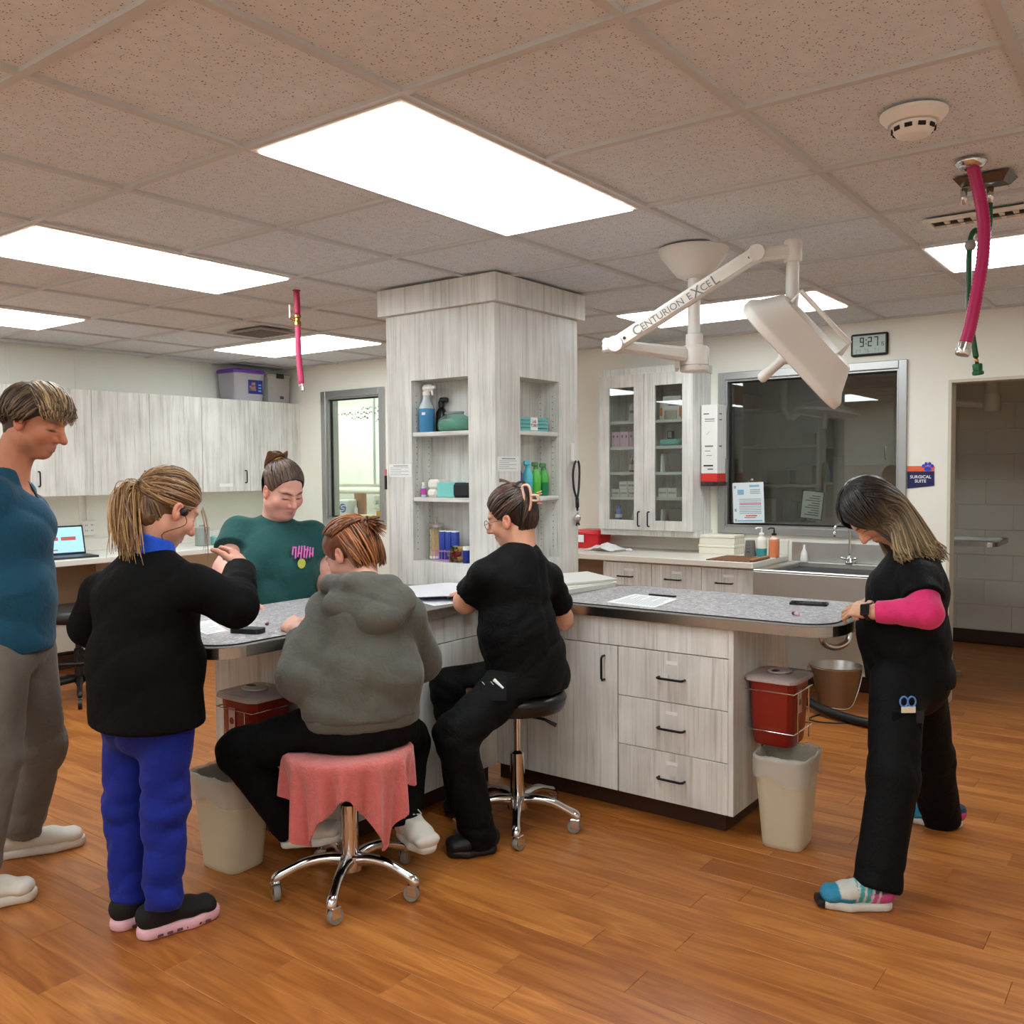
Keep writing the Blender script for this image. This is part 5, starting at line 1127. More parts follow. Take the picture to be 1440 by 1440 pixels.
# head: square housing, front face looking down to the image left
cdir = Vector((-.129, .822, -.692)).normalized()                   # direction of the light
lat = Vector((.80, .60, 0)); lat = (lat-cdir*lat.dot(cdir)).normalized()
hc = Vector((1.675, -.365, 1.862))
Mh = frame(hc, cdir, lat)
MB().lathe([(.10, -.115), (.17, -.105), (.215, -.03), (.235, -.01), (.24, .0), (.24, .022), (.232, .026)], 44, Mh, 1.0, 1.0, True, 6).build('housing', M_LAMP, sl, True, None, 35)
MB().lathe([(.228, .0262), (.10, .0268), (0, .027)], 44, Mh, 1, 1, False, 6).build('front_glass', mat('lamp_glass', (196, 196, 194), .12), sl, True)
MB().lathe([(.03, .027), (.03, .04), (.018, .055), (.018, .12), (.02, .125), (.019, .15), (.012, .158), (0, .16)], 20, Mh).build('grip', M_LAMP, sl, True, None, 40)
MB().lathe([(.032, 0), (.036, .004), (.036, .03), (.03, .035), (0, .036)], 24, frame(pv+Vector((.012, .009, 0)), (-.8, -.6, 0))).build('tilt_pivot', M_LAMP, sl, True, None, 40)
MB().tube([Mh @ Vector(p) for p in ((-.10, -.14, -.10), (-.10, -.15, -.16), (-.10, .10, -.16), (-.10, .11, -.105))], .009, 8).build('grab_rail', M_LAMP, sl, True)
# ================================================================ supplies in the column niches
Z1, Z2, Z0 = 1.6245, 1.3015, .9855
def bottle(name, label, x, y, z, prof, m, parts, cat='bottle', group=None, n=22):
    t = thing(name, label, cat, (x, y, z), group); M = T(x, y, z)
    MB().lathe(prof, n, M).build('bottle', m, t, True, None, 45)
    for nm, pf, mm in parts: MB().lathe(pf, n, M).build(nm, mm, t, True, None, 45)
    return t
x, y = 1.775, 1.53
t = bottle('spray_bottle', 'blue liquid spray bottle with white trigger on the top left niche shelf', x, y, Z1, [(.036, 0), (.039, .003), (.039, .118)], mat('blue_liquid', (70, 140, 190), .25), [('upper_bottle', [(.039, .118), (.036, .13), (.02, .16), (.0165, .185)], film_mat('bottle_milk', (206, 220, 226), .8)), ('neck_ring', [(.02, .185), (.02, .203)], M_WHITE)])
b = MB(); b.box((-.018, -.045, 0), (.018, .022, .035), .012, T(x, y, Z1+.203)); b.box((-.008, -.058, .012), (.008, -.045, .028), .003, T(x, y, Z1+.203)); b.box((-.005, -.040, -.03), (.005, -.028, .004), .003, T(x, y, Z1+.203) @ RX(-.3)); b.build('trigger_head', M_WHITE, t)
MB().box((x-.0398, y-.025, Z1+.085), (x-.036, y-.002, Z1+.098), .001).build('label', M_PAPER, t)
t = bottle('spray_bottle', 'small black spray bottle behind the blue one', 1.835, 1.485, Z1, [(.026, 0), (.028, .003), (.028, .10), (.012, .125)], mat('black_bottle', (16, 12, 16), .3), [('cap', [(.014, .125), (.016, .15), (.012, .165)], M_BLACK)])
MB().box((1.82, 1.445, Z1+.15), (1.85, 1.49, Z1+.175), .006).build('trigger_head', M_BLACK, t)
M_TEALB = film_mat('teal_basket', (54, 170, 160), .75)
def basket(label, lo, hi, m, group=None):
    t = thing('mesh_basket', label, 'basket', ((lo[0]+hi[0])/2, (lo[1]+hi[1])/2, lo[2]), group); b = MB(); w = .004
    for k in range(4):
        z0 = lo[2]+(hi[2]-lo[2])*k/4; z1 = z0+(hi[2]-lo[2])/4*.72
        b.box((lo[0], lo[1], z0), (lo[0]+w, hi[1], z1)); b.box((hi[0]-w, lo[1], z0), (hi[0], hi[1], z1)); b.box((lo[0]+w, lo[1], z0), (hi[0]-w, lo[1]+w, z1)); b.box((lo[0]+w, hi[1]-w, z0), (hi[0]-w, hi[1], z1))
    b.box((lo[0]+w, lo[1]+w, lo[2]), (hi[0]-w, hi[1]-w, lo[2]+.003))
    for px_, py_ in ((lo[0], lo[1]), (hi[0]-w, lo[1]), (lo[0], hi[1]-w), (hi[0]-w, hi[1]-w)): b.box((px_-.0006, py_-.0006, lo[2]), (px_+w+.0006, py_+w+.0006, hi[2]))
    b.build('slatted_sides', m, t); return t
basket('teal slatted basket behind the glass jar on the top left niche shelf', (1.80, 1.225, Z1), (1.858, 1.455, Z1+.062), M_TEALB)
t = thing('glass_jar', 'low glass jar with green contents on the top left niche shelf', 'jar', (1.757, 1.335, Z1)); Mj = T(1.757, 1.335, Z1)
MB().lathe([(0, .002), (.07, .002), (.084, .008), (.088, .03), (.084, .05), (.07, .058)], 28, Mj, .46, 1.1, False).build('contents', mat('green_pads', (60, 160, 130), .4, vary=.3, vscale=40), t, True)
MB().lathe([(.0, .0), (.072, 0), (.09, .008), (.094, .032), (.088, .058), (.055, .078), (.05, .084)], 28, Mj, .48, 1.1, False).build('glass', film_mat('jar_film', (190, 220, 214), .18, .05), t, True, None, 50)
MB().lathe([(.05, .083), (.054, .086), (.054, .092), (.05, .095), (0, .096)], 24, Mj, .5, 1.1, False).build('lid', film_mat('jar_lid', (170, 180, 176), .5, .1), t, True, None, 45)
x, y = 1.765, 1.548
bottle('pill_bottle', 'small bottle with magenta label on the middle left niche shelf', x, y, Z2, [(.012, 0), (.0135, .002), (.0135, .012)], film_mat('bottle_milk', (206, 220, 226), .8), [('label', [(.0139, .012), (.0139, .044)], mat('magenta', (190, 70, 170), .5)), ('shoulder', [(.0135, .044), (.011, .055), (.006, .06)], film_mat('bottle_milk', (206, 220, 226), .8)), ('cap', [(.008, .06), (.008, .074), (0, .075)], M_WHITE)])
for k, (z, h, dx) in enumerate(((Z2, .04, 0), (Z2+.0405, .048, .004))):
    t = thing('napkin_stack', 'folded white napkin stack, %s of two on the middle left niche shelf' % ['lower', 'upper'][k], 'napkins', (1.80, 1.495, z)); MB().box((1.76+dx, 1.463-.012*k, z), (1.855, 1.527, z+h), .012).build('stack', mat('napkin', (230, 228, 220), .8, bump=.3, bscale=60, stretch=(1, 1, 40)), t)
t = carton('tissue_box', 'teal carton on the middle left niche shelf', (1.765, 1.345, Z2), (1.858, 1.46, Z2+.074), (120, 200, 196), None, 'box', None, .003)
t = thing('pencil_case', 'black soft case on the middle left niche shelf', 'case', (1.78, 1.285, Z2)); MB().box((1.742, 1.225, Z2), (1.80, 1.342, Z2+.072), .012).build('case', mat('black_cloth', (34, 34, 38), .8), t)
# bottom shelf: swab jar, blue bandage rolls, rack, tape rolls, blue jar
t = thing('swab_jar', 'glass jar of wooden swabs with steel lid on the bottom niche shelf', 'jar', (1.80, 1.50, Z0)); Mj = T(1.80, 1.50, Z0)
b = MB()
for k in range(70):
    a, r = random.random()*6.28, .032*math.sqrt(random.random()); a2, r2 = random.random()*6.28, .03*math.sqrt(random.random())
    b.tube([(1.80+r*math.cos(a), 1.50+r*math.sin(a), Z0+.016), (1.80+r2*math.cos(a2), 1.50+r2*math.sin(a2), Z0+.145+.015*random.random())], .0016, 4)
o = b.build('swabs', mat('swab_wood', (232, 196, 140), .7), t); o['kind'] = 'stuff'
MB().lathe([(.033, .004), (.035, .016), (.03, .02)], 20, Mj).build('cotton', M_PAPER, t, True)
MB().lathe([(0, 0), (.038, 0), (.041, .004), (.041, .155), (.036, .165)], 26, Mj, caps=False).build('glass', film_mat('jar_film2', (240, 245, 243), .08, .05), t, True, None, 50)
MB().lathe([(.04, .165), (.043, .168), (.043, .18), (.02, .188), (.007, .19), (.006, .2), (.009, .205), (.008, .213), (0, .215)], 24, Mj).build('lid', M_STEEL, t, True, None, 45)
M_NAVY = mat('navy_wrap', (38, 62, 150), .6)
for k, y in enumerate((1.452, 1.408, 1.366)):
    t = thing('bandage_roll', 'tall navy bandage roll on the bottom niche shelf, %s of three' % ['left', 'middle', 'right'][k], 'bandage roll', (1.79, y, Z0), 'navy bandage rolls'); MB().lathe([(.019, 0), (.021, .002), (.0205, .07), (.021, .142), (.019, .144)], 18, T(1.80-.004*k, y, Z0)).build('roll', M_NAVY, t, True, None, 45); MB().lathe([(.0195, .1442), (.0195, .149), (0, .1492)], 18, T(1.80-.004*k, y, Z0)).build('core', M_PAPER, t, True, None, 45)
t = thing('wire_rack', 'small pink wire rack before the navy bandage rolls', 'rack', (1.755, 1.41, Z0)); b = MB()
for z in (.006, .05): b.tube([(1.738, 1.47, Z0+z), (1.738, 1.36, Z0+z), (1.772, 1.36, Z0+z), (1.772, 1.47, Z0+z)], .0016, 6, True)
for y in (1.47, 1.45, 1.43, 1.41, 1.39, 1.36): b.tube([(1.738, y, Z0+.004), (1.738, y, Z0+.06)], .0014, 5)
b.build('wire', mat('pink_wire', (196, 130, 190), .3, .4), t)
for k, (y, z, c_) in enumerate(((1.352, .014, (150, 150, 96)), (1.322, .014, (196, 160, 110)), (1.337, .040, (196, 60, 70)), (1.365, .040, (170, 166, 110)), (1.345, .066, (130, 150, 100)), (1.318, .064, (206, 176, 120)))):
    t = thing('tape_roll', 'small coloured tape roll in the heap, %s' % ['lower left, olive', 'lower right, tan', 'middle, red', 'middle left, khaki', 'top left, green', 'top right, sand'][k], 'tape roll', (1.76, y, Z0+z-.013), 'coloured tape rolls'); MB().lathe([(.0125, -.03), (.0128, -.028), (.0128, .028), (.0125, .03), (.005, .03), (.005, -.03)], 14, frame((1.765, y, Z0+z), (1, .25, 0)), caps=False).build('roll', mat('tape%d' % k, c_, .6), t, True, None, 40)
bottle('ointment_jar', 'navy jar with white cap at the right end of the bottom niche shelf', 1.752, 1.262, Z0, [(.0165, 0), (.018, .002), (.018, .062)], mat('navy_jar', (24, 40, 130), .4), [('cap', [(.0185, .062), (.0185, .08), (0, .081)], M_WHITE)], 'jar')
# right niche
t = basket('teal slatted basket with a white label on the top right niche shelf', (1.925, 1.072, Z1), (2.175, 1.172, Z1+.072), film_mat('teal_basket2', (120, 196, 196), .85))
MB().box((2.025, 1.0700, Z1+.004), (2.085, 1.0712, Z1+.068)).build('label', M_PAPER, t)
text('lab', Matrix(((1, 0, 0, 2.055), (0, 0, -1, 1.0695), (0, 1, 0, Z1+.037), (0, 0, 0, 1))), 'label_print', mat('label_ink', (120, 50, 70), .7), t)
def sprayer(label, x, y, c1, c2, hgt=.13, head=None, group='spray bottles in the right niche'):
    t = thing('spray_bottle', label, 'bottle', (x, y, Z2), group); M = T(x, y, Z2)
    MB().lathe([(.022, 0), (.025, .003), (.025, hgt*.52)], 18, M).build('liquid', mat('liq%d_%d' % (c1[0], c1[1]), c1, .3), t, True, None, 45)
    MB().lathe([(.025, hgt*.52), (.025, hgt*.78), (.012, hgt)], 18, M, caps=False).build('bottle', mat('btl%d_%d' % (c2[0], c2[1]), c2, .3), t, True, None, 45)
    b = MB(); b.lathe([(.013, hgt), (.013, hgt+.014)], 14, M); b.box((-.03, -.01, 0), (.014, .01, .022), .005, M @ T(0, 0, hgt+.014)); b.build('trigger_head', head or mat('btl%d_%d' % (c2[0], c2[1]), c2, .3), t)
sprayer('purple spray bottle partly hidden by the hair bun', 1.955, 1.105, (60, 44, 150), (66, 50, 160), .15)
sprayer('aqua spray bottle on the middle right niche shelf', 2.045, 1.105, (70, 180, 200), (90, 196, 210), .14)
sprayer('bright green spray bottle on the middle right niche shelf', 2.115, 1.105, (90, 190, 70), (96, 196, 80), .135, film_mat('pale_green_film', (150, 200, 150), .4))
sprayer('green spray bottle with dark liquid on the middle right niche shelf', 2.19, 1.11, (34, 130, 84), (84, 186, 80), .13, film_mat('pale_green_film', (150, 200, 150), .4))
# notices and stethoscope on the column
def notice(label, M, w, h):
    t = thing('notice', label, 'paper', M.translation); MB().box((-w/2, -h/2, 0), (w/2, h/2, .0008), 0, M).build('page', mat('notice_white', (226, 228, 226), .5), t); b = MB()
    b.box((-w*.3, h*.32, .0009), (w*.35, h*.40, .0012), 0, M)
    for k in range(5): b.box((-w*.42, h*(.2-.13*k), .0009), (w*(.05 if k % 2 else .38), h*(.2-.13*k)+.0022, .0012), 0, M)
    b.build('print', mat('grey_print', (150, 156, 164), .7), t); return t
notice('white printed notice taped on the left face of the column', Matrix(((0, 0, -1, 1.7145), (-1, 0, 0, 1.66), (0, 1, 0, 1.435), (0, 0, 0, 1))), .155, .066)
notice('white printed notice taped on the right face of the column', Matrix(((1, 0, 0, 1.81), (0, 0, -1, 1.0495), (0, 1, 0, 1.462), (0, 0, 0, 1))), .165, .07)
mk = thing('marker_pen', 'dark marker with pink cap stuck upright at the left column edge', 'pen', (1.708, 1.748, 1.34)); MB().cyl((1.705, 1.752, 1.34), (1.705, 1.752, 1.41), .007, 12).build('barrel', M_BLACK, mk, True, None, 40); MB().cyl((1.705, 1.752, 1.4105), (1.705, 1.752, 1.442), .0065, 12).build('cap', mat('pen_pink', (220, 110, 140), .4), mk, True, None, 40)
hk = thing('adhesive_hook', 'white adhesive hook on the right face of the column', 'hook', (2.36, 1.045, 1.47)); MB().prism(rrect(-.011, -.05, .011, .05, .009, 4), 0, .008, Matrix(((1, 0, 0, 2.362), (0, 0, -1, 1.0495), (0, 1, 0, 1.52), (0, 0, 0, 1)))).build('plate', M_WHITE, hk); MB().tube([(2.362, 1.041, 1.478), (2.362, 1.022, 1.470), (2.362, 1.016, 1.482)], .004, 8).build('peg', M_WHITE, hk, True)
st = thing('stethoscope', 'black stethoscope hanging from the white hook on the column', 'stethoscope', (2.38, 1.03, 1.15)); M_ST = mat('steth_black', (26, 30, 38), .4)
MB().tube(bez([(2.383, 1.03, 1.275), (2.352, 1.03, 1.33), (2.343, 1.03, 1.41), (2.352, 1.025, 1.465), (2.372, 1.022, 1.478), (2.393, 1.025, 1.462), (2.404, 1.03, 1.41), (2.397, 1.03, 1.33), (2.384, 1.032, 1.272), (2.387, 1.032, 1.22)], 6), .0058, 10).build('tubing', M_ST, st, True)
MB().tube([(2.384, 1.032, 1.285), (2.386, 1.032, 1.235)], .010, 10).build('junction', M_ST, st, True)
MB().tube([(2.387, 1.032, 1.22), (2.389, 1.033, 1.198)], .004, 8).build('stem', M_CHROME, st, True)
MB().lathe([(.022, 0), (.024, .003), (.024, .009), (.016, .012), (.01, .02), (0, .021)], 24, frame((2.391, 1.040, 1.178), (0, -1, 0))).build('chest_piece', M_STEEL, st, True, None, 40)
b = MB(); b.tube([(2.386, 1.034, 1.155), (2.38, 1.034, 1.140)], .005, 8); b.tube([(2.40, 1.034, 1.155), (2.407, 1.034, 1.142)], .005, 8); b.build('ear_tips', M_BLACK, st, True)
# ================================================================ rolling stools
def stool(label, loc, rz, seat_z, seat_r=.195):
    t = thing('rolling_stool', label, 'stool', loc, 'chrome rolling stools', rz); M = T(*loc) @ RZ(rz)
    MB().lathe([(0, seat_z-.085), (.15, seat_z-.085), (.185, seat_z-.075), (seat_r, seat_z-.055), (seat_r+.004, seat_z-.03), (seat_r-.004, seat_z-.008), (.16, seat_z), (0, seat_z+.004)], 40, M).build('seat', mat('seat_vinyl', (24, 24, 26), .32, bump=.05, bscale=90), t, True, None, 60)
    MB().lathe([(seat_r+.0045, seat_z-.034), (seat_r+.0052, seat_z-.031), (seat_r+.0045, seat_z-.028)], 40, M, caps=False).build('seat_piping', M_BLACK, t, True)
    MB().lathe([(.05, seat_z-.1), (.05, seat_z-.0855)], 16, M).build('seat_plate', M_BLACKM, t)
    MB().lathe([(.028, .10), (.03, .12), (.03, .30), (.024, .305), (.014, .31), (.014, seat_z-.1)], 20, M).build('gas_lift', M_CHROME, t, True, None, 35)
    MB().tube([M @ Vector(p) for p in ((0, -.03, seat_z-.105), (.02, -.12, seat_z-.112), (.03, -.17, seat_z-.13))], [.005, .006, .009], 8).build('height_lever', M_BLACK, t, True)
    MB().lathe([(.022, .07), (.042, .075), (.045, .10), (.04, .125), (.03, .13)], 20, M).build('base_hub', M_CHROME, t, True, None, 40)
    for k in range(5):
        a = k*2*math.pi/5; R = RZ(a)
        P = [(.02, 0, .108), (.08, 0, .118), (.145, 0, .112), (.20, 0, .092), (.242, 0, .072), (.25, 0, .056)]
        MB().tube(bez([M @ R @ Vector(p) for p in P], 4), [.024, .023, .022, .021, .020, .019, .0185, .018, .0175, .017, .0165, .016, .0165, .017, .018, .019, .019, .018, .018, .017, .016][:21], 10).build('base_arm', M_CHROME, t, True)
        cst = MB(); q = RZ(.7*k+.4); C0 = M @ R @ T(.25, 0, 0) @ q
        cst.box((-.008, -.0165, .022), (.026, -.0135, .058), .002, C0); cst.box((-.008, .0135, .022), (.026, .0165, .058), .002, C0); cst.box((-.01, -.0165, .0555), (.026, .0165, .0595), .002, C0)
        c_ = cst.build('caster', M_CHROME, t)
        MB().lathe([(.014, -.010), (.024, -.011), (.0265, -.007), (.0265, .007), (.024, .011), (.014, .010)], 22, C0 @ T(.014, 0, .0268) @ RX(math.pi/2)).build('wheel', mat('caster_grey', (136, 134, 128), .35), c_, True, None, 40)
    return t
stool('chrome rolling stool under the seated woman in black scrubs', (1.265, .605, 0), math.radians(-1), .56)
stool('chrome rolling stool draped with a pink towel', (.475, .735, 0), math.radians(-3), .487)
# joint positions, metres in room coordinates
JT = {
 'P6': dict(head=(1.767, -0.624, 1.276), neck=(1.853, -0.750, 1.120), chest=(1.838, -0.738, 1.008), belly=(1.817, -0.723, 0.834), hip=(1.824, -0.745, 0.685), shL=(1.703, -0.804, 1.068), shR=(2.008, -0.695, 1.047), elL=(1.614, -0.845, 0.943), wrL=(1.587, -0.676, 0.937), knL=(1.633, -0.571, 0.917), elR=(2.055, -0.703, 0.884), wrR=(1.880, -0.601, 0.917), knR=(1.745, -0.553, 0.932), hipL=(1.693, -0.736, 0.678), hipR=(1.970, -0.743, 0.626), kneeL=(1.525, -0.767, 0.397), ankL=(1.407, -0.751, 0.078), toeL=(1.322, -0.626, 0.000), heelL=(1.413, -0.786, 0.000), kneeR=(2.126, -0.758, 0.313), ankR=(2.253, -0.766, 0.034)),
 'P5': dict(head=(1.242, 0.612, 1.250), neck=(1.249, 0.559, 1.114), chest=(1.223, 0.586, 1.002), belly=(1.225, 0.569, 0.806), hip=(1.257, 0.545, 0.625), shL=(1.095, 0.627, 1.053), shR=(1.405, 0.545, 1.018), elL=(1.123, 0.747, 0.914), wrL=(1.338, 0.860, 0.903), elR=(1.537, 0.568, 0.806), hipL=(1.159, 0.557, 0.595), hipR=(1.345, 0.527, 0.606), kneeL=(0.880, 0.603, 0.466), ankL=(0.971, 0.568, 0.056), kneeR=(1.155, 0.865, 0.550), ankR=(1.190, 0.830, 0.070)),
 'P4': dict(head=(0.621, 0.868, 1.139), neck=(0.590, 0.766, 1.037), chest=(0.560, 0.731, 0.919), belly=(0.536, 0.683, 0.736), hip=(0.510, 0.705, 0.575), shL=(0.510, 0.869, 0.968), shR=(0.673, 0.649, 0.951), elL=(0.348, 0.834, 0.740), wrL=(0.452, 0.938, 0.862), knL=(0.483, 1.066, 0.888), elR=(0.801, 0.696, 0.737), wrR=(0.863, 0.887, 0.827), hipL=(0.425, 0.765, 0.570), hipR=(0.585, 0.665, 0.570), kneeL=(0.271, 1.052, 0.477), ankL=(0.407, 0.948, 0.186), kneeR=(0.821, 0.780, 0.429), ankR=(0.696, 0.692, 0.164)),
 'P2': dict(head=(0.032, 1.067, 1.321), neck=(-0.020, 1.093, 1.174), chest=(-0.035, 1.102, 1.039), belly=(-0.044, 1.098, 0.836), hip=(-0.050, 1.095, 0.678), shL=(-0.065, 1.311, 1.064), shR=(0.004, 0.888, 1.107), elL=(-0.039, 1.433, 0.917), wrL=(0.151, 1.433, 0.966), elR=(0.095, 0.826, 1.022), wrR=(0.210, 0.947, 1.116), knR=(0.255, 0.991, 1.162), hipL=(-0.055, 1.183, 0.643), hipR=(-0.039, 0.996, 0.669), kneeL=(-0.067, 1.194, 0.364), kneeR=(-0.049, 1.004, 0.388), ankL=(-0.094, 1.143, 0.095), ankR=(-0.080, 0.975, 0.120)),
 'P3': dict(head=(1.114, 1.829, 1.353), neck=(1.134, 1.924, 1.194), chest=(1.103, 1.870, 1.031), belly=(1.098, 1.860, 0.815), hip=(1.122, 1.896, 0.607), shL=(1.236, 1.784, 1.149), shR=(1.007, 2.025, 1.175), elR=(0.866, 1.934, 0.999), wrR=(0.715, 1.594, 0.902), knR=(0.670, 1.517, 0.873), elL=(1.262, 1.733, 0.934), wrL=(1.069, 1.450, 0.852)),
 'P1': dict(head=(-0.021, 1.797, 1.624), neck=(-0.096, 1.884, 1.455), chest=(-0.094, 1.865, 1.245), belly=(-0.099, 1.854, 1.014), hip=(-0.106, 1.851, 0.835), shR=(-0.206, 1.758, 1.377), shL=(0.003, 2.029, 1.370), elR=(-0.296, 1.958, 1.104), wrR=(-0.321, 1.973, 0.855), elL=(0.050, 2.193, 1.058), wrL=(0.048, 2.177, 0.805), hipR=(-0.182, 1.782, 0.804), hipL=(-0.039, 1.890, 0.768), kneeR=(-0.253, 1.686, 0.474), kneeL=(-0.003, 1.881, 0.414), ankR=(-0.348, 1.651, 0.094), ankL=(-0.059, 1.935, 0.114)),
}
# ================================================================ figures: smooth-union distance fields meshed on rectilinear grids
def smin(a, b, k):
    h = np.maximum(k-np.abs(a-b), 0)/k
    return np.minimum(a, b)-h*h*k*.25
def smax(a, b, k): return -smin(-a, -b, k)
def nrm(v): v = np.asarray(v, float); return v/np.linalg.norm(v)
def axis(lo, hi, h, fine=()):
    """coordinates from lo to hi, step h, finer inside the given ranges (a, b, step)"""
    out = [lo]
    while out[-1] < hi:
        x = out[-1]; st = h
        for a, b, hf in fine:
            if a-h < x < b: st = min(st, hf)
        out.append(x+st)
    return np.array(out)
class Fld:
    def __init__(s, xs, ys, zs):
        s.ax = [np.asarray(xs), np.asarray(ys), np.asarray(zs)]; s.d = np.full((len(xs), len(ys), len(zs)), .3, np.float32)
    @classmethod
    def box(cls, lo, hi, h): return cls(*[np.arange(lo[i]-2*h, hi[i]+3*h, h) for i in range(3)])
    def sub(s, lo, hi):
        sl = tuple(slice(max(0, np.searchsorted(a, lo[i])-1), min(len(a), np.searchsorted(a, hi[i])+1)) for i, a in enumerate(s.ax))
        X = s.ax[0][sl[0]].astype(np.float32)[:, None, None]; Y = s.ax[1][sl[1]].astype(np.float32)[None, :, None]; Z = s.ax[2][sl[2]].astype(np.float32)[None, None, :]
        return sl, X, Y, Z
    def put(s, sl, d, k, mode='u'):
        if s.d[sl].size == 0: return
        s.d[sl] = smin(s.d[sl], d, k) if mode == 'u' else smax(s.d[sl], -d, k)
    def cone(s, a, b, ra, rb, k=.02, mode='u'):
        a, b = np.asarray(a, float), np.asarray(b, float); R = max(ra, rb)+k+.03
        sl, X, Y, Z = s.sub(np.minimum(a, b)-R, np.maximum(a, b)+R); ab = b-a; L2 = max(ab@ab, 1e-9)
        t = np.clip(((X-a[0])*ab[0]+(Y-a[1])*ab[1]+(Z-a[2])*ab[2])/L2, 0, 1)
        d = np.sqrt((X-a[0]-t*ab[0])**2+(Y-a[1]-t*ab[1])**2+(Z-a[2]-t*ab[2])**2)-(ra+(rb-ra)*t)
        s.put(sl, d, k, mode)
    def chain(s, pts, rs, k=.02):
        for i in range(len(pts)-1): s.cone(pts[i], pts[i+1], rs[i], rs[i+1], k)
    def ell(s, c, r, A=None, k=.02, mode='u'):
        """ellipsoid; rows of A are its axes"""
        c = np.asarray(c, float); A = np.eye(3) if A is None else np.asarray(A, float); R = max(r)+k+.03
        sl, X, Y, Z = s.sub(c-R, c+R); q0 = q1 = 0
        for i in range(3):
            u = (X-c[0])*A[i][0]+(Y-c[1])*A[i][1]+(Z-c[2])*A[i][2]; q0 = q0+(u/r[i])**2; q1 = q1+(u/r[i]**2)**2
        q0 = np.sqrt(q0)+1e-6; q1 = np.sqrt(q1)+1e-6
        s.put(sl, q0*(q0-1)/q1, k, mode)
    def ecap(s, a, b, right, ra, rb, k=.03, mode='u'):
        """capsule of elliptical section; ra = (half width along right, half depth)"""
        a, b, right = np.asarray(a, float), np.asarray(b, float), np.asarray(right, float)
        ab = b-a; L = np.linalg.norm(ab); z = ab/L; x = nrm(right-z*(right@z)); y = np.cross(z, x); R = max(ra+rb)+k+.03
        sl, X, Y, Z = s.sub(np.minimum(a, b)-R, np.maximum(a, b)+R)
        dx, dy, dz = X-a[0], Y-a[1], Z-a[2]; w = dx*z[0]+dy*z[1]+dz*z[2]; t = np.clip(w/L, 0, 1); e = w-t*L
        u = dx*x[0]+dy*x[1]+dz*x[2]; v = dx*y[0]+dy*y[1]+dz*y[2]; rw = ra[0]+(rb[0]-ra[0])*t; rd = ra[1]+(rb[1]-ra[1])*t; rc = np.minimum(rw, rd)
        q0 = np.sqrt((u/rw)**2+(v/rd)**2+(e/rc)**2)+1e-6; q1 = np.sqrt((u/rw**2)**2+(v/rd**2)**2+(e/rc**2)**2)+1e-6
        s.put(sl, q0*(q0-1)/q1, k, mode)
    def etube(s, pts, rights, rr, k=.03):
        for i in range(len(pts)-1): s.ecap(pts[i], pts[i+1], rights[i], rr[i], rr[i+1], k)
    def cut(s, p, n, k=.004):
        """remove the side the normal points to"""
        p, n = np.asarray(p, float), nrm(n); X, Y, Z = s.ax[0][:, None, None], s.ax[1][None, :, None], s.ax[2][None, None, :]
        s.d = smax(s.d, ((X-p[0])*n[0]+(Y-p[1])*n[1]+(Z-p[2])*n[2]).astype(np.float32), k)
    def cutlocal(s, p, n, rad, k=.004):
        p, n = np.asarray(p, float), nrm(n); sl, X, Y, Z = s.sub(p-rad, p+rad)
        h = (X-p[0])*n[0]+(Y-p[1])*n[1]+(Z-p[2])*n[2]; ball = np.sqrt((X-p[0])**2+(Y-p[1])**2+(Z-p[2])**2)-rad
        s.d[sl] = smax(s.d[sl], -np.maximum(-h, ball), k)
    def folds(s, amp, f=22., seed=0, center=None, rad=None, direction=None, n=5):
        """soft cloth folds: a sum of warped ridges"""
        rg = np.random.default_rng(seed); X, Y, Z = [a.astype(np.float32) for a in (s.ax[0][:, None, None], s.ax[1][None, :, None], s.ax[2][None, None, :])]
        if center is not None: sl, X, Y, Z = s.sub(np.asarray(center)-rad, np.asarray(center)+rad)
        else: sl = (slice(None),)*3
        tot = 0
        for i in range(n):
            dv = nrm(rg.normal(size=3) if direction is None else np.asarray(direction)+.35*rg.normal(size=3)); w = nrm(rg.normal(size=3)); ff = f*(.6+.9*rg.random()); ph = rg.random()*6.28
            warp = 1.3*np.sin((X*w[0]+Y*w[1]+Z*w[2])*f*.45+ph)
            tot = tot+1.2-1.9*np.abs(np.sin((X*dv[0]+Y*dv[1]+Z*dv[2])*ff*.5+warp*.6+ph*2))**.8
        tot = amp*tot/math.sqrt(n)
        if center is not None:
            m_ = np.clip(1-((X-center[0])**2+(Y-center[1])**2+(Z-center[2])**2)/rad**2, 0, 1); tot = tot*m_
        s.d[sl] += tot.astype(np.float32)
    def mesh(s):
        d = s.d; sg = d < 0; xs, ys, zs = s.ax
        c = sg[:-1, :-1, :-1].astype(np.int8)
        cnt = np.zeros_like(c)
        for i in (0, 1):
            for j in (0, 1):
                for k in (0, 1): cnt += sg[i:sg.shape[0]-1+i, j:sg.shape[1]-1+j, k:sg.shape[2]-1+k]
        I, Jx, K = np.nonzero((cnt > 0) & (cnt < 8)); n = len(I); acc = np.zeros((n, 3)); num = np.zeros(n)
        corners = [(i, j, k) for i in (0, 1) for j in (0, 1) for k in (0, 1)]
        val = {q: d[I+q[0], Jx+q[1], K+q[2]] for q in corners}; pos = {q: np.stack([xs[I+q[0]], ys[Jx+q[1]], zs[K+q[2]]], 1) for q in corners}
        for q in corners:
            for a in range(3):
                if q[a]: continue
                r = list(q); r[a] = 1; r = tuple(r); A, B = val[q], val[r]; mm = (A < 0) != (B < 0)
                t = np.where(mm, A/np.where(np.abs(A-B) < 1e-9, 1e-9, A-B), 0); p = pos[q]+(pos[r]-pos[q])*t[:, None]
                acc += np.where(mm[:, None], p, 0); num += mm
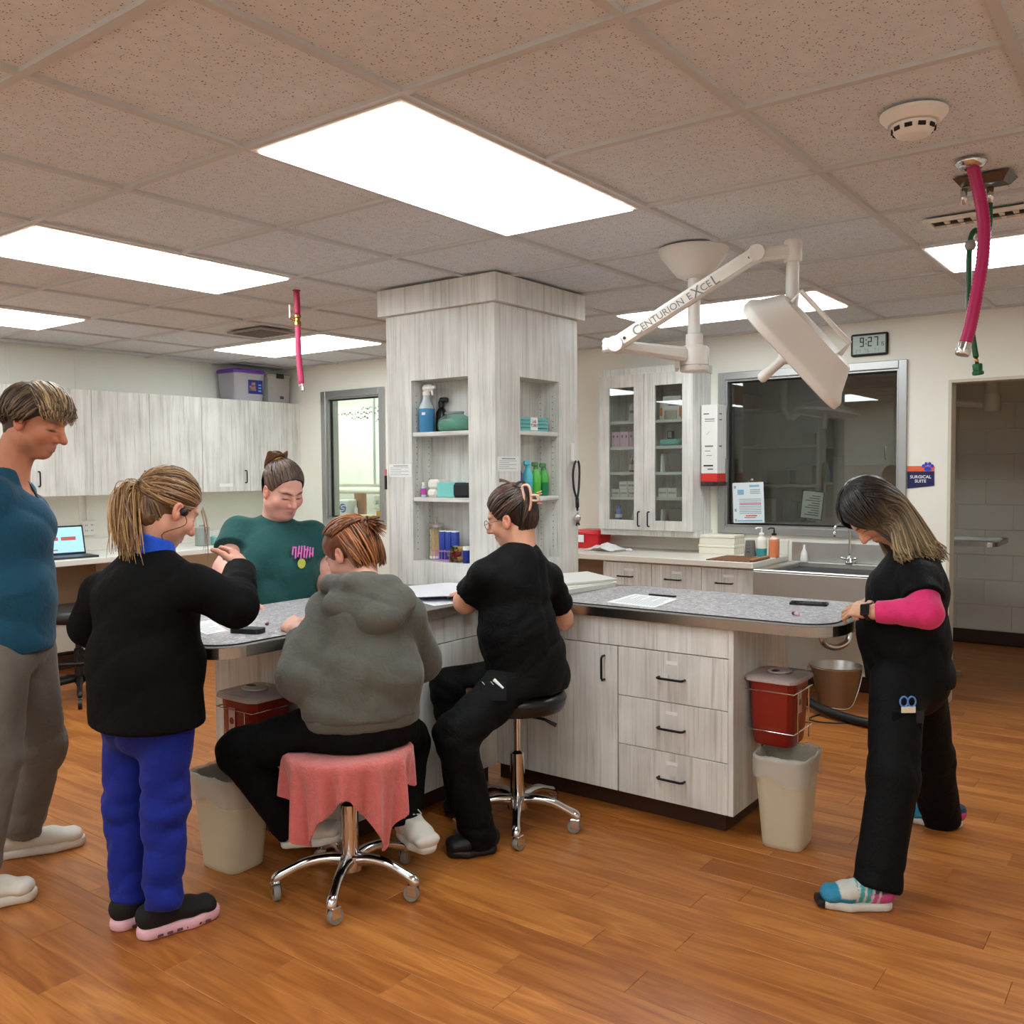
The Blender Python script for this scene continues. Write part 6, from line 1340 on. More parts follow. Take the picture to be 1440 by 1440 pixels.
        V = acc/num[:, None]; idx = -np.ones(cnt.shape, np.int64); idx[I, Jx, K] = np.arange(n); faces = []
        for a in range(3):
            o1, o2 = [(1, 2), (2, 0), (0, 1)][a]; e0 = [slice(None)]*3; e1 = [slice(None)]*3; e0[a] = slice(0, -1); e1[a] = slice(1, None)
            s0, s1 = sg[tuple(e0)], sg[tuple(e1)]; P = np.nonzero(s0 != s1); P = np.stack(P, 1)
            ok = (P[:, o1] > 0) & (P[:, o2] > 0) & (P[:, o1] < d.shape[o1]-1) & (P[:, o2] < d.shape[o2]-1); P = P[ok]
            def cell(du, dv):
                Q = P.copy(); Q[:, o1] -= du; Q[:, o2] -= dv; return idx[Q[:, 0], Q[:, 1], Q[:, 2]]
            q = np.stack([cell(1, 1), cell(0, 1), cell(0, 0), cell(1, 0)], 1); fl = s0[tuple(P.T)]; q = np.where(fl[:, None], q, q[:, ::-1]); faces.append(q)
        return V, np.concatenate(faces)
def raw_obj(name, V, Fc, mats, parent, col=None, smooth=True):
    me = bpy.data.meshes.new(name); o3 = np.array([(V[:, 0].min()+V[:, 0].max())/2, (V[:, 1].min()+V[:, 1].max())/2, V[:, 2].min()])
    n, mf = len(V), len(Fc); k = Fc.shape[1]
    me.vertices.add(n); me.vertices.foreach_set('co', (V-o3).ravel()); me.loops.add(mf*k); me.loops.foreach_set('vertex_index', Fc.ravel().astype(np.int32)); me.polygons.add(mf)
    me.polygons.foreach_set('loop_start', np.arange(0, mf*k, k, dtype=np.int32)); me.polygons.foreach_set('loop_total', np.full(mf, k, np.int32)); me.update(calc_edges=True); me.validate()
    if col is not None:
        at_ = me.color_attributes.new('Col', 'FLOAT_COLOR', 'POINT'); at_.data.foreach_set('color', np.concatenate([col, np.ones((n, 1))], 1).ravel())
    o = finish(me, name, mats, None, smooth); o.location = o3
    return setp(o, parent)
def fobj(name, F, m, parent, col=None):
    V, Fc = F.mesh(); return raw_obj(name, V, Fc, m, parent, col(V) if col else None)
def attr_mat(name, rough=.5, sss=0., sheen=0., spec=.4, bump=0., bscale=300., aniso=False, mul=None):
    if name in MATS: return MATS[name]
    m, nt, b = nodes_of(name); a = N(nt, 'ShaderNodeAttribute', attribute_name='Col'); nt.links.new(a.outputs['Color'], b.inputs['Base Color'])
    b.inputs['Roughness'].default_value = rough; b.inputs['Specular IOR Level'].default_value = spec; b.inputs['Sheen Weight'].default_value = sheen
    if sss: b.inputs['Subsurface Weight'].default_value = sss; b.inputs['Subsurface Radius'].default_value = (1, .35, .2); b.inputs['Subsurface Scale'].default_value = .006
    if bump:
        tc = N(nt, 'ShaderNodeTexCoord'); n = N(nt, 'ShaderNodeTexNoise'); n.inputs['Scale'].default_value = bscale; nt.links.new(tc.outputs['Object'], n.inputs['Vector'])
        bp = N(nt, 'ShaderNodeBump'); bp.inputs['Strength'].default_value = bump; bp.inputs['Distance'].default_value = .002; nt.links.new(n.outputs['Fac'], bp.inputs['Height']); nt.links.new(bp.outputs['Normal'], b.inputs['Normal'])
    MATS[name] = m; return m
M_SKIN = attr_mat('skin', .48, .12, 0, .4, .12, 500)
M_HAIR = attr_mat('hair_strands', .38, 0, 0, .5)
def cloth(name, rgb, rough=.85, sheen=.15, bump=.35, bscale=38., weave=900., spec=.22, crease=6.5):
    if name in MATS: return MATS[name]
    m, nt, b = nodes_of(name); L = nt.links; tc = N(nt, 'ShaderNodeTexCoord')
    n = N(nt, 'ShaderNodeTexNoise'); n.inputs['Scale'].default_value = bscale*.35; n.inputs['Detail'].default_value = 5; n.inputs['Distortion'].default_value = 1.2; L.new(tc.outputs['Object'], n.inputs['Vector'])
    r = ramp(nt, [(.3, tuple(v*.93 for v in rgb)), (.7, rgb)]); L.new(n.outputs['Fac'], r.inputs[0]); L.new(r.outputs[0], b.inputs['Base Color'])
    n1 = N(nt, 'ShaderNodeTexNoise'); n1.inputs['Scale'].default_value = bscale; n1.inputs['Detail'].default_value = 3; n1.inputs['Distortion'].default_value = 1.; L.new(tc.outputs['Object'], n1.inputs['Vector'])
    n3 = N(nt, 'ShaderNodeTexNoise'); n3.noise_type = 'RIDGED_MULTIFRACTAL'; n3.inputs['Scale'].default_value = crease; n3.inputs['Detail'].default_value = 1.5; n3.inputs['Distortion'].default_value = .9; L.new(tc.outputs['Object'], n3.inputs['Vector'])
    b0 = N(nt, 'ShaderNodeBump'); b0.inputs['Strength'].default_value = .55; b0.inputs['Distance'].default_value = .022; L.new(n3.outputs['Fac'], b0.inputs['Height'])
    n2 = N(nt, 'ShaderNodeTexNoise'); n2.inputs['Scale'].default_value = weave; L.new(tc.outputs['Object'], n2.inputs['Vector'])
    b1 = N(nt, 'ShaderNodeBump'); b1.inputs['Strength'].default_value = bump; b1.inputs['Distance'].default_value = .008; L.new(n1.outputs['Fac'], b1.inputs['Height']); L.new(b0.outputs['Normal'], b1.inputs['Normal'])
    b2 = N(nt, 'ShaderNodeBump'); b2.inputs['Strength'].default_value = .25; b2.inputs['Distance'].default_value = .001; L.new(n2.outputs['Fac'], b2.inputs['Height']); L.new(b1.outputs['Normal'], b2.inputs['Normal']); L.new(b2.outputs['Normal'], b.inputs['Normal'])
    b.inputs['Roughness'].default_value = rough; b.inputs['Sheen Weight'].default_value = sheen; b.inputs['Sheen Roughness'].default_value = .5; b.inputs['Specular IOR Level'].default_value = spec
    MATS[name] = m; return m
# ---------------------------------------------------------------- head
class Head:
    """local axes: x to the person's right, y forward (face), z up"""
    def __init__(s, c, fwd, up, size=1.):
        s.c = np.asarray(c, float); s.y = nrm(fwd); s.z = nrm(np.asarray(up)-s.y*(np.asarray(up)@s.y)); s.x = np.cross(s.y, s.z); s.s = size
        s.A = np.stack([s.x, s.y, s.z])
    def loc(s, V): return (np.asarray(V)-s.c)@s.A.T/s.s
    def w(s, p): return s.c+np.asarray(p, float)@s.A*s.s
    def dirw(s, p): return np.asarray(p, float)@s.A
def e3(x, y, z, c, r):
    q0 = np.sqrt(((x-c[0])/r[0])**2+((y-c[1])/r[1])**2+((z-c[2])/r[2])**2)+1e-6; q1 = np.sqrt(((x-c[0])/r[0]**2)**2+((y-c[1])/r[1]**2)**2+((z-c[2])/r[2]**2)**2)+1e-6
    return q0*(q0-1)/q1
def seg(x, y, z, a, b, ra, rb):
    ab = np.subtract(b, a); t = np.clip(((x-a[0])*ab[0]+(y-a[1])*ab[1]+(z-a[2])*ab[2])/(ab@ab), 0, 1)
    return np.sqrt((x-a[0]-t*ab[0])**2+(y-a[1]-t*ab[1])**2+(z-a[2]-t*ab[2])**2)-(ra+(rb-ra)*t)
def head_sdf(x, y, z, fat=0., nose=1., jaw=1.):
    ax = np.abs(x)
    d = e3(x, y, z, (0, -.014, .034), (.073, .094, .083))
    d = smin(d, e3(x, y, z, (0, .026, -.032), (.057+fat, .064, .080)), .035)
    d = smin(d, e3(x, y, z, (0, .056, -.094), (.024+fat*.6, .024, .018*jaw)), .035)
    d = smin(d, e3(ax, y, z, (.040+fat, .004, -.066), (.022, .034, .024)), .035)
    d = smin(d, e3(ax, y, z, (.037+fat*.6, .056, -.032), (.024, .022, .024)), .02)
    if fat: d = smin(d, e3(x, y, z, (0, .03, -.105), (.045, .04, .022)), .03)
    d = smin(d, seg(ax, y, z, (.008, .081, .020), (.040, .068, .021), .010, .009), .016)
    d = smin(d, seg(x, y, z, (0, .084, .012), (0, .112*nose**.3, -.032), .0085, .0115*nose), .014)
    d = smin(d, e3(ax, y, z, (.0115, .094, -.038), (.009, .011, .008)), .008)
    d = smax(d, -e3(ax, y, z, (.031, .098, .000), (.017, .020, .012)), .014)
    d = smin(d, e3(ax, y, z, (.030, .069, -.001), (.0145, .0145, .0118)), .004)
    d = smin(d, seg(ax, y, z, (0, .0905, -.0635), (.019, .080, -.0665), .0065, .004), .008)
    d = smin(d, seg(ax, y, z, (0, .0885, -.0755), (.016, .080, -.0735), .0075, .004), .008)
    d = smax(d, -seg(ax, y, z, (0, .0975, -.0692), (.021, .086, -.0690), .0022, .0018), .004)
    d = smax(d, -e3(x, y, z, (0, .100, -.086), (.022, .009, .005)), .01)
    # ear
    ex, ey, ez = ax-.0745, y+.010, z+.014
    eyr, ezr = ey*.966+ez*.259, -ey*.259+ez*.966
    ear = e3(ex-.004, eyr, ezr, (0, 0, 0), (.010, .0185, .031))
    ear = smax(ear, -e3(ex-.013, eyr-.003, ezr-.003, (0, 0, 0), (.010, .0115, .019)), .005)
    ear = smin(ear, seg(ex, eyr, ezr, (.009, .008, .004), (.008, .002, -.012), .004, .004), .004)
    return smin(d, ear, .006)
def put_head(F, H, **kw):
    R = .165*H.s; sl, X, Y, Z = F.sub(H.c-R, H.c+R); A = H.A; dx, dy, dz = X-H.c[0], Y-H.c[1], Z-H.c[2]
    l = [(dx*A[i][0]+dy*A[i][1]+dz*A[i][2])/H.s for i in range(3)]
    F.put(sl, head_sdf(*l, **kw)*H.s, .03)
def skin_color(H, base, lip=(.45, .13, .11), brow=None, blush=.25, lash=(.02, .012, .01), stubble=None):
    base = np.array(lin(base))
    def f(V):
        c = np.tile(base, (len(V), 1)); n = np.sin(V[:, 0]*90)*np.sin(V[:, 1]*83+1)*np.sin(V[:, 2]*77+2); c *= (1+.06*n)[:, None]
        q = H.loc(V); x, y, z = np.abs(q[:, 0]), q[:, 1], q[:, 2]
        def mixin(m_, col_, a): 
            m_ = np.clip(m_, 0, 1)*a; c[:] = c*(1-m_)[:, None]+np.array(col_)*m_[:, None]
        face = (y > .03)
        mixin(face*np.exp(-(((x-.038)/.024)**2+((z+.035)/.022)**2)), base*np.array([1.0, .62, .58]), blush*2)
        mixin(face*np.exp(-((x/.014)**2+((z+.034)/.016)**2)), base*np.array([1.02, .66, .6]), blush*2)
        mixin((np.abs(q[:, 0]) > .068)*np.exp(-((y+.01)/.03)**2-((z+.014)/.04)**2), base*np.array([1.05, .62, .55]), .5)
        if stubble: mixin((y > .005)*np.exp(-((z+.082)/.03)**2)*(np.sqrt(x**2+(z+.066)**2) > .006), stubble, .35)
        mixin((y > .07)*np.clip(1.6-np.sqrt((x/.0195)**2+((z+.0695)/.0085)**2)*1.3, 0, 1), lip, .8)
        if brow is not None: mixin((y > .05)*np.clip(1.9-np.sqrt(((x-.031)/.021)**2+((z-.0215+.18*np.abs(x-.036))/.0045)**2)*1.2, 0, 1), brow, .85)
        mixin((y > .055)*np.clip(1.9-np.sqrt(((x-.030)/.0155)**2+((z+.0085)/.0030)**2)*1.2, 0, 1), lash, .9)
        return np.clip(c, 0, 1)
    return f
# ---------------------------------------------------------------- hand
def hand(F, wrist, dirv, palm, thumb_side, curls=(40, 45, 50, 55), s=1., thumb_in=.4, spread=.06):
    """dirv: wrist to knuckles; palm: the way the palm faces; thumb_side: across, towards the thumb"""
    w = np.asarray(wrist, float); y = nrm(dirv); n = nrm(np.asarray(palm)-y*(np.asarray(palm)@y)); t = np.cross(y, n); t = t if t@np.asarray(thumb_side) > 0 else -t
    F.ecap(w-y*.01*s, w+y*.025*s, t, (.026*s, .019*s), (.032*s, .017*s), .02)
    F.ecap(w+y*.03*s, w+y*.072*s, t, (.034*s, .0165*s), (.037*s, .0125*s), .015)
    offs, lens = (.029, .010, -.010, -.028), (.94, 1.04, .97, .78)
    for i in range(4):
        p = w+y*(.083-.006*abs(i-1))*s+t*offs[i]*s; d0 = nrm(y+t*spread*(1.5-i)); a = math.radians(curls[i])*.55; r = (.0092, .0094, .0090, .0080)[i]*s
        F.cone(w+y*.045*s+t*offs[i]*.8*s, p, r*1.15, r*1.06, .008)
        for L, da in ((.043, 0), (.027, .9), (.021, .8)):
            dd = d0*math.cos(a)+n*math.sin(a); q = p+dd*L*lens[i]*s; F.cone(p, q, r, r*.9, .0035); p = q; r *= .9; a += math.radians(curls[i])*da
    p = w+y*.024*s+t*.026*s+n*.006*s; d = nrm(y*.62+t*.72+n*.25)
    for k, (L, r) in enumerate(((.040, .0135), (.031, .0108), (.024, .0092))):
        q = p+d*L*s; F.cone(p, q, r*s, r*.88*s, .010 if k == 0 else .004); p = q; d = nrm(d+(y*.5+n*.6-t*.5)*thumb_in)
# ---------------------------------------------------------------- hair strands
class Locks:
    def __init__(s, seed=0): s.V = []; s.F = []; s.C = []; s.n = 0; s.rg = np.random.default_rng(seed)
    def add(s, P, r, col, flat=.55, taper=True, nrmref=None):
        P = np.asarray(P, float); m_ = len(P); t = np.gradient(P, axis=0); t /= np.linalg.norm(t, axis=1)[:, None]+1e-9
        ref = np.asarray(nrmref if nrmref is not None else (0, 0, 1), float)
        if ref.ndim == 1: ref = np.tile(ref, (m_, 1))
        u = np.cross(t, ref); u /= np.linalg.norm(u, axis=1)[:, None]+1e-9; v = np.cross(u, t)
        rr = r*(np.ones(m_) if not taper else np.sin(np.pi*np.clip(np.linspace(.12, 1.0-.02, m_), 0, 1))**.45)
        ring = [P+u*(rr*math.cos(a))[:, None]+v*(rr*flat*math.sin(a))[:, None] for a in np.arange(4)*math.pi/2]
        V = np.stack(ring, 1).reshape(-1, 3); base = s.n
        for i in range(m_-1):
            for k in range(4): s.F.append((base+i*4+k, base+i*4+(k+1) % 4, base+(i+1)*4+(k+1) % 4, base+(i+1)*4+k))
        col = np.asarray(col, float); C = np.tile(col, (m_, 1)) if col.ndim == 1 else col
        s.V.append(V); s.C.append(np.repeat(C, 4, 0)); s.n += len(V)
    def build(s, name, parent, m=None):
        return raw_obj(name, np.concatenate(s.V), np.array(s.F), m or M_HAIR, parent, np.concatenate(s.C))
def shade(rg, dark, light, k=None):
    k = rg.random() if k is None else k; a, b = np.array(lin(dark)), np.array(lin(light)); return (a+(b-a)*k)*(.85+.3*rg.random())
SK_C, SK_R = np.array((0, -.014, .034)), np.array((.073, .094, .083))     # cranium ellipsoid, head-local
def on_skull(d, off):
    """point on the scalp in direction d (head-local, from the cranium centre)"""
    d = d/np.linalg.norm(d, axis=-1, keepdims=True); k = 1/np.sqrt(((d/SK_R)**2).sum(-1, keepdims=True)); return SK_C+d*(k+off)
def slerp(a, b, t):
    a, b = nrm(a), nrm(b); w = math.acos(np.clip(a@b, -1, 1)); 
    if w < 1e-3: return np.tile(a, (len(t), 1))
    return (np.sin((1-t)*w)[:, None]*a+np.sin(t*w)[:, None]*b)/math.sin(w)
def hair_base(name, H, col, clip, off=.006, h=.006, extra=None, parent=None, noise=.002, nape=.0):
    """solid under-hair shell; clip(x, y, z) < 0 where hair grows (head-local)"""
    R = .16*H.s; F = Fld.box(H.c-R, H.c+R, h*H.s); sl, X, Y, Z = F.sub(H.c-R*1.2, H.c+R*1.2); A = H.A; dx, dy, dz = X-H.c[0], Y-H.c[1], Z-H.c[2]
    x, y, z = [(dx*A[i][0]+dy*A[i][1]+dz*A[i][2])/H.s for i in range(3)]
    d = e3(x, y, z, SK_C, SK_R+off)
    if nape: d = smin(d, e3(x, y, z, (0, -.050, -.045), (.056, .046, .05+nape)), .03)
    d = smax(d, clip(x, y, z), .008); d = d+noise*np.sin(x*240+3*np.sin(z*60))*np.sin(z*90+y*120)
    F.put(sl, (d*H.s).astype(np.float32), .004)
    if extra: extra(F)
    rg = np.random.default_rng(3); c0 = np.array(lin(col))
    def f(V): q = H.loc(V); return np.clip(c0*(1+.25*np.sin(q[:, 0]*400+q[:, 2]*90)*np.sin(q[:, 1]*120))[:, None], 0, 1)
    return fobj(name, F, M_HAIR, parent, f)
def front_y(z): return .036+.55*(z-.02)
def hairline(phi):
    """direction from the cranium centre to the front hairline at lateral angle phi"""
    for e in np.linspace(-.35, 1.3, 60):
        d = np.array((math.sin(phi)*math.cos(e), math.cos(phi)*math.cos(e), math.sin(e))); p = on_skull(d, .006)
        if p[1] <= front_y(p[2]): return d
    return d
def pulled_back(Lk, H, n, target, cols, r=.0034, jit=.1, off=.009, napew=.22):
    """strands combed from hairline, temples and nape to one gathering direction"""
    for i in range(n):
        u = Lk.rg.random()
        if u < .45: d0 = hairline(Lk.rg.uniform(-1.5, 1.5))
        elif u < 1-napew: d0 = hairline(Lk.rg.uniform(-1.45, 1.45)); d0 = slerp(d0, target, np.array([.05+.55*Lk.rg.random()]))[0]
        else: a = Lk.rg.uniform(-1.3, 1.3); d0 = np.array((math.sin(a), -math.cos(a)*.8, -.75-.45*Lk.rg.random()))
        d1 = nrm(np.asarray(target)+Lk.rg.normal(size=3)*jit); P = on_skull(slerp(d0, d1, np.linspace(0, 1, 10)), np.linspace(.004, off+.006*Lk.rg.random(), 10)[:, None]+.004)
        if u >= 1-napew: P[:5, 2] -= np.array((.034, .022, .012, .005, .002)); P[:5, 1] -= np.array((.012, .014, .012, .008, .004))
        P = np.array([H.w(p) for p in P]); P[1:-1] += Lk.rg.normal(size=(len(P)-2, 3))*.0005
        Lk.add(P, r+.0016*Lk.rg.random(), shade(Lk.rg, cols[0], cols[1], Lk.rg.random()**1.5), .5, True, P-H.c)
# ---------------------------------------------------------------- shoe
def shoe(parent, heel, toe, ankle, label, upper, sole, lace=None, wid=.046, hgt=.075, sole_h=.026, accent=None, pattern=None):
    """heel and toe: ends of the sole on the ground (xy, z of the ground there)"""
    heel, toe = np.asarray(heel, float), np.asarray(toe, float); y = nrm(toe-heel); L = np.linalg.norm(toe-heel); up = np.array((0, 0, 1.)); up = nrm(up-y*(up@y)); x = np.cross(y, up); A = np.stack([x, y, up])
    def P(a, b, c): return heel+x*a+y*b+up*c
    lo = np.minimum(heel, toe)-.07; hi = np.maximum(heel, toe)+.07; hi[2] += .1; h = .0055
    F = Fld.box(lo, hi, h)
    for a, b, ra, rb in ((.04, .30, (.036, .040), (.036, .036)), (.30, .62, (.036, .040), (.042, .030)), (.62, .84, (.042, .030), (.040, .022)), (.84, .90, (.040, .022), (.034, .018))):
        k = wid/.042; F.ecap(P(0, max(a*L, .036), sole_h+ra[1]*.75), P(0, min(b*L, L-.034), sole_h+rb[1]*.75), x, (ra[0]*k, ra[1]), (rb[0]*k, rb[1]), .02)
    F.cone(P(0, .045, sole_h+.03), P(0, .055, hgt), .036, .035, .02)
    F.cone(P(0, .11, sole_h+.035), P(0, .075, hgt-.006), .032, .034, .02)
    F.cut(P(0, 0, sole_h*.55), -up)
    F.cut(P(0, .06, hgt+.012), nrm(up-y*.12))
    col = pattern(heel, A, L) if pattern else None
    o = fobj('shoe', F, attr_mat('shoe_mesh', .7, bump=.3, bscale=260) if col else upper, parent, col); o['label'] = label
    S_ = Fld.box(lo, hi, h)
    for a, b, w0, w1 in ((.0, .3, .038, .037), (.3, .62, .037, .045), (.62, 1., .045, .036)):
        k = wid/.042; S_.ecap(P(0, max(a*L, .037*k), sole_h*.5), P(0, min(b*L, L-.036*k), sole_h*.5+(.008 if b == 1. else 0)), x, (w0*k, sole_h*1.2), (w1*k, sole_h*1.2), .012)
    S_.cut(P(0, 0, 0.0005), -up); S_.cut(P(0, 0, sole_h), nrm(up-y*(.02)))
    fobj('sole', S_, sole, o)
    if lace is not None:
        b = MB()
        for k in range(5):
            c = .36+.075*k; zt = sole_h+.076-.034*(c-.3)/.4; b.tube(bez([P(-.022, c*L-.006, zt-.012), P(0, c*L+.004, zt+.003), P(.022, c*L-.006, zt-.012)], 3), .0026, 5)
        b.tube(bez([P(0, .35*L, sole_h+.072), P(.02, .33*L, sole_h+.084), P(.034, .37*L, sole_h+.066), P(.012, .36*L, sole_h+.07)], 4), .0022, 5); b.tube(bez([P(0, .35*L, sole_h+.072), P(-.02, .33*L, sole_h+.084), P(-.034, .37*L, sole_h+.066), P(-.012, .36*L, sole_h+.07)], 4), .0022, 5)
        b.build('laces', lace, o, True)
    if accent: accent(o, P, L)
    return o
def vec(k): return {q: np.array(v) for q, v in JT[k].items()}
Zv = np.array((0, 0, 1.))
def torso_body(F, j, lat_h, lat_s, s=1., w=(.135, .12, .15)):
    """slim inner torso"""
    F.etube([j['hip'], j['belly'], j['chest'], j['neck']-Zv*.03], [lat_h, (lat_h+lat_s), lat_s], [(w[0]*s, .085*s), (w[1]*s, .08*s), (w[2]*s, .085*s), (.06*s, .055*s)], .05)
RW, FW = np.array((.598, -.801, 0)), np.array((.801, .598, 0))
def person(label, loc): return thing('person', label, 'person', loc)
def fine_axes(pts, pad, fine, h=.016, hf=.0042):
    """axes over all points with finer steps round the fine centres (centre, radius)"""
    P = np.array(pts); ax = []
    for i in range(3): ax.append(axis(P[:, i].min()-pad, P[:, i].max()+pad, h, [(c[i]-r, c[i]+r, hf) for c, r in fine]))
    return ax
def body_field(j, heads, hands_at, extra=()):
    pts = list(j.values())+[h.c+v for h in heads for v in (Zv*.14, -Zv*.14)]+list(extra)
    return Fld(*fine_axes(pts, .12, [(h.c, .135) for h in heads]+[(np.asarray(p), .105) for p in hands_at]))
def limbs(F, j, side, arm=(.043, .036, .031, .024), leg=(.075, .052, .036)):
    g = lambda k: j.get(k+side)
    if g('sh') is not None and g('el') is not None:
        F.cone(g('sh')-Zv*.03, g('el'), arm[0]*.78, arm[1], .02)
        if g('wr') is not None: F.cone(g('el'), g('wr'), arm[2]*1.1, arm[3], .02)
    if g('hip') is not None and g('knee') is not None:
        F.cone(g('hip'), g('knee'), leg[0], leg[1], .03)
        if g('ank') is not None: F.cone(g('knee'), g('ank'), leg[1]*.95, leg[2], .02)
def trousers(parent, j, lat, m, pel=(.165, .125), leg=(.098, .078, .074), seed=1, amp=.0035, top=.10, h=.0095, hem=.02, knee_out=0., hemr=None, fold_f=58., name='trousers', seat=None):
    pts = [j[k] for k in ('hip', 'hipL', 'hipR', 'kneeL', 'kneeR', 'ankL', 'ankR')]; lo, hi = np.min(pts, 0)-.13, np.max(pts, 0)+.16; F = Fld.box(lo, hi, h)
    F.ecap(j['hip']-Zv*.01, j['hip']+Zv*top, lat, pel, (pel[0]*.93, pel[1]*.95), .05)
    F.folds(amp, fold_f, seed, n=1, direction=nrm(lat+Zv*.5))
    for s in 'LR':
        S_ = Fld(*F.ax); ax_ = nrm(j['ank'+s]-j['knee'+s]); tx_ = nrm(j['knee'+s]-j['hip'+s])
        S_.cone(j['hip'+s], j['knee'+s], leg[0], leg[1], .045); S_.cone(j['knee'+s], j['ank'+s], leg[1], leg[2], .03)
        S_.folds(amp*.8, fold_f*.8, seed+2, n=1, direction=nrm(lat+tx_*.6)); S_.folds(amp, fold_f*1.5, seed+5, j['knee'+s], .17, nrm(ax_+.3*lat), 2); S_.folds(amp*1.3, fold_f*1.8, seed+9, j['ank'+s], .15, nrm(ax_+.2*lat), 2)
        S_.cutlocal(j['ank'+s]+ax_*hem, ax_, .16); F.d = smin(F.d, S_.d, .035)
    if seat is not None: F.cutlocal(seat, (0, 0, -1), .205)        # flattened where it rests on the seat
    return fobj(name, F, m, parent)
def top_garment(parent, j, latH, latS, fwd, m, rad, sleeve, hem_z=None, seed=1, amp=.0035, h=.0085, bust=None, name='scrub_top', sl_r=(.066, .066), sl_cut=True, fold_f=55., extra=None, hem_n=None, shr=.05, hemp=None, post=None, nk=.03):
    """rad: [(w, d) at hem, belly, chest, neck]; sleeve: fraction towards the elbow, or 'long' to the wrist"""
    pts = [j[k] for k in ('hip', 'belly', 'chest', 'neck', 'shL', 'shR')]
    for s in 'LR':
        pts.append(j['el'+s])
        if sleeve == 'long': pts.append(j['wr'+s])
    if hemp is not None: pts.append(hemp)
    lo, hi = np.min(pts, 0)-.19, np.max(pts, 0)+.14; F = Fld.box(lo, hi, h)
    b0 = j['hip'] if hemp is None else np.asarray(hemp)
    F.etube([b0, j['belly'], j['chest'], j['neck']-nrm(j['neck']-j['chest'])*nk], [latH, nrm(latH+latS), latS], rad, .06)
    SL = []
    for s in 'LR':
        a, b = j['sh'+s]-Zv*.022, j['el'+s]; F.cone(j['neck']-Zv*.04, a, shr*.9, sl_r[0]*.80, .06)
        if not sleeve: continue
        S_ = Fld(*F.ax); L_ = np.linalg.norm(b-a)
        if sleeve == 'long':
            S_.cone(a, b, sl_r[0]*.84, sl_r[1], .05); S_.cone(b, j['wr'+s], sl_r[1], sl_r[1]*.72, .02); d = nrm(j['wr'+s]-b)
            S_.folds(amp*1.3, fold_f*1.5, seed+3, b, .15, nrm(d-nrm(b-a)), 2); S_.cutlocal(j['wr'+s]-d*.005, d, .1)
        else:
            S_.cone(a, a+(b-a)*(sleeve+.10), sl_r[0]*.84, sl_r[1], .05); d = nrm(b-a); S_.folds(amp, fold_f*1.2, seed+4, a+d*.08, .16, nrm(np.cross(d, latS)+latS*.6), 2); S_.cutlocal(a+d*L_*sleeve, d, .125)
        SL.append(S_)
    for p, r in (bust or []): F.ell(p, r, np.stack([nrm(latS), nrm(np.cross(Zv, latS)), Zv]), .05)
    if extra: extra(F)
    F.folds(amp*.8, fold_f*.8, seed, n=1, direction=nrm(latS+Zv*.55)); F.folds(amp, fold_f*1.3, seed+7, j['belly'], .24, nrm(Zv+.3*latH), 2)
    for S_ in SL: F.d = smin(F.d, S_.d, .035)
    if hem_z is not None: F.cut((b0[0], b0[1], hem_z), (0, 0, -1) if hem_n is None else hem_n)
    if post: post(F)
    return fobj(name, F, m, parent)
M_BLKSCRUB = cloth('black_scrub', (9, 10, 12), .7, .0, .5, spec=.14)
# ================================================================ woman at the right end of the island
j = vec('P6'); per = person('woman with long ombre hair, black scrubs and bright pink sleeves at the right counter end', (1.82, -.75, 0))
lat = nrm(j['shL']-j['shR']); fw = nrm(np.cross(lat, Zv)); fw = fw if fw@RW < 0 else -fw
H = Head(j['head'], -RW*.50-Zv*.86-FW*.04, -RW*.86+Zv*.50, .98)
F = body_field(j, [H], [j['knL'], j['knR']])
put_head(F, H); torso_body(F, j, lat, lat); F.cone(j['neck']-Zv*.02, H.w((0, -.03, -.05)), .052, .05, .03)
for s in 'LR': limbs(F, j, s)
hand(F, j['wrL'], j['knL']-j['wrL']+Zv*.02, FW*.75-Zv*.55, Zv, (46, 52, 58, 64), .98, .35, .02)
hand(F, j['wrR'], j['knR']-j['wrR'], -FW*.7-Zv*.6, Zv, (50, 56, 62, 70), .98, .4, .02)
fobj('body', F, M_SKIN, per, skin_color(H, (206, 158, 130), brow=(.03, .02, .016)))
trousers(per, j, lat, M_BLKSCRUB, (.165, .140), (.094, .079, .076), 2, .003, .09, hem=.022)
b_ = j['chest']+fw*.075-Zv*.03
top = top_garment(per, j, lat, lat, fw, M_BLKSCRUB, [(.160, .150), (.140, .140), (.138, .118), (.075, .07)], .60, j['hip'][2]-.035, 4, .0045, bust=[(b_+lat*.06, (.075, .06, .07)), (b_-lat*.06, (.075, .06, .07)), (j['belly']+fw*.045, (.13, .09, .11))], sl_r=(.070, .072))
